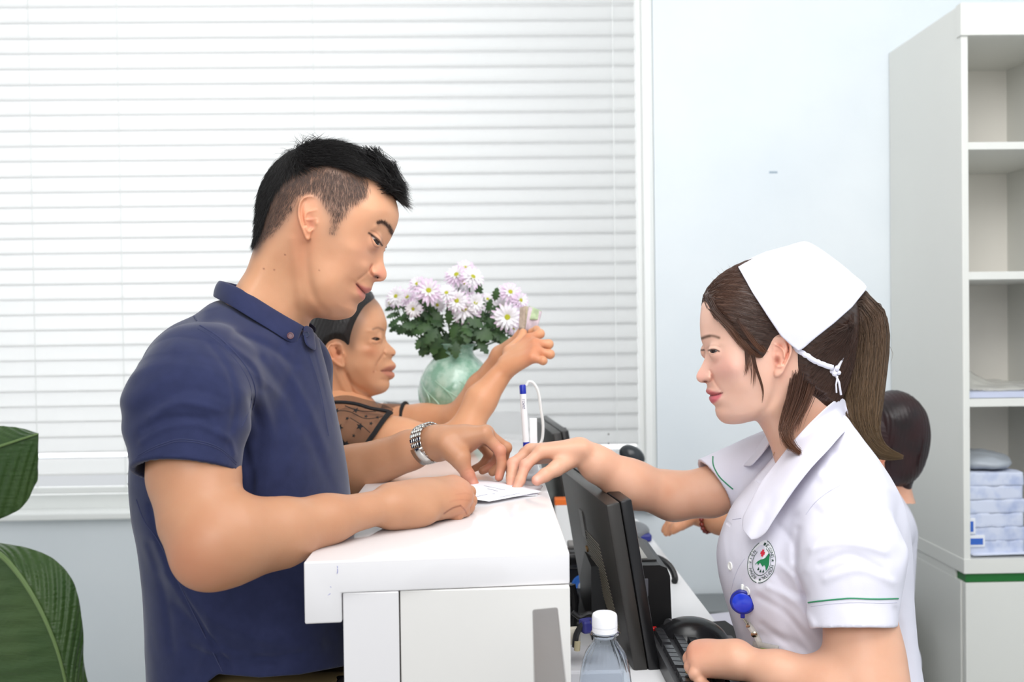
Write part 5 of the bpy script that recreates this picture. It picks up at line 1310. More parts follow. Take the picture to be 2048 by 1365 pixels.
def uniform(p, sel=None):
    f = uni(p)
    t1 = Cone(N(1690, 1030, 1.330), N(1700, 1110, 1.305), .052, .064)(p); t2 = Cone(N(1700, 1110, 1.305), N(1710, 1290, 1.262), .0645, .0525)(p)
    s_ = smin(t1, t2, .03); cut = (p-nc) @ nN
    s_ = s_-.0014*np.sin(((p-nc) @ CD)*95+((p-nc) @ CU)*70+1.4*np.sin((p @ CU)*50))*np.clip(1-np.abs(cut+.085)/.06, 0, 1)
    so_ = smax(s_, cut, .0012); inner = np.maximum(s_+.0060, -(cut+.022))
    f = smin(f, so_, (.0008+.022*np.clip(-cut/.08, 0, 1)+.03*np.clip((-cut-.12)/.06, 0, 1)))
    fs = Cone(fa0, fb0, .052, .0455)(p); cf = (p-fc) @ fN
    fi = np.maximum(fs+.0055, -(cf+.022)); fs = smax(fs, cf, .0012)
    f = smin(f, fs, .012+.02*np.clip(-cf/.05, 0, 1))
    f = f-(ufold(p)+ufold2(p)+nstr(p))
    f = np.maximum(f, -np.maximum(inner, -(uni(p)-.0005))); f = np.maximum(f, -np.maximum(fi, -(uni(p)-.0005)))
    f = np.maximum(f, -np.maximum(-vm(p)/FN.sc, np.abs((p-FN.C) @ CL)-.052))
    return f
UF = Field([(Fn(uniform), 0, 'u')])
Vu, Fu = surf(UF, *FN.box(1375, 820, 1850, 1560, 1.18, 1.70), .0028)
Mu = mat('white_uniform_cloth', (224, 222, 234), .7, spec=.25, bump=(600, .12, .0006))
ufm = mesh_obj('uniform', Vu, Fu, Mu, nurse); bvh_u = bvh_of(Vu, Fu)
# collar leaves lie on the uniform
CI = [(1696, 812), (1684, 796), (1664, 805), (1628, 838), (1590, 878), (1550, 928), (1522, 965), (1499, 1008), (1485, 1038), (1487, 1062)]
CO_ = [(1708, 852), (1702, 858), (1686, 868), (1656, 902), (1624, 936), (1588, 982), (1550, 1038), (1532, 1066), (1516, 1078), (1502, 1080)]
CLI = [10, 40, 66, 74, 70, 62, 74, 96, 112, 116]; 
ci = catmull([(a[0], a[1], l) for a, l in zip(CI, CLI)], False, 4); co_ = catmull([(a[0], a[1], 0) for a in CO_], False, 4)
for sd in (1, -1):
    V = []; F = []; nr = 8
    for k in range(len(ci)):
        for j in range(nr+1):
            t = j/nr*(1 if sd > 0 else .7); u = ci[k][0]*(1-t)+co_[k][0]*t; v = ci[k][1]*(1-t)+co_[k][1]*t
            Wl = float(uni.samp(uni.W, np.array([u]), np.array([v]))[0])+4.5
            li = ci[k][2]; L_ = max(Wl, li*(1-t)+t*Wl) if k > 3 else (li*(1-t)+max(Wl, li)*t)
            L_ += 3.5*math.sin(math.pi*min(1, t*1.0))*(1 if k < len(ci)*.7 else .5)
            V.append(FN(u, v, sd*L_))
    for k in range(len(ci)-1 if sd > 0 else int(len(ci)*.6)):
        for j in range(nr): F.append((k*(nr+1)+j, k*(nr+1)+j+1, (k+1)*(nr+1)+j+1, (k+1)*(nr+1)+j))
    o = mesh_obj('collar', V, F, Mu, ufm); md = o.modifiers.new('t', 'SOLIDIFY'); md.thickness = .0022; md.offset = 0; md = o.modifiers.new('s', 'SUBSURF'); md.levels = 1; md.render_levels = 1
# sleeve piping
M_wthr = mat('white_thread', (198, 196, 214), .8)
M_grn = mat('green_piping', (52, 140, 100), .5)
for nm, pl in (('piping', [(1617, 1206), (1640, 1203), (1680, 1199), (1704, 1197.5), (1750, 1199), (1796, 1198)]), ('piping', [(1426, 914), (1427, 932), (1438, 953), (1452, 967), (1466, 979)])):
    mb = MB(); drape_tube(mb, bvh_u, pl, .0011, off=.0003); mb.build(nm, M_grn, ufm, smooth=True)
for pl in ([(1680, 972), (1656, 985), (1630, 1006), (1612, 1030)], [(1461, 1190), (1468, 1160), (1478, 1135), (1490, 1118)], [(1465, 1040), (1483, 1037)], [(1622, 1214), (1660, 1209), (1704, 1206), (1760, 1207), (1794, 1206)]):
    sm = MB(); drape_tube(sm, bvh_u, pl, .00045); sm.build('stitching', M_wthr, ufm, smooth=True)
for (x, y) in ((1461, 1133), (1495, 1182)):
    h = drape(bvh_u, x, y, .0005)
    if h: button(h[0], h[1], .0062, mat('button_white', (245, 245, 242), .25), ufm)
# necklace
mb = MB(); drape_tube(mb, bvh_of(Vn1, Fn1), [(1549, 905), (1545, 915), (1537, 930), (1533, 944), (1529, 955)], .0008, off=.0006); mb.build('necklace', mat('gold_chain', (214, 170, 130), .2, metal=1), nurse, smooth=True)
# ring on the near hand
pr = N(1386, 1345, 1.388); mb = MB(); ax = N(1380, 1318, 1.39)-N(1386, 1340, 1.39); ax /= np.linalg.norm(ax); Rr = frame(CU, ax)
mb.tube([pr+Rr[:, 0]*.0098*math.cos(a)+Rr[:, 1]*.0098*math.sin(a) for a in np.linspace(0, 2*math.pi, 24, endpoint=False)], .0013, 8, closed=True); mb.build('ring', mat('gold_ring', (226, 186, 120), .2, metal=1), nurse, smooth=True)
# lower clothes, stool
Vt, Ft = surf(Field([(Cone(FN(1650, 1400, 0), pel+[0, 0, .02], .125, .14), .03, 'u')]+[x for sd in (1, -1) for x in [(Cone(pel+[0, sd*.08, 0], np.array([.27, 1.47+sd*.09, .51]), .10, .068), .04, 'u'), (Cone(np.array([.27, 1.47+sd*.09, .50]), np.array([.28, 1.47+sd*.09, .10]), .066, .055), .03, 'u')]]+[(Plane((0, 0, .08), (0, 0, -1)), .002, 'i')]),
    np.array([.1, 1.2, .05]), np.array([.85, 1.75, .85]), .008)
mesh_obj('uniform_trousers', Vt, Ft, Mu, nurse)
stl = empty('stool', (pel[0], 1.47, 0), 'round padded stool the nurse sits on', 'stool')
s_ = MB().lathe([(.001, .36), (.19, .36), (.20, .375), (.20, .405), (.185, .42), (.001, .425)], (pel[0]+.02, 1.47, 0), 32); s_.build('seat', M_black, stl, smooth=True)
MB().lathe([(.001, .03), (.025, .03), (.025, .36), (.001, .36)], (pel[0]+.02, 1.47, 0), 20).build('pole', M_grey, stl, smooth=True)
b_ = MB()
for k in range(5):
    a = 2*math.pi*k/5; b_.tube([(pel[0]+.02, 1.47, .05), (pel[0]+.02+.24*math.cos(a), 1.47+.24*math.sin(a), .02)], .018, 8)
b_.build('base', M_black, stl, smooth=True)
# logo on the chest: built flat in a small frame, then laid on the cloth
def lay(V2, cx, cy, rot, sx, sy, off):
    "V2: list of (x,y) in -1..1 -> points on the uniform"
    ca, sa = math.cos(rot), math.sin(rot); out = []
    for x, y in V2:
        X_ = x*sx; Y_ = y*sy; px = cx+X_*ca-Y_*sa; py = cy+X_*sa+Y_*ca; h = drape(bvh_u, px, py, off)
        out.append(h[0] if h else FN(px, py, 150))
    return out
LC = (1524, 1124); LROT = math.radians(12); LSX, LSY = 27.5, 43.5
def flat_obj(name, V2, F, m, parent, off): return mesh_obj(name, lay(V2, *LC, LROT, LSX, LSY, off), F, m, parent)
def ringmesh(rf, w, a0, a1, n=60):
    V = []; F = []
    for i in range(n+1):
        a = a0+(a1-a0)*i/n; x, y = rf(a); L = math.hypot(x, y); V += [(x*(1-w/2), y*(1-w/2)), (x*(1+w/2), y*(1+w/2))]
    for i in range(n): F.append((2*i, 2*i+1, 2*i+3, 2*i+2))
    return V, F
def egg(s=1.0):
    def f(a):   # pointed at the top
        x = math.sin(a); y = -math.cos(a); k = 1-.26*max(0, -y)**1.5; return (x*s*k, y*s)
    return f
def fillmesh(poly, n=0):
    c = np.mean(poly, 0); return [tuple(c)]+[tuple(p) for p in poly], [(0, i+1, (i+1) % len(poly)+1) for i in range(len(poly))]
M_lw = mat('badge_white', (246, 247, 250), .6); M_lg = mat('badge_green', (20, 122, 72), .5); M_lr = mat('badge_red', (216, 44, 66), .5); M_ld = mat('badge_dark', (34, 70, 56), .5)
V2, F2_ = fillmesh([egg(1.0)(a) for a in np.linspace(0, 2*math.pi, 48, endpoint=False)]); lg = flat_obj('hospital_badge', V2, F2_, M_lw, ufm, .0004)
V2, F2_ = ringmesh(egg(.985), .035, .12, math.pi-.06); o = flat_obj('badge_rim', V2, F2_, M_ld, lg, .0009)
V2, F2_ = ringmesh(egg(.985), .035, math.pi+.06, 2*math.pi-.6); flat_obj('badge_rim', V2, F2_, M_ld, lg, .0009)
V2, F2_ = ringmesh(egg(.64), .045, .25, 2*math.pi-.9); flat_obj('badge_inner_rim', V2, F2_, M_ld, lg, .0009)
hill = [(-.40, .14), (-.28, .02), (-.10, -.08), (.05, -.12), (.20, -.20), (.32, -.36), (.40, -.48), (.47, -.30), (.53, -.05), (.55, .10), (.50, .28), (.42, .38), (.34, .20), (.22, .12), (.14, .22), (.02, .14), (-.10, .06), (-.20, .20), (-.30, .10), (-.42, .22)]
V2, F2_ = fillmesh(hill); F2_ = [tuple(range(1, len(V2)))]; flat_obj('green_hill', V2, F2_, M_lg, lg, .0009)
crs = []
for (x0, y0, x1, y1) in ((-.20, -.46, .10, -.32), (-.12, -.55, .02, -.23)): crs.append([(x0, y0), (x1, y0), (x1, y1), (x0, y1)])
V2 = crs[0]+crs[1]; flat_obj('red_cross', V2, [(0, 1, 2, 3), (4, 5, 6, 7)], M_lr, lg, .0011)
pk2 = []; F2_ = []
for (x, y) in ((.06, .42), (-.12, .34), (.26, .40)):
    b0 = len(pk2); pk2 += [(x-.08, y+.08), (x+.08, y+.06), (x, y-.08)]; F2_.append((b0, b0+1, b0+2))
flat_obj('peaks', pk2, F2_, M_ld, lg, .0009)
def star(x, y, r): return [(x+r*(1 if k % 2 == 0 else .42)*math.sin(math.pi*k/5)*1.35, y-r*(1 if k % 2 == 0 else .42)*math.cos(math.pi*k/5)) for k in range(10)]
for (x, y) in ((.74, -.16), (.14, .82)):
    V2 = star(x, y, .085); flat_obj('star', [(x, y)]+V2, [(0, i+1, (i+1) % 10+1) for i in range(10)], M_ld, lg, .0011)
def text_mesh(s_, size=1.0):
    cu = bpy.data.curves.new('txt', 'FONT'); cu.body = s_; cu.size = size; cu.resolution_u = 2; cu.align_x = 'CENTER'
    ob = bpy.data.objects.new('txt', cu); COL.objects.link(ob); bpy.context.view_layer.update()
    me = bpy.data.meshes.new_from_object(ob.evaluated_get(bpy.context.evaluated_depsgraph_get()))
    V = np.array([v.co[:] for v in me.vertices]).reshape(-1, 3); F = [list(p.vertices) for p in me.polygons]
    bpy.data.objects.remove(ob); bpy.data.meshes.remove(me); bpy.data.curves.remove(cu); return V, F
def arc_text(s_, a0, a1, rad, size, inward=False):
    n = len(s_); V = []; F = []
    for i, ch in enumerate(s_):
        if ch == ' ': continue
        a = a0+(a1-a0)*i/(n-1); v, f = text_mesh(ch, size)
        if len(v) == 0: continue
        x, y = egg(rad)(a); x2, y2 = egg(rad)(a+.01*(1 if a1 > a0 else -1)); t = np.array([(x2-x)*LSX, (y2-y)*LSY]); t /= np.linalg.norm(t); nrm = np.array([t[1], -t[0]])
        b = len(V)
        for q in v: V.append(((x*LSX+t[0]*q[0]+nrm[0]*(q[1]-size*.35))/LSX, (y*LSY+t[1]*q[0]+nrm[1]*(q[1]-size*.35))/LSY))
        F += [[k+b for k in ff] for ff in f]
    return V, F
V2, F2_ = arc_text('HOSPITAL', 1.72, 2.75, .80, 9.0); flat_obj('lettering', V2, F2_, M_ld, lg, .0012)
V2, F2_ = arc_text('ĐỨC GING', .0, 1.12, .80, 9.0); flat_obj('lettering', V2, F2_, M_ld, lg, .0012)
V2, F2_ = arc_text('BỆNH VIỆN', 3.45, 5.2, .80, 8.5); flat_obj('lettering', V2, F2_, M_ld, lg, .0012)
# badge reel
h = drape(bvh_u, 1490, 1200, .004)
rc, rn = h; rn = (CL*.93-CU*.30+CD*.12); rn /= np.linalg.norm(rn)
rl = empty('badge_reel', rc); attach(rl, nurse)
Rr = frame(np.cross(CD, rn), rn)
M_blue = mat('reel_blue', (30, 60, 210), .22, coat=.4); M_blue2 = mat('reel_blue_dark', (26, 36, 140), .25)
MB().lathe([(.0001, 0), (.0168, 0), (.0175, .0015), (.0175, .0065), (.0160, .008), (.0001, .008)], rc, 40, Rr).build('reel_body', M_blue2, rl, smooth=True)
MB().lathe([(.0001, .0080), (.0125, .0080), (.0140, .0086), (.0125, .0094), (.0001, .0096)], rc, 40, Rr).build('reel_face', M_blue, rl, smooth=True)
dn = CD-rn*(CD @ rn); dn /= np.linalg.norm(dn)
MB().box(rc+dn*.0185+rn*.004, (.006, .006, .010), np.stack([np.cross(dn, rn), rn, dn], 1), .001, 2).build('reel_nozzle', M_blue2, rl)
MB().tube([rc-dn*.014+rn*.001, rc-dn*.022, rc-dn*.024+CU*.008], .003, 8).build('reel_clip', mat('clear_clip', (240, 240, 235), .3), rl, smooth=True)
def hang(x, y, off=.0055): h = drape(bvh_u, x, y, off); return h[0]
M_chrome = mat('clip_metal', (200, 190, 170), .2, metal=1)
cp_ = MB(); cp_.tube([hang(1493, 1236), hang(1498, 1243), hang(1501, 1250)], .0011, 6); cp_.tube([hang(1496, 1236), hang(1502, 1243), hang(1502, 1250)], .0009, 6)
cp_.lathe([(.0001, 0), (.0042, 0), (.0046, .0012), (.0030, .0024), (.0001, .0026)], hang(1513, 1265), 18, Rr); cp_.lathe([(.0001, 0), (.0026, 0), (.0028, .001), (.0001, .0016)], hang(1502, 1250), 14, Rr)
cp_.build('clip', M_chrome, rl, smooth=True)
M_clear = mat('clear_vinyl', (226, 222, 214), .15, alpha=.45)
pp = [hang(x, y, .004) for x, y in [(1500, 1246), (1507, 1256), (1514, 1266), (1521, 1280), (1526, 1292)]]; ribbon(pp, .008, 'strap', M_clear, rl, th=.0006)
V = []; F = []
gx = 8
for i in range(gx+1):
    for j in range(gx+1):
        a = i/gx; b = j/gx; x = 1511+49*a-6*b; y = 1281+10*a+56*b; V.append(hang(x, y, .005))
for i in range(gx):
    for j in range(gx): F.append((i*(gx+1)+j, i*(gx+1)+j+1, (i+1)*(gx+1)+j+1, (i+1)*(gx+1)+j))
card = mesh_obj('card_holder', V, F, M_clear, rl); md = card.modifiers.new('t', 'SOLIDIFY'); md.thickness = .0015
mb = MB(); drape_tube(mb, bvh_u, [(1528, 1294), (1545, 1297), (1553, 1301), (1556, 1312)], .0007, off=.0066); mb.build('card_edge', mat('card_green', (120, 150, 70), .4), card, smooth=True)
# ================================================================ older woman at the far end of the counter
FW = Fr(720, 700, 2.18)
wo = [(752, 600), (762, 614), (769, 630), (773, 644), (773.5, 655), (771, 665), (770.5, 675), (774, 684), (781, 692), (788, 698.5), (791.5, 704), (790, 710), (785, 714.5), (783, 719), (786, 723.5), (790.5, 728), (792, 734), (788, 739.5), (784, 743), (788.5, 747.5), (789, 753), (785, 758), (778.5, 761.5),
 (779, 768), (777.5, 776), (770, 784.5), (759, 789), (748, 792), (740, 796), (735, 802), (732, 812), (735, 830), (730, 860), (640, 860), (626, 820), (632, 790), (634, 760), (628, 735), (620, 700), (622, 655), (638, 618), (668, 592), (706, 582), (734, 586)]
wW = [(690, 640, 66), (660, 680, 66), (720, 620, 58), (745, 630, 50), (765, 640, 36), (690, 700, 62), (735, 690, 52), (755, 690, 44), (762, 676, 36), (768, 678, 16), (774, 690, 12), (770, 700, 26), (782, 705, 13), (778, 712, 18), (765, 715, 34), (778, 722, 16), (775, 735, 22), (760, 742, 32),
 (775, 752, 18), (770, 768, 22), (757, 778, 30), (740, 765, 44), (720, 745, 52), (725, 780, 38), (700, 760, 46), (690, 800, 40), (660, 780, 46), (700, 840, 44), (650, 830, 60), (650, 640, 60), (640, 700, 56), (715, 700, 62)]
wR = [(700, 600, 60), (640, 650, 60), (630, 740, 44), (765, 630, 28), (771, 675, 9), (786, 700, 8), (784, 716, 7), (788, 730, 8), (786, 752, 8), (779, 765, 12), (765, 785, 16), (735, 805, 22), (640, 820, 36), (700, 700, 60)]
wdet = [gb(744, 662, 10, 4, 2), gb(752, 673, 8, 4, -2), gb(745, 686, 11, 5, 2.0), gb(735, 700, 14, 10, 3.5), gb(742, 718, 14, 12, -2.5), st([(768, 706), (760, 718), (752, 730), (750, 742)], 2.6, -2.4), gb(775, 705, 5, 5, 4), st([(769, 698), (766, 706), (771, 712)], 1.8, -3),
        st([(762, 743), (772, 742), (784, 743)], 1.2, -4), gb(778, 734, 8, 4, 2), gb(778, 750, 8, 4, 2), st([(690, 742), (705, 768), (740, 790)], 5, -3), st([(672, 740), (690, 780), (715, 815)], 6, 3), st([(690, 745), (706, 785), (725, 815)], 3, -3), gb(765, 760, 6, 3, -1.5), gb(712, 735, 12, 14, 2)]
whead = FW.rel(wo, wW, wR, sm=10, blur=1.0, details=wdet)
WE = (753, 677, 27)
wops = [(whead, 0, 'u')]
for sd in (1, -1): wops.append((Ell(FW(WE[0], WE[1], sd*WE[2]), [11.6/FW.sc]*3), .006, 'u'))
weye = catmull([(759, 679), (756, 676), (750, 676.5), (744, 678.5), (750, 681), (756, 681.5)], True, 4)
wops.append((eye_cut(FW, weye, 22, 60), .0008, 's'))
wEO = [(688, 702), (686, 692), (680, 686.5), (671, 685), (660, 688), (653, 697), (653, 708), (659, 718), (668, 727), (678, 734), (686, 736), (690, 732), (689, 722), (691, 712)]
wEF = [gb(674, 697, 6, 5, -4), st([(662, 692), (658, 702), (664, 716)], 1.9, -3), gb(678, 706, 5, 6, -6), gb(688, 708, 3, 5, 3)]
for sd in (1, -1): wops.append((EarRelief(FW, wEO, 60, sd, ((689, 705), (653, 702)), 13, 2, wEF, thick=5, rim=2.2), .003, 'u'))
Vw1, Fw1 = surf(Field(wops), *FW.box(622, 580, 795, 850, 2.03, 2.33), .0017)
wit = [('g', (742, 705, 16, 14), 0, (206, 134, 100), .6), ('g', (735, 750, 24, 20), 0, (186, 128, 94), .4), ('g', (670, 710, 16, 26), 0, (208, 128, 92), .6), ('g', (677, 706, 5, 6), 0, (130, 70, 50), .6),
 ('p', [(768, 590), (758, 606), (744, 616), (732, 632), (722, 652), (714, 674), (706, 698), (690, 690), (640, 640), (700, 560)], 5, (112, 84, 68), .8), ('s', [(746, 659), (756, 656), (767, 661)], 2.0, (120, 86, 68), .55), ('s', [(744, 678), (751, 675.5), (760, 679)], 1.1, (66, 42, 34), .8), ('s', [(745, 686), (752, 688), (759, 685)], 1.5, (160, 106, 80), .5),
 ('p', [(762, 742), (775, 734), (790, 731), (791, 738), (785, 743), (774, 743)], 1.0, (170, 104, 90), .7), ('p', [(764, 744), (784, 743.5), (789, 751), (784, 756), (774, 752)], 1.0, (184, 114, 98), .7), ('s', [(762, 743.5), (774, 743), (785, 743.5)], .9, (96, 50, 44), .7),
 ('s', [(768, 706), (760, 718), (753, 731)], 2, (168, 112, 82), .5), ('g', (786, 711, 3, 1.5), 0, (90, 48, 38), .8), ('g', (747.5, 744, 1.6, 1.6), 0, (140, 80, 58), .8), ('g', (700, 790, 40, 50), 0, (196, 138, 100), .5), ('s', [(695, 748), (710, 775), (738, 792)], 3, (160, 106, 78), .5)]
uw, vw, lw_ = FW.pic(Vw1); Cw1 = paint((214, 160, 124), wit, uw, vw, lw_)
# arms: both elbows on the counter, hands up with folded bank notes
wa = limb([(P(705, 862, 2.02), .050), (P(800, 882, 1.99), .0425), (P(900, 890, 1.965), .035)], .02)
wa += [(Cone(P(900, 888, 1.965), P(935, 872, 1.96), .034, .031), .02, 'u'), (Cone(P(930, 862, 1.96), P(962, 800, 1.97), .0315, .030), .02, 'u'), (Cone(P(962, 800, 1.97), P(1010, 738, 1.99), .030, .0205), .015, 'u')]
wh = P(1014, 732, 1.99)
mw = [P(1058, 678, 2.01), P(1070, 688, 1.985), P(1071, 702, 1.965), P(1064, 716, 1.95)]
wa += hand(wh, mw, [[P(1080, 668, 2.03), P(1073, 660, 2.06), P(1062, 664, 2.07)], [P(1097, 689, 1.99), P(1092, 690, 2.015), P(1080, 690, 2.03)], [P(1100, 709, 1.965), P(1097, 708, 1.99), P(1085, 706, 2.0)], [P(1086, 722, 1.945), P(1083, 720, 1.97), P(1072, 716, 1.98)]],
    [P(1020, 705, 2.02), P(1035, 690, 2.045), P(1045, 676, 2.06), P(1046, 666, 2.065)], palm_r=.0118, pk=.012)
wb2 = limb([(P(760, 845, 2.36), .045), (P(850, 842, 2.34), .037), (P(915, 838, 2.30), .034)], .02)
wb2 += [(Cone(P(918, 836, 2.29), P(960, 775, 2.25), .033, .028), .02, 'u'), (Cone(P(960, 775, 2.25), P(1002, 712, 2.19), .027, .020), .02, 'u'), (Cone(P(1002, 712, 2.19), P(1030, 688, 2.14), .021, .017), .015, 'u'),
        (Cone(P(1020, 694, 2.13), P(1036, 674, 2.11), .012, .0095), .006, 'u'), (Cone(P(1036, 674, 2.11), P(1044, 660, 2.10), .0095, .0078), .004, 'u'), (Cone(P(1030, 690, 2.13), P(1052, 684, 2.10), .012, .009), .006, 'u'), (Cone(P(1030, 698, 2.12), P(1052, 700, 2.08), .011, .008), .006, 'u')]
Vw2, Fw2 = arm_surf(wa, [P(712, 850, 2.02), P(1100, 668, 2.06), P(940, 870, 1.95), P(1060, 660, 1.93)], .0022)
Vw3, Fw3 = arm_surf(wb2, [P(760, 850, 2.36), P(920, 838, 2.3), P(1052, 660, 2.08)], .0026)
wz = FW(640, 1000, 0)
wt_ = [(Cone(FW(680, 850, 0), FW(640, 1080, 0), .09, .12), .05, 'u'), (Cone(FW(670, 880, 130), FW(670, 880, -130), .055, .055), .05, 'u'), (Cone(FW(640, 1080, 0), [FW(620, 1200, 0)[0], 2.18, .78], .12, .13), .05, 'u')]
bx = FW(620, 1100, 0)[0]
for sd in (1, -1): wt_ += [(Cone([bx, 2.18+sd*.09, .75], [bx+.02, 2.18+sd*.09, .42], .085, .055), .04, 'u'), (Cone([bx+.02, 2.18+sd*.09, .42], [bx-.02, 2.18+sd*.09, .08], .05, .035), .02, 'u'), (Cone([bx-.03, 2.18+sd*.09, .04], [bx+.12, 2.18+sd*.09, .03], .032, .025), .02, 'u')]
Vw4, Fw4 = surf(Field(wt_), [bx-.3, 1.93, 0], [bx+.42, 2.45, FW(0, 820, 0)[2]+.03], .007)
Va, Fa = join([(Vw1, Fw1), (Vw2, Fw2), (Vw3, Fw3), (Vw4, Fw4)])
Cw2 = arm_paint(np.concatenate([Vw2, Vw3, Vw4]), (218, 160, 122), [(q, .018, (196, 116, 84), .6) for q in mw]+[(P(1000, 745, 1.97), .05, (196, 134, 96), .5)])
woman = mesh_obj('person', Va, Fa, skin_mat('skin_bronze'), None, col=np.concatenate([Cw1, Cw2]))
tag(woman, 'older woman in black lace top behind the man, holding up bank notes', 'person')
for sd in (1, -1): eye_geo('eye', FW, (WE[0]-2, WE[1], sd*WE[2]), 10.4, CU*.6+CD*.35+CL*.7*sd, woman)
whp = catmull([(756, 592), (745, 603), (731, 614), (720, 630), (710, 650), (703, 672), (700, 692), (694, 694), (688, 686), (672, 680), (656, 688), (650, 704), (648, 725), (642, 745), (625, 760), (600, 720), (600, 620), (660, 560), (740, 560), (764, 585)], True, 3)
hmw = PolyMap(FW, whp)
def whair(p):
    d = hmw(p); off = np.clip(d*.5-1, -2, 6); q = p-FW.C
    return whead(p)-(off+.35*np.sin((q @ CU)*650+(q @ CD)*260)*np.clip(off/4, 0, 1))/FW.sc
Vwh, Fwh = surf(Field([(Fn(whair), 0, 'u'), (Fn(lambda p: -(hmw(p)+.6)/FW.sc), .001, 'i')]), *FW.box(608, 570, 775, 770, 2.0, 2.36), .0026)
wh_o = mesh_obj('hair', Vwh, Fwh, mat('dark_hair', (26, 21, 20), .4, bump=(300, .5, .002, (1, 1, .3))), woman)
V = FW(628, 720, 0); Vb, Fb = surf(Field([(Ell(V, (.035, .045, .04)), 0, 'u')], fold_noise(120, .002, 4)), V-.08, V+.08, .004)
mesh_obj('hair_bun', Vb, Fb, bpy.data.materials['dark_hair'], woman)
# lace blouse: sheer sleeves with star flowers, dark bands
M_lace = mat('sheer_black_net', (46, 34, 34), .8, alpha=.40); M_band = mat('black_lace_band', (20, 18, 22), .7, bump=(500, .6, .002)); M_top = mat('black_top', (20, 20, 30), .7)
bl_o = [(Fn(lambda p: Field(wt_[:3])(p)-.012), 0, 'u')]
Vt, Ft = surf(Field([(Fn(lambda p: Field(wt_[:3])(p)-.013), 0, 'u'), (Plane(FW(650, 800, 0), -CD*.9+CU*.45), .002, 'i'), (Plane([0, 0, .74], (0, 0, -1)), .002, 'i')]), [bx-.35, 1.90, .70], [bx+.45, 2.50, FW(0, 800, 0)[2]+.05], .006)
top_ = mesh_obj('lace_blouse', Vt, Ft, M_top, woman)
slc = [(Cone(P(690, 858, 2.04), P(740, 866, 2.015), .061, .058), .02, 'u'), (Cone(P(740, 866, 2.015), P(800, 878, 2.0), .058, .050), .02, 'u'), (Cone(P(665, 850, 2.12), P(690, 858, 2.04), .055, .061), .03, 'u')]
lpl = Plane(P(757, 862, 2.0), (P(779.5, 862, 2.0)-P(700, 862, 2.0))*1.0+np.array([0, 0, -.055]))
Vs, Fs = surf(Field(slc+[(lpl, .001, 'i')], fold_noise(60, .0015, 9)), P(640, 920, 2.0)-.06, P(800, 780, 2.12)+.06, .003)
sl_o = mesh_obj('sheer_sleeve', Vs, Fs, M_lace, top_); bvh_w = bvh_of(Vs, Fs)
mb = MB(); drape_tube(mb, bvh_w, [(779, 826), (766, 842), (752, 862), (738, 882), (728, 898)], .0052, off=.001)
mb.build('sleeve_band', M_band, sl_o, smooth=True)
mb = MB(); drape_tube(mb, bvh_w, [(664, 806), (690, 806), (716, 810), (742, 818), (766, 822), (782, 826)], .0040, off=.001); 
for pl in ([(690, 812), (716, 822), (752, 824)], [(672, 822), (700, 824), (730, 838), (764, 834)], [(740, 866), (722, 850), (700, 836)]): drape_tube(mb, bvh_w, pl, .0008)
mb.build('lace_edging', M_band, sl_o, smooth=True)
for (x, y, r) in [(673, 823, 7), (712, 822, 7), (695, 838, 4.5), (680, 856, 7.5), (720, 854, 7.5), (708, 872, 4), (732, 834, 4), (694, 888, 7), (755, 836, 4), (661, 812, 4), (742, 848, 4)]:
    h = drape(bvh_w, x, y, .0012)
    if h is None: continue
    n_ = h[1]; a = np.cross(n_, CD); a /= np.linalg.norm(a); b = np.cross(n_, a); s_ = r/905.0; V = [h[0]+n_*.001]; 
    for k in range(10): rr = s_*(1 if k % 2 == 0 else .45); V.append(h[0]+(a*math.cos(math.pi*k/5)+b*math.sin(math.pi*k/5))*rr)
    mesh_obj('lace_star', V, [(0, i+1, (i+1) % 10+1) for i in range(10)], M_band, sl_o)
mb = MB(); c = P(808, 843, 2.355); ax = P(850, 842, 2.34)-P(760, 845, 2.36); ax /= np.linalg.norm(ax); Rr = frame(ax, np.array([0, 0, 1.]))
mb.lathe([(.048, -.045), (.046, -.02), (.043, .0), (.042, .008)], c, 28, np.stack([Rr[:, 1], Rr[:, 2], Rr[:, 0]], 1), cap=False); o = mb.build('sheer_sleeve', M_lace, top_, smooth=True)
mb = MB(); mb.tube([c+Rr[:, 1]*.0425*math.cos(a)+Rr[:, 2]*.0425*math.sin(a)+ax*.004 for a in np.linspace(0, 2*math.pi, 30, endpoint=False)], .0052, 8, closed=True); mb.build('sleeve_band', M_band, o, smooth=True)
mesh_obj('trousers', *surf(Field([(Fn(lambda p: Field(wt_[3:9])(p)-.012), 0, 'u'), (Plane([0, 0, .10], (0, 0, -1)), .002, 'i')]), [bx-.3, 1.93, .05], [bx+.4, 2.45, .92], .009), mat('black_trousers', (24, 24, 28), .7), woman)
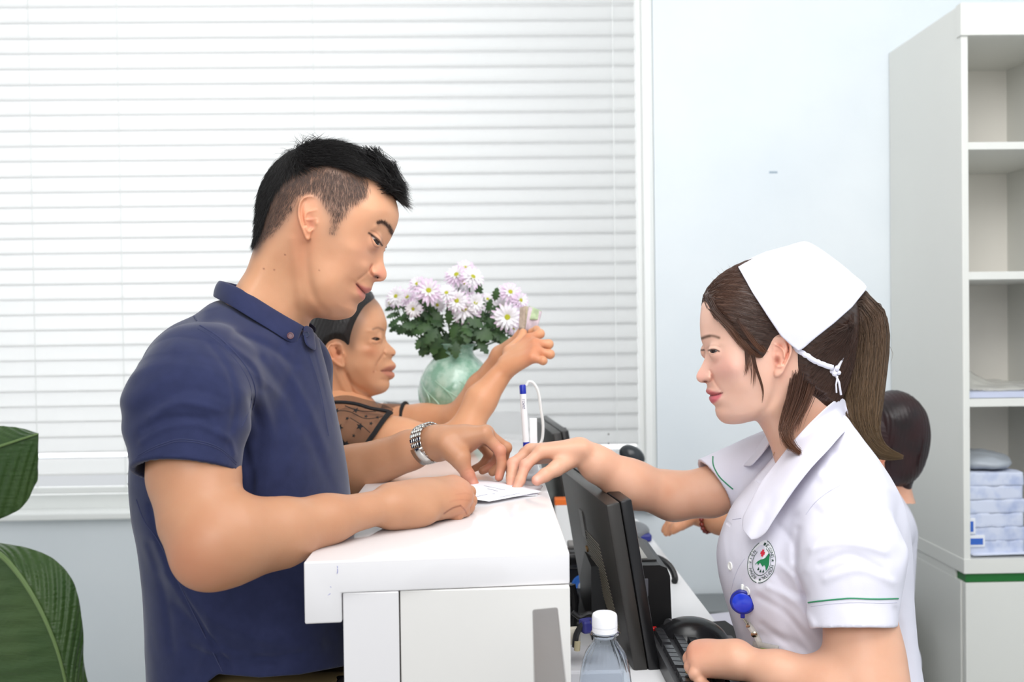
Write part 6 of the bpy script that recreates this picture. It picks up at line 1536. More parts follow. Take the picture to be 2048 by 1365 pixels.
# folded bank notes in her hand
nt_ = empty('bank_notes', P(1060, 650, 2.06), 'folded green and pink bank notes held up in the older woman\'s hand', 'banknotes')
for i, (pts, c) in enumerate([([(1050, 662), (1057, 613), (1084, 624), (1072, 668)], (214, 196, 204)), ([(1044, 664), (1048, 612), (1060, 614), (1057, 668)], (218, 206, 176)), ([(1038, 660), (1040, 616), (1052, 612), (1050, 664)], (206, 186, 168)), ([(1053, 640), (1058, 612), (1083, 622), (1078, 640)], (188, 206, 166))]):
    V = []; F = []; Y = 2.075+.006*i; n = 6
    for a in range(n+1):
        for b in range(n+1):
            s_, t = a/n, b/n; x = (pts[0][0]*(1-s_)+pts[3][0]*s_)*(1-t)+(pts[1][0]*(1-s_)+pts[2][0]*s_)*t; y = (pts[0][1]*(1-s_)+pts[3][1]*s_)*(1-t)+(pts[1][1]*(1-s_)+pts[2][1]*s_)*t
            V.append(P(x, y, Y+.004*math.sin(3*s_+i)+.003*t-(.012 if i == 3 else 0)*1))
    for a in range(n):
        for b in range(n): F.append((a*(n+1)+b, a*(n+1)+b+1, (a+1)*(n+1)+b+1, (a+1)*(n+1)+b))
    o = mesh_obj('note', V, F, mat('note_%d' % i, c, .8, noise=(60, tuple(int(x*.86) for x in c), .4, .6)), nt_); md = o.modifiers.new('t', 'SOLIDIFY'); md.thickness = .0008
# ================================================================ colleague behind the nurse
FC = Fr(1790, 880, 2.30)
co2 = [(1760, 790), (1790, 781), (1820, 792), (1845, 822), (1854, 862), (1850, 905), (1835, 945), (1812, 968), (1785, 976), (1755, 965), (1735, 935), (1728, 895), (1722, 860), (1730, 815)]
chead = FC.rel(co2, [(1790, 860, 70), (1790, 940, 62)], [(1790, 790, 60), (1850, 880, 60), (1790, 960, 40)], sm=10, blur=1)
TH = FC(1764, 876, 0)-FN(1580, 645, 0); HS = .92; HC = FN(1580, 645, 0)
cops = [(Cone(FC(1728, 925, 0), FC(1738, 1020, 0), .042, .048), 0, 'u'), (Cone(FC(1762, 1058, 90), FC(1762, 1058, -90), .055, .055), .05, 'u'), (Cone(FC(1752, 1070, 0), [FC(1735, 1200, 0)[0], 2.3, .57], .072, .08), .04, 'u')]
cops += limb([(FC(1762, 1070, 130), .045), (P(1600, 1060, 2.16), .040), (P(1500, 1052, 2.15), .036), (P(1440, 1040, 2.20), .030), (P(1385, 1030, 2.25), .022)], .02)
chh = [P(1366, 1036, 2.26), P(1364, 1040, 2.24), P(1362, 1044, 2.22), P(1362, 1046, 2.20)]
cops += hand(P(1385, 1030, 2.25), chh, [[P(1345, 1044, 2.27), P(1336, 1052, 2.27), P(1330, 1060, 2.27)], [P(1340, 1046, 2.24), P(1332, 1056, 2.24), P(1328, 1062, 2.24)], [P(1342, 1050, 2.22), P(1336, 1060, 2.22), P(1332, 1068, 2.22)], [P(1346, 1054, 2.20), P(1342, 1062, 2.20), P(1338, 1068, 2.20)]],
    [P(1376, 1040, 2.22), P(1362, 1050, 2.19), P(1352, 1056, 2.18), P(1346, 1062, 2.18)], palm_r=.011)
xq = FC(1728, 1200, 0)[0]
for sd in (1, -1): cops += [(Cone([xq, 2.3+sd*.08, .53], [.45, 2.3+sd*.08, .52], .08, .05), .04, 'u'), (Cone([.45, 2.3+sd*.08, .52], [.47, 2.3+sd*.08, .05], .05, .035), .03, 'u'), (Cone([.47, 2.3+sd*.08, .04], [.36, 2.3+sd*.08, .03], .032, .025), .02, 'u')]
Vg, Fg = surf(Field(cops), [.38, 2.0, 0], [1.15, 2.6, 1.42], .005)
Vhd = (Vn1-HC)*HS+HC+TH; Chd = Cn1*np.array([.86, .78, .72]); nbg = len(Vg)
kf = (vn_[Fn1] < 868).all(1); Vg, Fg = join([(Vg, Fg), (Vhd, Fn1[kf])])
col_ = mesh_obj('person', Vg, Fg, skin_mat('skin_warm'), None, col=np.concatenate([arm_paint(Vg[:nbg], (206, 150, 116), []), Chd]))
for sd in (1, -1): eye_geo('eye', Fr(*[float(x) for x in proj((FN(NE[0], NE[1], 0)-HC)*HS+HC+TH)], float(((FN(NE[0], NE[1], 0)-HC)*HS+HC+TH)[1])), (*[float(x) for x in proj((FN(NE[0], NE[1], 0)-HC)*HS+HC+TH)], sd*26), 10.2, -CU*.8+CD*.3+CL*.4*sd, col_)
tag(col_, 'seated colleague with short dark red hair behind the nurse\'s ponytail', 'person')
Vg, Fg = surf(Field([(chead, 0, 'u')], lambda p: .0007*np.sin(p[:, 0]*700+3*np.sin(p[:, 2]*40))), *FC.box(1700, 765, 1875, 1000, 2.16, 2.44), .0035)
Vhh = (Vh-HC)*HS+HC+TH; Vg, Fg = join([(Vg, Fg), (Vhh, Fh)])
ho = mesh_obj('hair', Vg, Fg, mat('red_black_hair', (40, 14, 16), .45, noise=(18, (24, 16, 18), .4, .7)), col_)
S_ = []
for i in range(900):
    a = rnd(-.6, math.pi*.5); x = rnd(-1, 1); c = np.array([1786, 880]); 
    p0 = FC(1790+64*math.sin(a)*.3, 800, 60*x*.6); pts = []
    for t in np.linspace(0, 1, 10): 
        th = -1.2+t*2.5; pts.append(FC(1788+62*math.cos(a*.2)*math.sin(min(1.57, .3+t*1.6))*(1-.55*max(0, t-.6)), 788+146*t**1.1, (abs(x)*66*math.sin(min(1.57, .25+t*1.9))+1)*(1 if x > 0 else -1)))
    S_.append(pts)
strands(S_, 'hair_strands', mat('red_hair_strand', (52, 18, 20), .4), ho, r=.0006)
uc = [(Fn(lambda p: Field(cops[:3])(p)-.018), 0, 'u'), (Cone(FC(1755, 1070, 140), P(1690, 1062, 2.17), .068, .058), .03, 'u'), (Plane(FC(1770, 968, 0), -CD+CU*.1), .002, 'i')]
uc += []
Vg, Fg = surf(Field(uc, fold_noise(40, .0015, 21)), [.60, 1.98, .40], [1.15, 2.62, 1.2], .006)
mesh_obj('uniform', Vg, Fg, Mu, col_)
mesh_obj('trousers', *surf(Field([(Fn(lambda p: Field(cops[-6:-4]+cops[-3:-1])(p)-.014), 0, 'u'), (Plane((0, 0, .09), (0, 0, -1)), .002, 'i')]), [.36, 2.05, .05], [1.1, 2.55, .75], .008), Mu, col_)
mb = MB(); bc = P(1417, 1036, 2.215); ax = P(1440, 1040, 2.20)-P(1385, 1030, 2.25); ax /= np.linalg.norm(ax); Rr = frame(ax, np.array([0, 0, 1.]))
for k in range(18):
    a = 2*math.pi*k/18; R0 = .0055; mb.lathe([(.0001, -R0), (R0*.7, -R0*.7), (R0, 0), (R0*.7, R0*.7), (.0001, R0)], bc+Rr[:, 1]*.030*math.cos(a)+Rr[:, 2]*.032*math.sin(a), 10)
mb.build('bead_bracelet', mat('red_beads', (120, 34, 20), .25), col_, smooth=True)
st2 = empty('stool', (xq, 2.3, 0), 'round stool under the colleague in the background', 'stool')
MB().lathe([(.001, .34), (.18, .34), (.19, .355), (.19, .385), (.001, .40)], (xq, 2.3, 0), 28).build('seat', M_black, st2, smooth=True)
MB().lathe([(.20, .0), (.20, .02), (.025, .04), (.025, .34)], (xq, 2.3, 0), 24).build('base', M_grey, st2, smooth=True)
# ================================================================ papers and pen under the fingers
def sheet(name, pts, z, m, parent=None, th=.0003, n=8, wave=0, curl=None, kind=None):
    "pts: four picture corners on the plane z, order: near-left, near-right, far-right, far-left"
    c = [Pz(x, y, z) for x, y in pts]; V = []; F = []
    for i in range(n+1):
        for j in range(n+1):
            s_, t = i/n, j/n; p = (c[0]*(1-s_)+c[1]*s_)*(1-t)+(c[3]*(1-s_)+c[2]*s_)*t
            dz = wave*(math.sin(3.1*s_+1.0)*.5+math.sin(5*t)*.3+.5)+(curl(s_, t) if curl else 0); V.append(p+np.array([0, 0, dz]))
    for i in range(n):
        for j in range(n): F.append((i*(n+1)+j, (i+1)*(n+1)+j, (i+1)*(n+1)+j+1, i*(n+1)+j+1))
    o = mesh_obj(name, V, F, m, parent); md = o.modifiers.new('t', 'SOLIDIFY'); md.thickness = th; md.offset = 1; return o
M_paper = mat('paper_white', (238, 236, 242), .8); M_print = mat('print_grey', (150, 150, 168), .8)
p1 = sheet('paper_form', [(868, 1010), (1074, 992), (1086, 972), (930, 966)], ZC+.0006, M_paper, curl=lambda s, t: .0025*math.sin(math.pi*s)*(1-t)); tag(p1, 'folded white hospital form lying flat under the man\'s fingertips, lower sheet', 'paper', 'forms on the counter')
p2 = sheet('paper_form', [(860, 1002), (978, 1004), (1084, 984), (948, 960)], ZC+.0042, M_paper, curl=lambda s, t: .004*math.sin(math.pi*s)); tag(p2, 'printed white form lying on top of the folded sheet under the nurse\'s fingers', 'paper', 'forms on the counter')
def on_sheet(o, x, y, off=.0008):
    bv = BVHTree.FromObject(o, bpy.context.evaluated_depsgraph_get()); h = drape(bv, x, y, off); return None if h is None else h[0]
bpy.context.view_layer.update()
mb = MB()
for (x0, y0, x1, y1) in ((968, 973, 1010, 982), (975, 979, 996, 984), (985, 990, 990, 989), (900, 990, 930, 984), (940, 998, 975, 990), (1000, 996, 1040, 988)):
    a = on_sheet(p2, x0, y0); b = on_sheet(p2, x1, y1)
    if a is not None and b is not None: mb.tube([a, (a+b)/2, b], .0003, 4)
mb.build('printed_lines', M_print, p2)
# pen in its stand with a coiled white cord
pn = empty('ballpoint_pen', Pz(1062, 930, ZC), 'white ballpoint pen with blue cap standing upright beside the hands', 'pen')
YP = 1.72
def pp_(x, y, dy=0): return P(x, y, YP+dy)
a0, a1 = pp_(1053, 900), pp_(1045, 770)
def alongp(t): return a0*(1-t)+a1*t
M_pblue = mat('pen_blue', (26, 44, 160), .3); M_pw = mat('pen_white', (240, 240, 242), .25)
MB().tube([alongp(-.20), alongp(-.10), alongp(0), alongp(.12)], [.0016, .0050, .0056, .0056], 16).build('grip', M_pblue, pn, smooth=True)
MB().tube([alongp(.12), alongp(.86)], .0056, 16).build('barrel', M_pw, pn, smooth=True)
MB().tube([alongp(.86), alongp(.985), alongp(1.0)], [.0057, .0057, .0044], 16).build('cap', M_pblue, pn, smooth=True)
V, F = text_mesh('LONG', 8.0); pt3 = []
for q in V: 
    x = 1050.5-q[1]*.9-1.5; y = 808+q[0]*.9; pt3.append(pp_(x+(y-800)*.06, y)-np.array([0, .0062, 0]))
mesh_obj('lettering', pt3, F, mat('pen_print', (60, 62, 110), .5), pn)
sdp = empty('pen_stand', Pz(1064, 950, ZC), 'clear pen stand with a curved white cord behind the pen', 'pen stand')
c_ = Pz(1064, 958, ZC)
M_tr = mat('clear_acrylic', (235, 238, 246), .08, alpha=.5)
MB().lathe([(.001, .0), (.026, .0), (.026, .004), (.012, .010), (.009, .030), (.001, .030)], c_, 28).build('base', M_tr, sdp, smooth=True)
cord = catmull([(1052, 772), (1058, 764), (1068, 768), (1077, 786), (1082, 820), (1086, 850), (1084, 880), (1074, 900), (1068, 925)], False, 8)
MB().tube([pp_(x, y, .004) for x, y in cord], .0026, 8).build('cord', mat('cord_white', (238, 238, 236), .4, alpha=.8), sdp, smooth=True)
MB().box(pp_(1067, 880, .003), (.013, .004, .075), None, .0015, 2).build('holder_plate', M_pw, sdp)
# ================================================================ monitors
M_ms = mat('monitor_shell', (48, 46, 44), .35, bump=(1, 0, 0)); M_mb = mat('monitor_bezel', (22, 22, 24), .28)
nt2 = M_ms.node_tree; nt2.nodes.remove([n for n in nt2.nodes if n.type == 'BUMP'][0]) if any(n.type == 'BUMP' for n in nt2.nodes) else None
def monitor(name, cn, cf, label, tilt=math.radians(9), H=.30, stand=True, sticker=True, grey=False, th=.045):
    """cn, cf: the near and far top corners (of the outer edge towards the counter); screen faces +X"""
    cn = np.asarray(cn, float); cf = np.asarray(cf, float); cf = np.array([cf[0], cf[1], cn[2]])
    ey = cf-cn; Wd = np.linalg.norm(ey); ey /= Wd
    ex = np.cross(ey, [0, 0, 1.0]); ex = ex if ex[0] > 0 else -ex          # screen normal
    ez = np.array([0, 0, 1.0]); dn_ = -ez*math.cos(tilt)+ex*math.sin(tilt); nx = ex*math.cos(tilt)+ez*math.sin(tilt)
    R = np.stack([nx, ey, -dn_], 1)
    root = empty(name, [ (cn+cf)[0]/2+.08, (cn+cf)[1]/2, ZD]); tag(root, label, 'monitor', 'monitors along the desk')
    msh = M_ms if not grey else mat('monitor_grey', (112, 108, 106), .4); mbz = M_mb if not grey else mat('monitor_grey_edge', (140, 138, 137), .45)
    c = cn+ey*Wd/2+dn_*H/2
    MB().box(c+nx*(th*(.30 if not grey else .5)), (th*(.50 if not grey else .95), Wd, H), R, .004 if not grey else .002, 2).build('back_shell', msh, root, smooth=True)
    if not grey: MB().box(c+nx*(th*.75), (th*.40, Wd+.004, H+.003), R, .003, 2).build('bezel', mbz, root, smooth=True)
    if not grey: MB().box(c+nx*(th*.955), (.002, Wd-.03, H-.035), R, .0005, 1).build('screen', mat('screen_dark', (30, 40, 60), .15), root)
    if not grey:
        bp0 = c+nx*(th*.05)
        def onback(x, y, o_=0.0): d_ = ray(x, y); return CAM+d_*(((bp0-CAM) @ nx)/(d_ @ nx))-nx*o_
        if sticker:
            rb = MB()
            for i in range(26):
                x = 1163+i*2.2; y = 1052+i*7.0; rb.tube([onback(x, y, .0004), onback(x+36-i*.5, y+40, .0004)], .0009, 5)
            rb.build('vent_ribs', mat('rib_grey', (134, 126, 112), .3), root, smooth=True)
        MB().box(c+ey*(Wd*.10)+dn_*(-H*.25)+nx*(th*.04), (.003, .030, .05), R, .001, 1).build('logo_plate', mat('plate_grey', (86, 84, 82), .3), root)
        MB().lathe([(.001, 0), (.006, 0), (.006, .003), (.001, .003)], c+ey*(Wd*.10)+dn_*(-H*.10)+nx*(th*.05), 16, np.stack([R[:, 1], R[:, 2], -R[:, 0]], 1)).build('brass_dot', mat('brass', (150, 120, 80), .4, metal=.6), root)
        if sticker: MB().prism([onback(x, y, .0002) for x, y in ((1177, 1143), (1192, 1152), (1195, 1216), (1184, 1200))], (0, 0, 0), -nx*.0008).build('label_sticker', mat('sticker_grey', (128, 128, 128), .6, noise=(90, (96, 96, 98), .5, .6)), root)
    if stand:
        b = c+dn_*(H*.30)-nx*.02+ey*.13; f = np.array([b[0]-.045, b[1], ZD+.012])
        MB().tube([b, b-ex*.04+[0, 0, .01], f+[0, 0, .05], f], .020, 12).build('stand_neck', M_black, root, smooth=True)
        MB().box(f+[.03, 0, -.004], (.15, .22, .014), None, .005, 2).build('stand_base', M_black, root)
    return root
mnA = monitor('computer_monitor', PX(1209, 1011, .170), Pz(1137, 938, ZC)+np.array([-.01, .10, 0]), 'black monitor seen from behind under the nurse\'s wrist with a grey sticker')
n2c = PX(1103, 868, .148); mnB = monitor('computer_monitor', n2c, n2c+np.array([-.030, .40, 0]), 'farther black monitor behind the first one, beyond the hands', sticker=False)
c0_ = P(1078, 1219, 1.0); d0 = (c0_-CAM)*np.array([1, 1, 0]); d0 /= np.linalg.norm(d0)
far_ = c0_+np.array([-.0075, 0, 0]); near_ = far_-d0*.42+np.array([.004, 0, 0])
mnC = monitor('computer_monitor', near_, far_, 'blurred grey monitor corner rising at the bottom in front of the counter end', tilt=math.radians(5), H=.30, grey=True, stand=False, sticker=False, th=.027)
fc_ = near_+(far_-near_)*.5
MB().tube([fc_+[.03, 0, -.27], fc_+[.045, 0, -.36], np.array([fc_[0]+.045, fc_[1], .02])], .018, 10).build('stand_pole', M_grey, mnC, smooth=True)
MB().box([fc_[0]+.045, fc_[1], .01], (.3, .3, .02), None, .006, 2).build('stand_base', M_grey, mnC)
# ================================================================ things on the desk
def onz(x, y, z=ZD): return Pz(x, y, z)
# bottle
bb = P(1210, 1300, 1.235); bo = empty('water_bottle', (bb[0], bb[1], ZD), 'clear ribbed plastic water bottle with a white cap, nearly empty', 'bottle')
zt = P(1210, 1226, 1.235)[2]
M_pet = mat('clear_plastic', (240, 246, 252), .04, trans=1.0, ior=1.12)
def bottle_prof():
    pr = []
    for d, r in [(.027, .0142), (.031, .0140), (.036, .0148), (.042, .0190), (.050, .0238), (.060, .0278), (.072, .0308), (.086, .0326), (.100, .0332), (.112, .0330), (.120, .0318), (.126, .0330), (.14, .0332), (.146, .0320), (.152, .0332)]: pr.append((r, zt-ZD-d))
    hb = zt-ZD-.16
    if hb > .012: pr += [(.0332, hb), (.0332, .010)]
    pr += [(.028, .002), (.012, .0005)]; return pr
V = []; F = []; pr = bottle_prof(); n = 72
for (r, z) in pr:
    d = zt-ZD-z; amp = .0010*math.exp(-((d-.052)/.016)**2)
    for k in range(n):
        a = 2*math.pi*k/n; rr = r+amp*math.cos(18*a); V.append((bb[0]+rr*math.cos(a), bb[1]+rr*math.sin(a), ZD+z))
for i in range(len(pr)-1):
    for k in range(n): F.append((i*n+k, i*n+(k+1) % n, (i+1)*n+(k+1) % n, (i+1)*n+k))
F.append(tuple((len(pr)-1)*n+k for k in range(n)))
o = mesh_obj('body', V, F, M_pet, bo); md = o.modifiers.new('t', 'SOLIDIFY'); md.thickness = .0007; md.offset = 1
MB().lathe([(.0142, 0), (.0178, .0005), (.0178, .0022), (.0142, .003)], (bb[0], bb[1], zt-.027), 36, cap=False).build('neck_ring', M_pet, bo, smooth=True)
cpm = mat('cap_white', (240, 240, 244), .35)
mb = MB(); n = 60
V = []; F = []; prc = [(.0001, zt), (.0125, zt), (.0148, zt-.0015), (.0155, zt-.004), (.0158, zt-.0165), (.0150, zt-.0168), (.0150, zt-.0176), (.0158, zt-.0180), (.0158, zt-.0235), (.0140, zt-.024), (.0001, zt-.024)]
for i, (r, z) in enumerate(prc):
    for k in range(n):
        a = 2*math.pi*k/n; rr = r+(.0002*(k % 2) if 3 <= i <= 4 else 0); V.append((bb[0]+rr*math.cos(a), bb[1]+rr*math.sin(a), z))
for i in range(len(prc)-1):
    for k in range(n): F.append((i*n+k, i*n+(k+1) % n, (i+1)*n+(k+1) % n, (i+1)*n+k))
mesh_obj('cap', V, F, cpm, bo).data.set_sharp_from_angle(angle=math.radians(40))
MB().lathe([(.0334, zt-.150), (.0334, zt-.112), (.0334, zt-.112)], (bb[0], bb[1], 0), 40, cap=False).build('label', mat('label_blue', (70, 110, 160), .3, alpha=.45, noise=(50, (220, 225, 235), .5, .6)), bo, smooth=True)
# receipt printer
pA = onz(1345, 1279); pr_ = empty('receipt_printer', (pA[0]-.065, pA[1]+.10, ZD), 'black box shaped receipt printer on the desk behind the monitor', 'printer')
Hh = P(1335, 1131, pA[1])[2]-ZD; x1 = pA[0]; x0 = x1-.135; y0 = pA[1]; y1 = y0+.215
prb = MB(); bmx = bmesh.new()
poly = [(x0, ZD+.001), (x1, ZD+.001), (x1-.003, ZD+Hh-.018), (x1-.008, ZD+Hh-.005), (x1-.020, ZD+Hh), (x0, ZD+Hh)]
prb.prism([(x, y0, z) for x, z in poly], (0, y0, 0), (0, y1, 0)); prb.build('housing', M_black, pr_, smooth=False)
MB().span((x0+.01, y0+.03, ZD+Hh), (x1-.02, y1-.02, ZD+Hh+.003), .001).build('lid', mat('lid_dark', (60, 58, 58), .4), pr_)
MB().span((x0+.055, y0+.035, ZD+Hh+.003), (x1-.035, y0+.12, ZD+Hh+.0045), .0005).build('paper_label', mat('label_pale', (196, 194, 188), .6), pr_)
mb = MB(); q = [(x0+.03, y0+.03), (x1-.055, y0+.03), (x1-.055, y0+.10), (x0+.03, y0+.10)]
for i in range(4): mb.tube([(q[i][0], q[i][1], ZD+Hh+.007), (q[(i+1) % 4][0], q[(i+1) % 4][1], ZD+Hh+.007)], .003, 6)
mb.build('paper_guide', M_mb, pr_)
a = P(1281, 1176, y0-.001); MB().box(a, (.026, .002, .030), None, .001, 1).build('label', mat('label_grey', (112, 112, 120), .5), pr_)
MB().box(a+[0, -.0012, .002], (.017, .001, .014), None, .0005, 1).build('label_panel', mat('label_grey_light', (134, 134, 142), .5), pr_)
# keyboard
kx0, kx1 = .252, .392; ky0, ky1 = 1.16, 1.625
kb_ = empty('keyboard', ((kx0+kx1)/2, (ky0+ky1)/2, ZD), 'black computer keyboard beside the monitor under the nurse\'s hand', 'keyboard')
M_key = mat('key_plastic', (50, 50, 53), .25)
bd = MB(); bd.prism([(kx0, ky0, ZD+.001), (kx1, ky0, ZD+.001), (kx1, ky0, ZD+.012), (kx0, ky0, ZD+.026)], (0, ky0, 0), (0, ky1, 0)); bd.build('body', M_dark, kb_)
def zk(x): return ZD+.026-(x-kx0)/(kx1-kx0)*.014
rk = random.Random(5); rows = 6; ck = 0
for r in range(rows):
    x = kx0+.016+r*.0205+(0.006 if r > 0 else 0); y = ky1-.016+(-.003)
    off = [0, 0, .006, .010, .014, .0][r]
    first = True
    while y-.018 > ky0+.01 and ck < 99:
        w = .0165
        if first and r > 0: w = .0165+off; 
        if r == 5 and abs(y-1.50) < .02: w = .10
        if r == 0 and int((ky1-y)/.022) % 5 == 4: y -= .010
        yc = y-w/2; b = MB(); z = zk(x)
        b.prism([(x-.0082, yc-w/2, z), (x+.0082, yc-w/2, z-.001), (x+.0066, yc-w/2+.001, z+.0085), (x-.0066, yc-w/2+.001, z+.0095)], (0, 0, 0), (0, w-.001, 0))
        ob = b.build('key', M_key, kb_); ck += 1
        y -= w+.0025; first = False
mb = MB().box((kx0+.010, 1.612, zk(kx0)+.004), (.008, .010, .005), None, .001, 1); mb.build('red_light', mat('red_led', (220, 30, 30), .4), kb_)
# mice
def mouse(name, px, py, L, label, rot=0.0, w=.06, h=.038, group=None):
    c = onz(px, py); root = empty(name, (c[0], c[1], ZD)); tag(root, label, 'mouse', group)
    V, F = surf(Field([(Ell(c+[0, 0, .004], (w/2, L/2, h), rotz(rot)), 0, 'u'), (Plane((0, 0, ZD+.0015), (0, 0, -1)), .003, 'i')]), c-[.09, .09, .02], c+[.09, .09, .06], .003)
    mesh_obj('shell', V, F, mat(name+'_shell', (30, 30, 32), .22), root)
    R_ = rotz(rot); p = c+R_ @ np.array([0, L*.28, h*.80]); MB().tube([p+R_ @ np.array([-.004, 0, 0]), p+R_ @ np.array([.004, 0, 0])], .009, 12).build('wheel', M_dark, root, smooth=True); return root
mouse('computer_mouse', 1382, 1296, .125, 'large black mouse behind the keyboard near the nurse\'s wrist', rot=math.radians(80), w=.085, h=.046)
mouse('computer_mouse', 1262, 1102, .10, 'small black mouse on the far end of the desk', rot=.3)
q = onz(1432, 1270); tag(MB().box(q+[.0, .0, .004], (.08, .10, .006), rotz(.2), .002, 2).build('mouse_pad', mat('pad_black', (30, 30, 32), .7), None), 'black mouse pad edge beside the nurse\'s wrist', 'mouse pad')
# barcode scanner on its grey and blue base
sb = onz(1268, 1078); sc_ = empty('barcode_scanner', (sb[0], sb[1], ZD), 'handheld scanner on a grey and blue stand at the far end of the desk', 'scanner')
MB().box(sb+[0, 0, .010], (.075, .09, .018), None, .005, 2).build('blue_base', mat('base_blue', (44, 50, 128), .35), sc_)
V, F = surf(Field([(Ell(sb+[-.004, 0, .020], (.042, .05, .022)), 0, 'u')]), sb-[.06, .07, .02], sb+[.06, .07, .06], .004); mesh_obj('grey_top', V, F, mat('base_grey', (120, 122, 126), .4), sc_)
YS = sb[1]; hd_ = P(1264, 912, YS)
MB().tube([P(1248, 1062, YS), P(1250, 1000, YS), P(1247, 950, YS), P(1256, 926, YS)], .0055, 8).build('stem', M_black, sc_, smooth=True)
MB().tube([P(1262, 1010, YS), P(1267, 1040, YS), P(1260, 1062, YS)], .003, 6).build('cable', M_black, sc_, smooth=True)
R = frame(P(1285, 930, YS)-P(1245, 905, YS), [0, 0, 1.]); V, F = surf(Field([(Ell(hd_, (.034, .026, .024), R), 0, 'u')]), hd_-.05, hd_+.05, .003); mesh_obj('head', V, F, mat('scanner_black', (46, 50, 54), .25), sc_)
# cable loop over the desk edge
YL = 2.02
cbp = [P(1262, 1122, YL-.02), P(1285, 1113, YL), P(1310, 1115, YL+.01), P(1332, 1126, YL+.01), P(1345, 1142, YL), P(1350, 1158, YL-.01), P(1349, 1172, YL-.02)]
cbp = [np.array([p[0], p[1], max(p[2], ZD+.006) if p[0] < .39 else p[2]]) for p in catmull(cbp, False, 5)]
tag(MB().tube(cbp, .0065, 8).build('power_cable', M_black, None, smooth=True), 'thick black cable looping over the edge of the white desk', 'cable')
# small things around the far monitor
q = P(1120, 862, 2.62); tag(MB().box(q, (.033, .02, .016), None, .002, 2).build('webcam', M_black, None), 'small black camera block beyond the far monitor against the blinds', 'camera')
tag(MB().tube([q+[0, .012, -.008], np.array([q[0]+.0, q[1]+.012, ZD+.0])], .0035, 8).build('webcam_pole', mat('pole_white', (225, 225, 225), .4), None), 'thin pale pole carrying the small black camera block', 'pole')
q = P(1131, 1003, 2.30); o = MB().box(np.array([q[0], q[1], ZD+.06]), (.05, .03, .12), None, .004, 2).build('tissue_box', mat('box_white', (228, 228, 228), .6), None); tag(o, 'white carton with an orange band between the two monitors', 'box')
MB().box(np.array([q[0], q[1], q[2]]), (.0515, .0315, .016), None, .002, 1).build('orange_band', mat('band_orange', (226, 110, 40), .5), o)
o.data.transform(Matrix.Translation((0, 0, 0)))
# cables and plugs behind the main monitor
cbn = empty('cable_bundle', P(1160, 1230, 1.5), 'dark tangle of cables and plugs between the counter and the monitor', 'cables')
MB().tube([P(x, y, 1.98) for x, y in catmull([(1147, 1188), (1149, 1172), (1156, 1160), (1172, 1154)], False, 5)], .0072, 8).build('blue_cable', mat('cable_blue', (40, 104, 196), .35), cbn, smooth=True)
MB().box(P(1160, 1185, 2.06), (.085, .07, .13), None, .008, 2).build('dark_box', M_black, cbn)
MB().box(P(1160, 1116, 2.02), (.07, .06, .036), None, .012, 3).build('dark_hinge', M_mb, cbn, smooth=True)
MB().box(P(1160, 1092, 2.05), (.05, .05, .014), None, .003, 2).build('grey_arm', M_grey, cbn)
for (x, y, s_) in ((1175, 1252, 1), (1190, 1258, .8)): MB().box(P(x, y, 1.47), (.022*s_, .02, .020*s_), rotz(.4), .004, 2).build('blue_plug', mat('plug_blue', (40, 42, 110), .4), cbn)
MB().box(P(1147, 1272, 1.48), (.020, .014, .026), rotz(.2), .005, 2).build('pale_plug', mat('plug_cream', (196, 190, 176), .5), cbn, smooth=True)
MB().tube([P(1155, 1284, 1.46), P(1154, 1302, 1.46)], .0045, 8).build('cream_plug', mat('plug_beige', (170, 160, 130), .5), cbn, smooth=True)
MB().tube([P(x, y, 1.465) for x, y in catmull([(1150, 1295), (1153, 1270), (1166, 1250), (1182, 1246)], False, 5)], .0045, 8).build('black_cable', M_black, cbn, smooth=True)
MB().tube([P(x, y, 1.49) for x, y in catmull([(1145, 1225), (1160, 1235), (1178, 1228), (1195, 1232)], False, 5)], .004, 8).build('black_cable', M_black, cbn, smooth=True)
MB().tube([P(x, y, 1.70) for x, y in catmull([(1144, 1170), (1150, 1210), (1146, 1260), (1156, 1320)], False, 5)], .006, 8).build('black_cable', M_black, cbn, smooth=True)
q = onz(1148, 1325); MB().box(np.array([q[0]+.02, 1.50, ZD+.012]), (.09, .12, .022), None, .004, 2).build('power_strip', mat('strip_grey', (190, 190, 194), .4), cbn)
# ================================================================ vase with chrysanthemums
YV = 2.42
vc = P(912, 780, YV); vs_ = FPX/depth_of(vc); vz = lambda y: P(912, y, YV)[2]
M_cel = mat('celadon_glaze', (134, 176, 152), .12, spec=.6, coat=.6, noise=(34, (178, 206, 188), .42, .62), bump=(42, .5, .004))
va = empty('ceramic_vase', (vc[0], vc[1], ZC), 'round celadon green vase with carved leaf relief standing by the blinds', 'vase')
prof = [(30, None), (34, None)]
h0 = ZC; sv = 1/vs_
pr = [(.001, ZC+.001), (36*sv, ZC+.001), (40*sv, ZC+.006), (50*sv, vz(850)), (64*sv, vz(825)), (72.5*sv, vz(798)), (74*sv, vz(778)), (71*sv, vz(758)), (62*sv, vz(738)), (50*sv, vz(722)), (40*sv, vz(712)), (36*sv, vz(704)), (38*sv, vz(696)), (43*sv, vz(690)), (42*sv, vz(687.5)), (36*sv, vz(690)), (32*sv, vz(704)), (36*sv, vz(716)), (45*sv, vz(728))]
pc2 = catmull([(a, b) for a, b in pr], False, 4)
MB().lathe([(max(float(a), .0005), float(b)) for a, b in pc2], (vc[0], vc[1], 0), 56, cap=False).build('body', M_cel, va, smooth=True)
sw = MB()
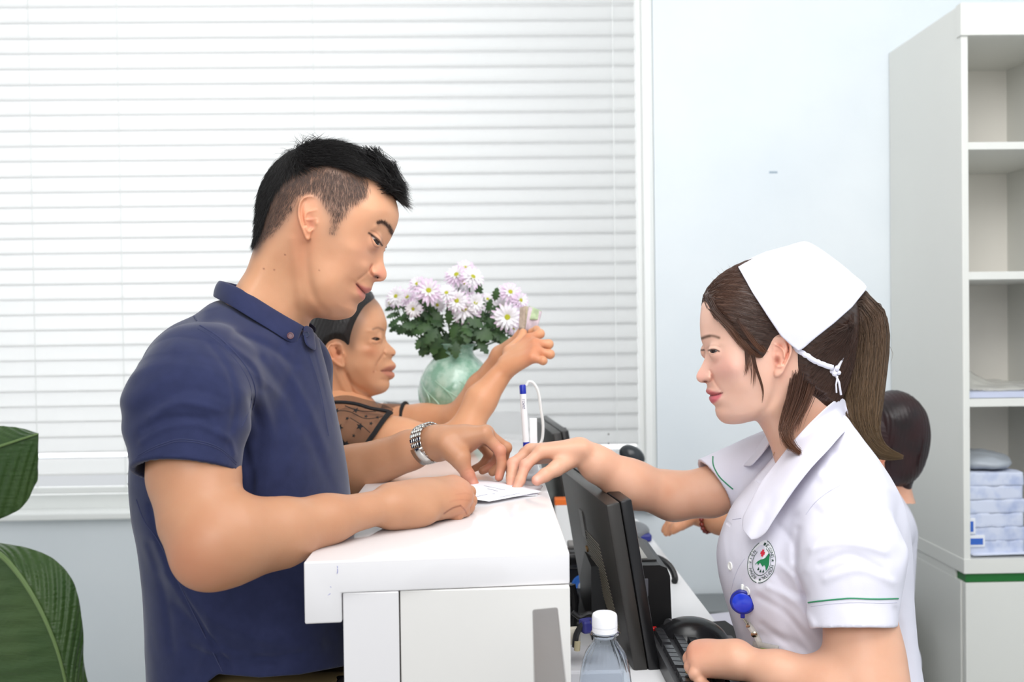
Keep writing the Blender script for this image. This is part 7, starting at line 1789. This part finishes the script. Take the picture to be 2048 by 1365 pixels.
for k in range(9):
    a0_ = 2*math.pi*k/9
    for (dz, ph) in ((0, 0), (.03, .35)):
        pts = []
        for t in np.linspace(0, 1, 16):
            ang = a0_+ph+.5*t*math.cos(2.5*t); z = vz(835)+dz*.7+(vz(765)-vz(835))*t*.85
            r = float(np.interp(z, [vz(850), vz(825), vz(798), vz(778), vz(758), vz(738), vz(722)], [50*sv, 64*sv, 72.5*sv, 74*sv, 71*sv, 62*sv, 50*sv])); pts.append((vc[0]+(r+.0002)*math.cos(ang), vc[1]+(r+.0002)*math.sin(ang), z))
        sw.tube(pts, [.0012+.0010*math.sin(math.pi*i/15) for i in range(16)], 6)
sw.build('carved_relief', mat('celadon_relief', (164, 198, 176), .15, coat=.5), va, smooth=True)
M_petal = [mat('petal_white', (250, 247, 250), .6, translucent=(.2, (250, 244, 250))), mat('petal_pink', (242, 222, 240), .6, translucent=(.2, (240, 214, 238)))]
M_disc = mat('flower_disc', (176, 176, 40), .7, bump=(400, .8, .002)); M_stem = mat('stem_green', (64, 96, 48), .6); M_leaf = mat('chrysanthemum_leaf', (58, 88, 44), .5, noise=(30, (38, 66, 34), .4, .65))
def flower(px, py, r, nx, ny, label, pink=0, Y=None, k=0):
    Yf = Y or (YV+(rnd(-.05, .05)))
    c = P(px, py, Yf); R0 = r/905.0*1.16
    nrm = -CL*0+np.array([nx, -1.0+abs(nx)*.3, ny]); nrm /= np.linalg.norm(nrm); Rr = frame(np.cross(nrm, [0, 0, 1.0])+1e-3, nrm)
    root = empty('chrysanthemum', c); tag(root, label, 'flower', 'chrysanthemums in the vase')
    V = []; F = []; MIx = []
    for layer, (n, L, up, w) in enumerate(((17, 1.0, .10, .17), (15, .86, .26, .16), (11, .62, .46, .14))):
        for i in range(n):
            a = 2*math.pi*(i+.5*layer)/n+rnd(-.1, .1); Li = L*rnd(.88, 1.06); d = Rr[:, 0]*math.cos(a)+Rr[:, 1]*math.sin(a); s_ = -Rr[:, 0]*math.sin(a)+Rr[:, 1]*math.cos(a); b = len(V)
            for (t, wd) in ((.12, .35), (.4, .8), (.75, 1.0), (1.0, .35)):
                p = c+d*R0*Li*t+Rr[:, 2]*R0*(up*math.sin(t*1.6)-.18*t*t*(layer == 0)); hw_ = R0*w*wd*.62; V += [p-s_*hw_, p+Rr[:, 2]*R0*-.03, p+s_*hw_]
            for j in range(3):
                F += [(b+3*j, b+3*j+1, b+3*j+4, b+3*j+3), (b+3*j+1, b+3*j+2, b+3*j+5, b+3*j+4)]; MIx += [1 if (pink and layer < 2 and j > 0) or (j == 2 and layer == 0) else 0]*2
    mesh_obj('petals', V, F, M_petal, root, mi=MIx)
    MB().lathe([(R0*.20, 0), (R0*.21, R0*.10), (R0*.14, R0*.18), (.0002, R0*.20)], c+Rr[:, 2]*R0*.06, 16, Rr).build('disc', M_disc, root, smooth=True)
    base = np.array([vc[0]+(px-912)*sv*.22, vc[1], vz(705)]); mid = (c+base)/2+np.array([(px-912)*sv*.18, .01, .0])
    MB().tube([c-Rr[:, 2]*.003, c-Rr[:, 2]*.02+[0, 0, -.006], mid, base], [.0018, .0016, .0018, .002], 6).build('stem', M_stem, root, smooth=True)
FL = [(793, 594, 21, -.3, .3, 'white daisy chrysanthemum at the far left of the bunch'), (781, 607, 15, -.7, .1, 'small tilted chrysanthemum below the leftmost bloom'), (857, 583, 27, .1, .3, 'pink tinged chrysanthemum high on the left side'), (851, 605, 24, 0, .1, 'open white chrysanthemum left of centre with a bright eye'),
 (874, 611, 17, .2, .1, 'small white chrysanthemum between the left and middle blooms'), (827, 618, 18, -.2, -.2, 'white chrysanthemum low on the left above the leaves'), (930, 566, 30, 0, .2, 'large white chrysanthemum near the top of the bunch'), (928, 617, 33, 0, 0, 'largest white chrysanthemum in the middle of the bunch'),
 (950, 606, 22, .3, .1, 'white chrysanthemum just right of the largest bloom'), (947, 634, 21, .2, -.3, 'white chrysanthemum hanging low right of centre'), (914, 603, 24, -.1, .2, 'white chrysanthemum behind and left of the largest bloom'), (1020, 586, 24, .2, .4, 'pink white chrysanthemum at the upper right'),
 (1003, 616, 29, -.1, .1, 'white chrysanthemum on the right with a pale eye'), (1014, 635, 29, .1, 0, 'open white chrysanthemum low on the right beside the bank notes'), (990, 648, 14, -.3, -.2, 'small chrysanthemum low on the right above the leaves'), (914, 552, 26, -.3, .7, 'pink white chrysanthemum facing up at the upper left of the top cluster'),
 (945, 556, 24, .4, .6, 'chrysanthemum facing up at the right of the top cluster'), (930, 538, 22, 0, .9, 'topmost pink chrysanthemum of the bunch'), (835, 570, 20, -.3, .7, 'pink chrysanthemum facing up on the left shoulder of the bunch'), (1040, 602, 20, .6, .3, 'pale pink chrysanthemum at the far right edge'),
 (815, 596, 20, -.2, .6, 'white chrysanthemum between the leftmost and the pink blooms'), (893, 588, 20, .0, .7, 'white chrysanthemum tucked between the top and left clusters'), (1027, 655, 18, .4, -.5, 'drooping pink chrysanthemum at the lower right'), (975, 600, 17, .1, .6, 'white chrysanthemum between the middle and right clusters')]
for i, (x, y, r, nx, ny, lb) in enumerate(FL): flower(x, y, r, nx, ny, lb, pink='pink' in lb, Y=YV-.05+.05*math.sin(i*2.3), k=i)
lf = empty('leaf_spray', (vc[0], vc[1], vz(700)), 'dark green lobed leaves spilling over the rim of the green vase', 'leaves')
def lobed(c, d, up, L, w):
    d = d/np.linalg.norm(d); s_ = np.cross(d, up); s_ /= np.linalg.norm(s_); n_ = np.cross(s_, d)
    out = [(0, .05), (.12, .10), (.2, .32), (.28, .20), (.38, .48), (.5, .26), (.62, .42), (.74, .2), (.85, .24), (1.0, 0.0)]; V = []; F = []
    for t, ww in out: 
        ctr = c+d*L*t-n_*L*.25*t*t; V += [ctr+s_*w*ww-n_*w*.12*ww, ctr, ctr-s_*w*ww-n_*w*.12*ww]
    for j in range(len(out)-1): F += [(3*j, 3*j+1, 3*j+4, 3*j+3), (3*j+1, 3*j+2, 3*j+5, 3*j+4)]
    return V, F
LV = [(850, 665, -1, .2, 26), (835, 655, -1, -.1, 22), (862, 680, -.6, -.7, 34), (884, 690, -.15, -1, 44), (875, 660, -.6, .1, 34), (900, 665, -.2, -.6, 34), (918, 670, .1, -1, 38), (930, 668, .3, -.7, 34), (945, 662, .7, -.3, 34), (965, 665, 1, -.1, 34), (985, 668, 1, -.3, 30), (1000, 675, .7, -.8, 26), (955, 680, .6, -.7, 30),
      (870, 645, -.5, .5, 28), (900, 645, 0, .6, 28), (960, 645, .5, .4, 28), (975, 625, .2, 1, 24), (852, 690, -.5, -1, 24), (990, 660, .9, .2, 26), (820, 640, -1, .2, 22), (905, 690, 0, -1, 30), (940, 648, .2, .5, 26), (885, 655, -.3, .3, 30), (965, 655, .4, .1, 30), (812, 650, -.9, -.5, 22), (790, 630, -.9, -.2, 16), (925, 650, .2, -.2, 30), (848, 648, -.8, .3, 24)]
for i, (x, y, dx, dz, L) in enumerate(LV*4):
    jx, jy = (0, 0) if i < len(LV) else (rnd(-20, 20), rnd(-34, 8))
    c = P(x+jx, y+jy, YV-.03+rnd(-.05, .05)); V, F = lobed(c, np.array([dx, rnd(-.6, .3), dz]), np.array([rnd(-.3, .3), -1.0, .5]), L/905*1.25, L/905*.95); o = mesh_obj('leaf', V, F, M_leaf, lf)
mb = MB()
for i in range(12):
    a = P(rnd(840, 990), rnd(610, 650), YV+rnd(-.04, .04)); b = np.array([vc[0]+rnd(-.02, .02), vc[1]+rnd(-.01, .01), vz(706)]); mb.tube([a, (a+b)/2+[0, 0, .005], b], .002, 6)
mb.build('stalks', M_stem, lf, smooth=True)
# ================================================================ big leafed plant at the left
M_bl = mat('broad_leaf', (66, 90, 46), .36, spec=.45, noise=(9, (50, 78, 36), .35, .7), bump=(26, .5, .006, (1, 1, 6)))
M_rib = mat('leaf_rib', (104, 128, 76), .45)
bp = empty('potted_plant', (P(-170, 1300, 2.15)[0], 2.15, 0), 'potted plant with two broad ribbed leaves reaching in from the left', 'plant')
px0 = P(-170, 1300, 2.15)[0]
MB().lathe([(.001, .0), (.13, .0), (.17, .30), (.185, .31), (.185, .33), (.165, .33), (.16, .29), (.001, .29)], (px0, 2.15, 0), 40).build('pot', mat('pot_white', (226, 224, 220), .35), bp, smooth=True)
def big_leaf(mid, e1, e2, Y, ribs=26, bow=.05):
    "mid, e1, e2: picture polylines (midrib, right edge, left edge), same number of stations"
    m_ = catmull(mid, False, 16); a = catmull(e1, False, 16); b = catmull(e2, False, 16); V = []; F = []; n = len(m_); K = 12
    for i in range(n):
        for j in range(-K, K+1):
            t = abs(j)/K; e = a[i] if j > 0 else b[i]; x, y = m_[i]*(1-t)+e*t
            w = .0034*math.sin((i/n*ribs*.62+t*2.6)*2*math.pi)*min(1, t*3)*(1-.3*t)+.0016*math.sin((i/n*ribs*1.7+t*7)*2*math.pi)*min(1, t*3)
            V.append(P(x, y, Y+bow*(t**1.5)+w-.05*math.sin(i/n*2)))
    W2 = 2*K+1
    for i in range(n-1):
        for j in range(W2-1): F.append((i*W2+j, i*W2+j+1, (i+1)*W2+j+1, (i+1)*W2+j))
    o = mesh_obj('leaf', V, F, M_bl, bp); md = o.modifiers.new('t', 'SOLIDIFY'); md.thickness = .0012; md = o.modifiers.new('s', 'SUBSURF'); md.levels = 1; md.render_levels = 1
    mb = MB(); pts = [np.array(V[i*W2+K])-np.array([0, .004, 0]) for i in range(n)]; mb.tube(pts, [.006-.004*i/n for i in range(n)], 8); mb.build('midrib', M_rib, o, smooth=True); return o
big_leaf([(-60, 1080), (0, 1108), (40, 1150), (75, 1205), (102, 1262), (122, 1320), (140, 1400), (150, 1480)], [(-60, 1078), (0, 1087), (60, 1098), (112, 1122), (150, 1172), (166, 1260), (168, 1330), (190, 1420)],
         [(-60, 1082), (-60, 1160), (-70, 1230), (-70, 1300), (-60, 1370), (-30, 1440), (20, 1520), (80, 1540)], 2.05, ribs=22)
big_leaf([(-260, 1080), (-200, 1010), (-150, 960), (-90, 925), (-40, 905), (0, 893), (40, 880), (77, 868)], [(-255, 1085), (-190, 1060), (-140, 1050), (-90, 1050), (-30, 1048), (8, 1036), (48, 1012), (76, 960)][::1],
         [(-262, 1075), (-215, 960), (-160, 890), (-100, 862), (-50, 852), (0, 852), (40, 856), (77, 867)], 2.12, ribs=20, bow=.03)
mb = MB(); mb.tube([(px0, 2.15, .3), (px0+.02, 2.14, .7), P(-262, 1082, 2.12)], [.016, .012, .008], 10); mb.tube([(px0, 2.15, .3), (px0+.05, 2.12, .7), P(-62, 1082, 2.05)], [.016, .012, .008], 10); mb.build('stalks', M_stem, bp, smooth=True)
# ================================================================ in the cabinet
zS = lambda y: cz(y)
def cabpt(x, y, Y): return P(x, y, Y)
zsh = cz(1119)
rc_ = random.Random(8)
M_cl1 = mat('folded_cloth_blue', (206, 212, 230), .85, noise=(24, (170, 182, 214), .45, .7)); M_plast = mat('plastic_bag', (190, 194, 200), .3, alpha=.8)
zt_ = cz(948); nb_ = 6; hh = (zt_-zsh-.006)/nb_
for k in range(nb_):
    z = zsh+.004+hh*(k+.5); wx = .145+.01*rc_.random(); x = cxl+.02+wx/2; c = np.array([x, 2.68, z])
    V, F = surf(Field([(Fn(lambda p, c=c, wx=wx: np.maximum(np.maximum(np.abs(p[:, 0]-c[0])-wx/2, np.abs(p[:, 1]-c[1])-.11), np.abs(p[:, 2]-c[2])-hh*.40)*.8-.003), 0, 'u'), (Plane([cxl+.0185, 0, 0], (-1, 0, 0)), .002, 'i')], fold_noise(70, .0018, 30+k)), c-[.11, .16, .04], c+[.11, .16, .04], .005)
    o = mesh_obj('folded_cloth', V, F, M_cl1); o['group'] = 'folded cloths in the cabinet'
    tag(o, ['lowest pale blue folded cloth of the stack in the cabinet', 'second pale blue folded cloth from the bottom of the cabinet stack', 'third pale blue folded cloth up the cabinet stack', 'fourth pale blue folded cloth up the cabinet stack', 'pale blue folded cloth second from the top of the cabinet stack', 'topmost pale blue folded cloth under the plastic bag'][k], 'folded cloth', 'folded cloths in the cabinet')
c = np.array([cxl+.095, 2.68, zt_+.018]); V, F = surf(Field([(Ell(c, (.085, .12, .026)), 0, 'u'), (Plane([cxl+.0185, 0, 0], (-1, 0, 0)), .002, 'i'), (Plane(c-[0, 0, .0165], (0, 0, -1)), .002, 'i')], fold_noise(60, .004, 44)), c-[.11, .15, .05], c+[.11, .15, .06], .005)
tag(mesh_obj('plastic_bag', V, F, mat('bag_grey', (172, 178, 186), .35)), 'crumpled grey plastic bag lying on top of the folded cloths', 'bag')
for (y0_, y1_, x1_, lb, z0_) in ((1072, 1096, 1972, 'lower small white and blue medicine box in front of the cloths', None), (1038, 1070, 1953, 'upper small white and blue medicine box in front of the cloths', None)):
    a = P(1931, y1_, 2.555); b = P(x1_, y0_, 2.555); o = MB().span((cxl+.0185, 2.56, a[2]), (b[0], 2.60, b[2]), .001).build('medicine_box', mat('box_white2', (232, 234, 240), .5)); tag(o, lb, 'box', 'small medicine boxes')
    MB().span((cxl+.022, 2.5588, a[2]+.006), (b[0]-.006, 2.5602, b[2]-.008)).build('blue_panel', mat('box_blue', (52, 100, 190), .5), o)
a = P(1945, 1096, 2.56)
o = MB().span((cxl+.02, 2.57, zsh), (cxl+.055, 2.62, a[2]+.0), .001).build('small_carton', mat('carton_pale', (214, 218, 228), .5)); tag(o, 'pale carton at the bottom under the medicine boxes', 'box')
V = []; F = []
for i in range(9):
    for j in range(9): V.append((cxl+.03+.28*i/8-.02*(j/8), 2.548+.20*j/8, zsh+.006+.02*math.sin(i*.8+.5)**2*(j/8)+.004*i/8))
for i in range(8):
    for j in range(8): F.append((i*9+j, i*9+j+1, (i+1)*9+j+1, (i+1)*9+j))
o = mesh_obj('loose_papers', V, F, mat('paper_blueish', (214, 220, 238), .8)); md = o.modifiers.new('t', 'SOLIDIFY'); md.thickness = .0015; tag(o, 'loose bluish white papers spread on the cabinet bottom board', 'paper')
zs2 = cz(799)
tag(MB().span((cxl+.020, 2.56, zs2+.001), (cxl+.32, 2.84, zs2+.016), .001).build('paper_stack', mat('stack_white', (206, 212, 234), .7, bump=(200, .6, .003, (.1, .1, 8)))), 'flat stack of bluish white paper on the middle shelf', 'paper')
c = np.array([cxl+.10, 2.70, zs2+.016]); V, F = surf(Field([(Cone(c+[-.045, 0, .02], c+[-.055, 0, .10], .05, .012), 0, 'u'), (Ell(c+[.05, 0, .0], (.14, .12, .022)), .05, 'u'), (Plane([cxl+.0185, 0, 0], (-1, 0, 0)), .002, 'i'), (Plane(c+[0, 0, .0015], (0, 0, -1)), .001, 'i')], fold_noise(45, .004, 50)), c-[.14, .16, .02], c+[.22, .16, .14], .006)
tag(mesh_obj('plastic_wrap', V, F, mat('wrap_clear', (222, 220, 212), .25, alpha=.6)), 'crumpled clear plastic wrapping on the stack of paper', 'plastic wrap')
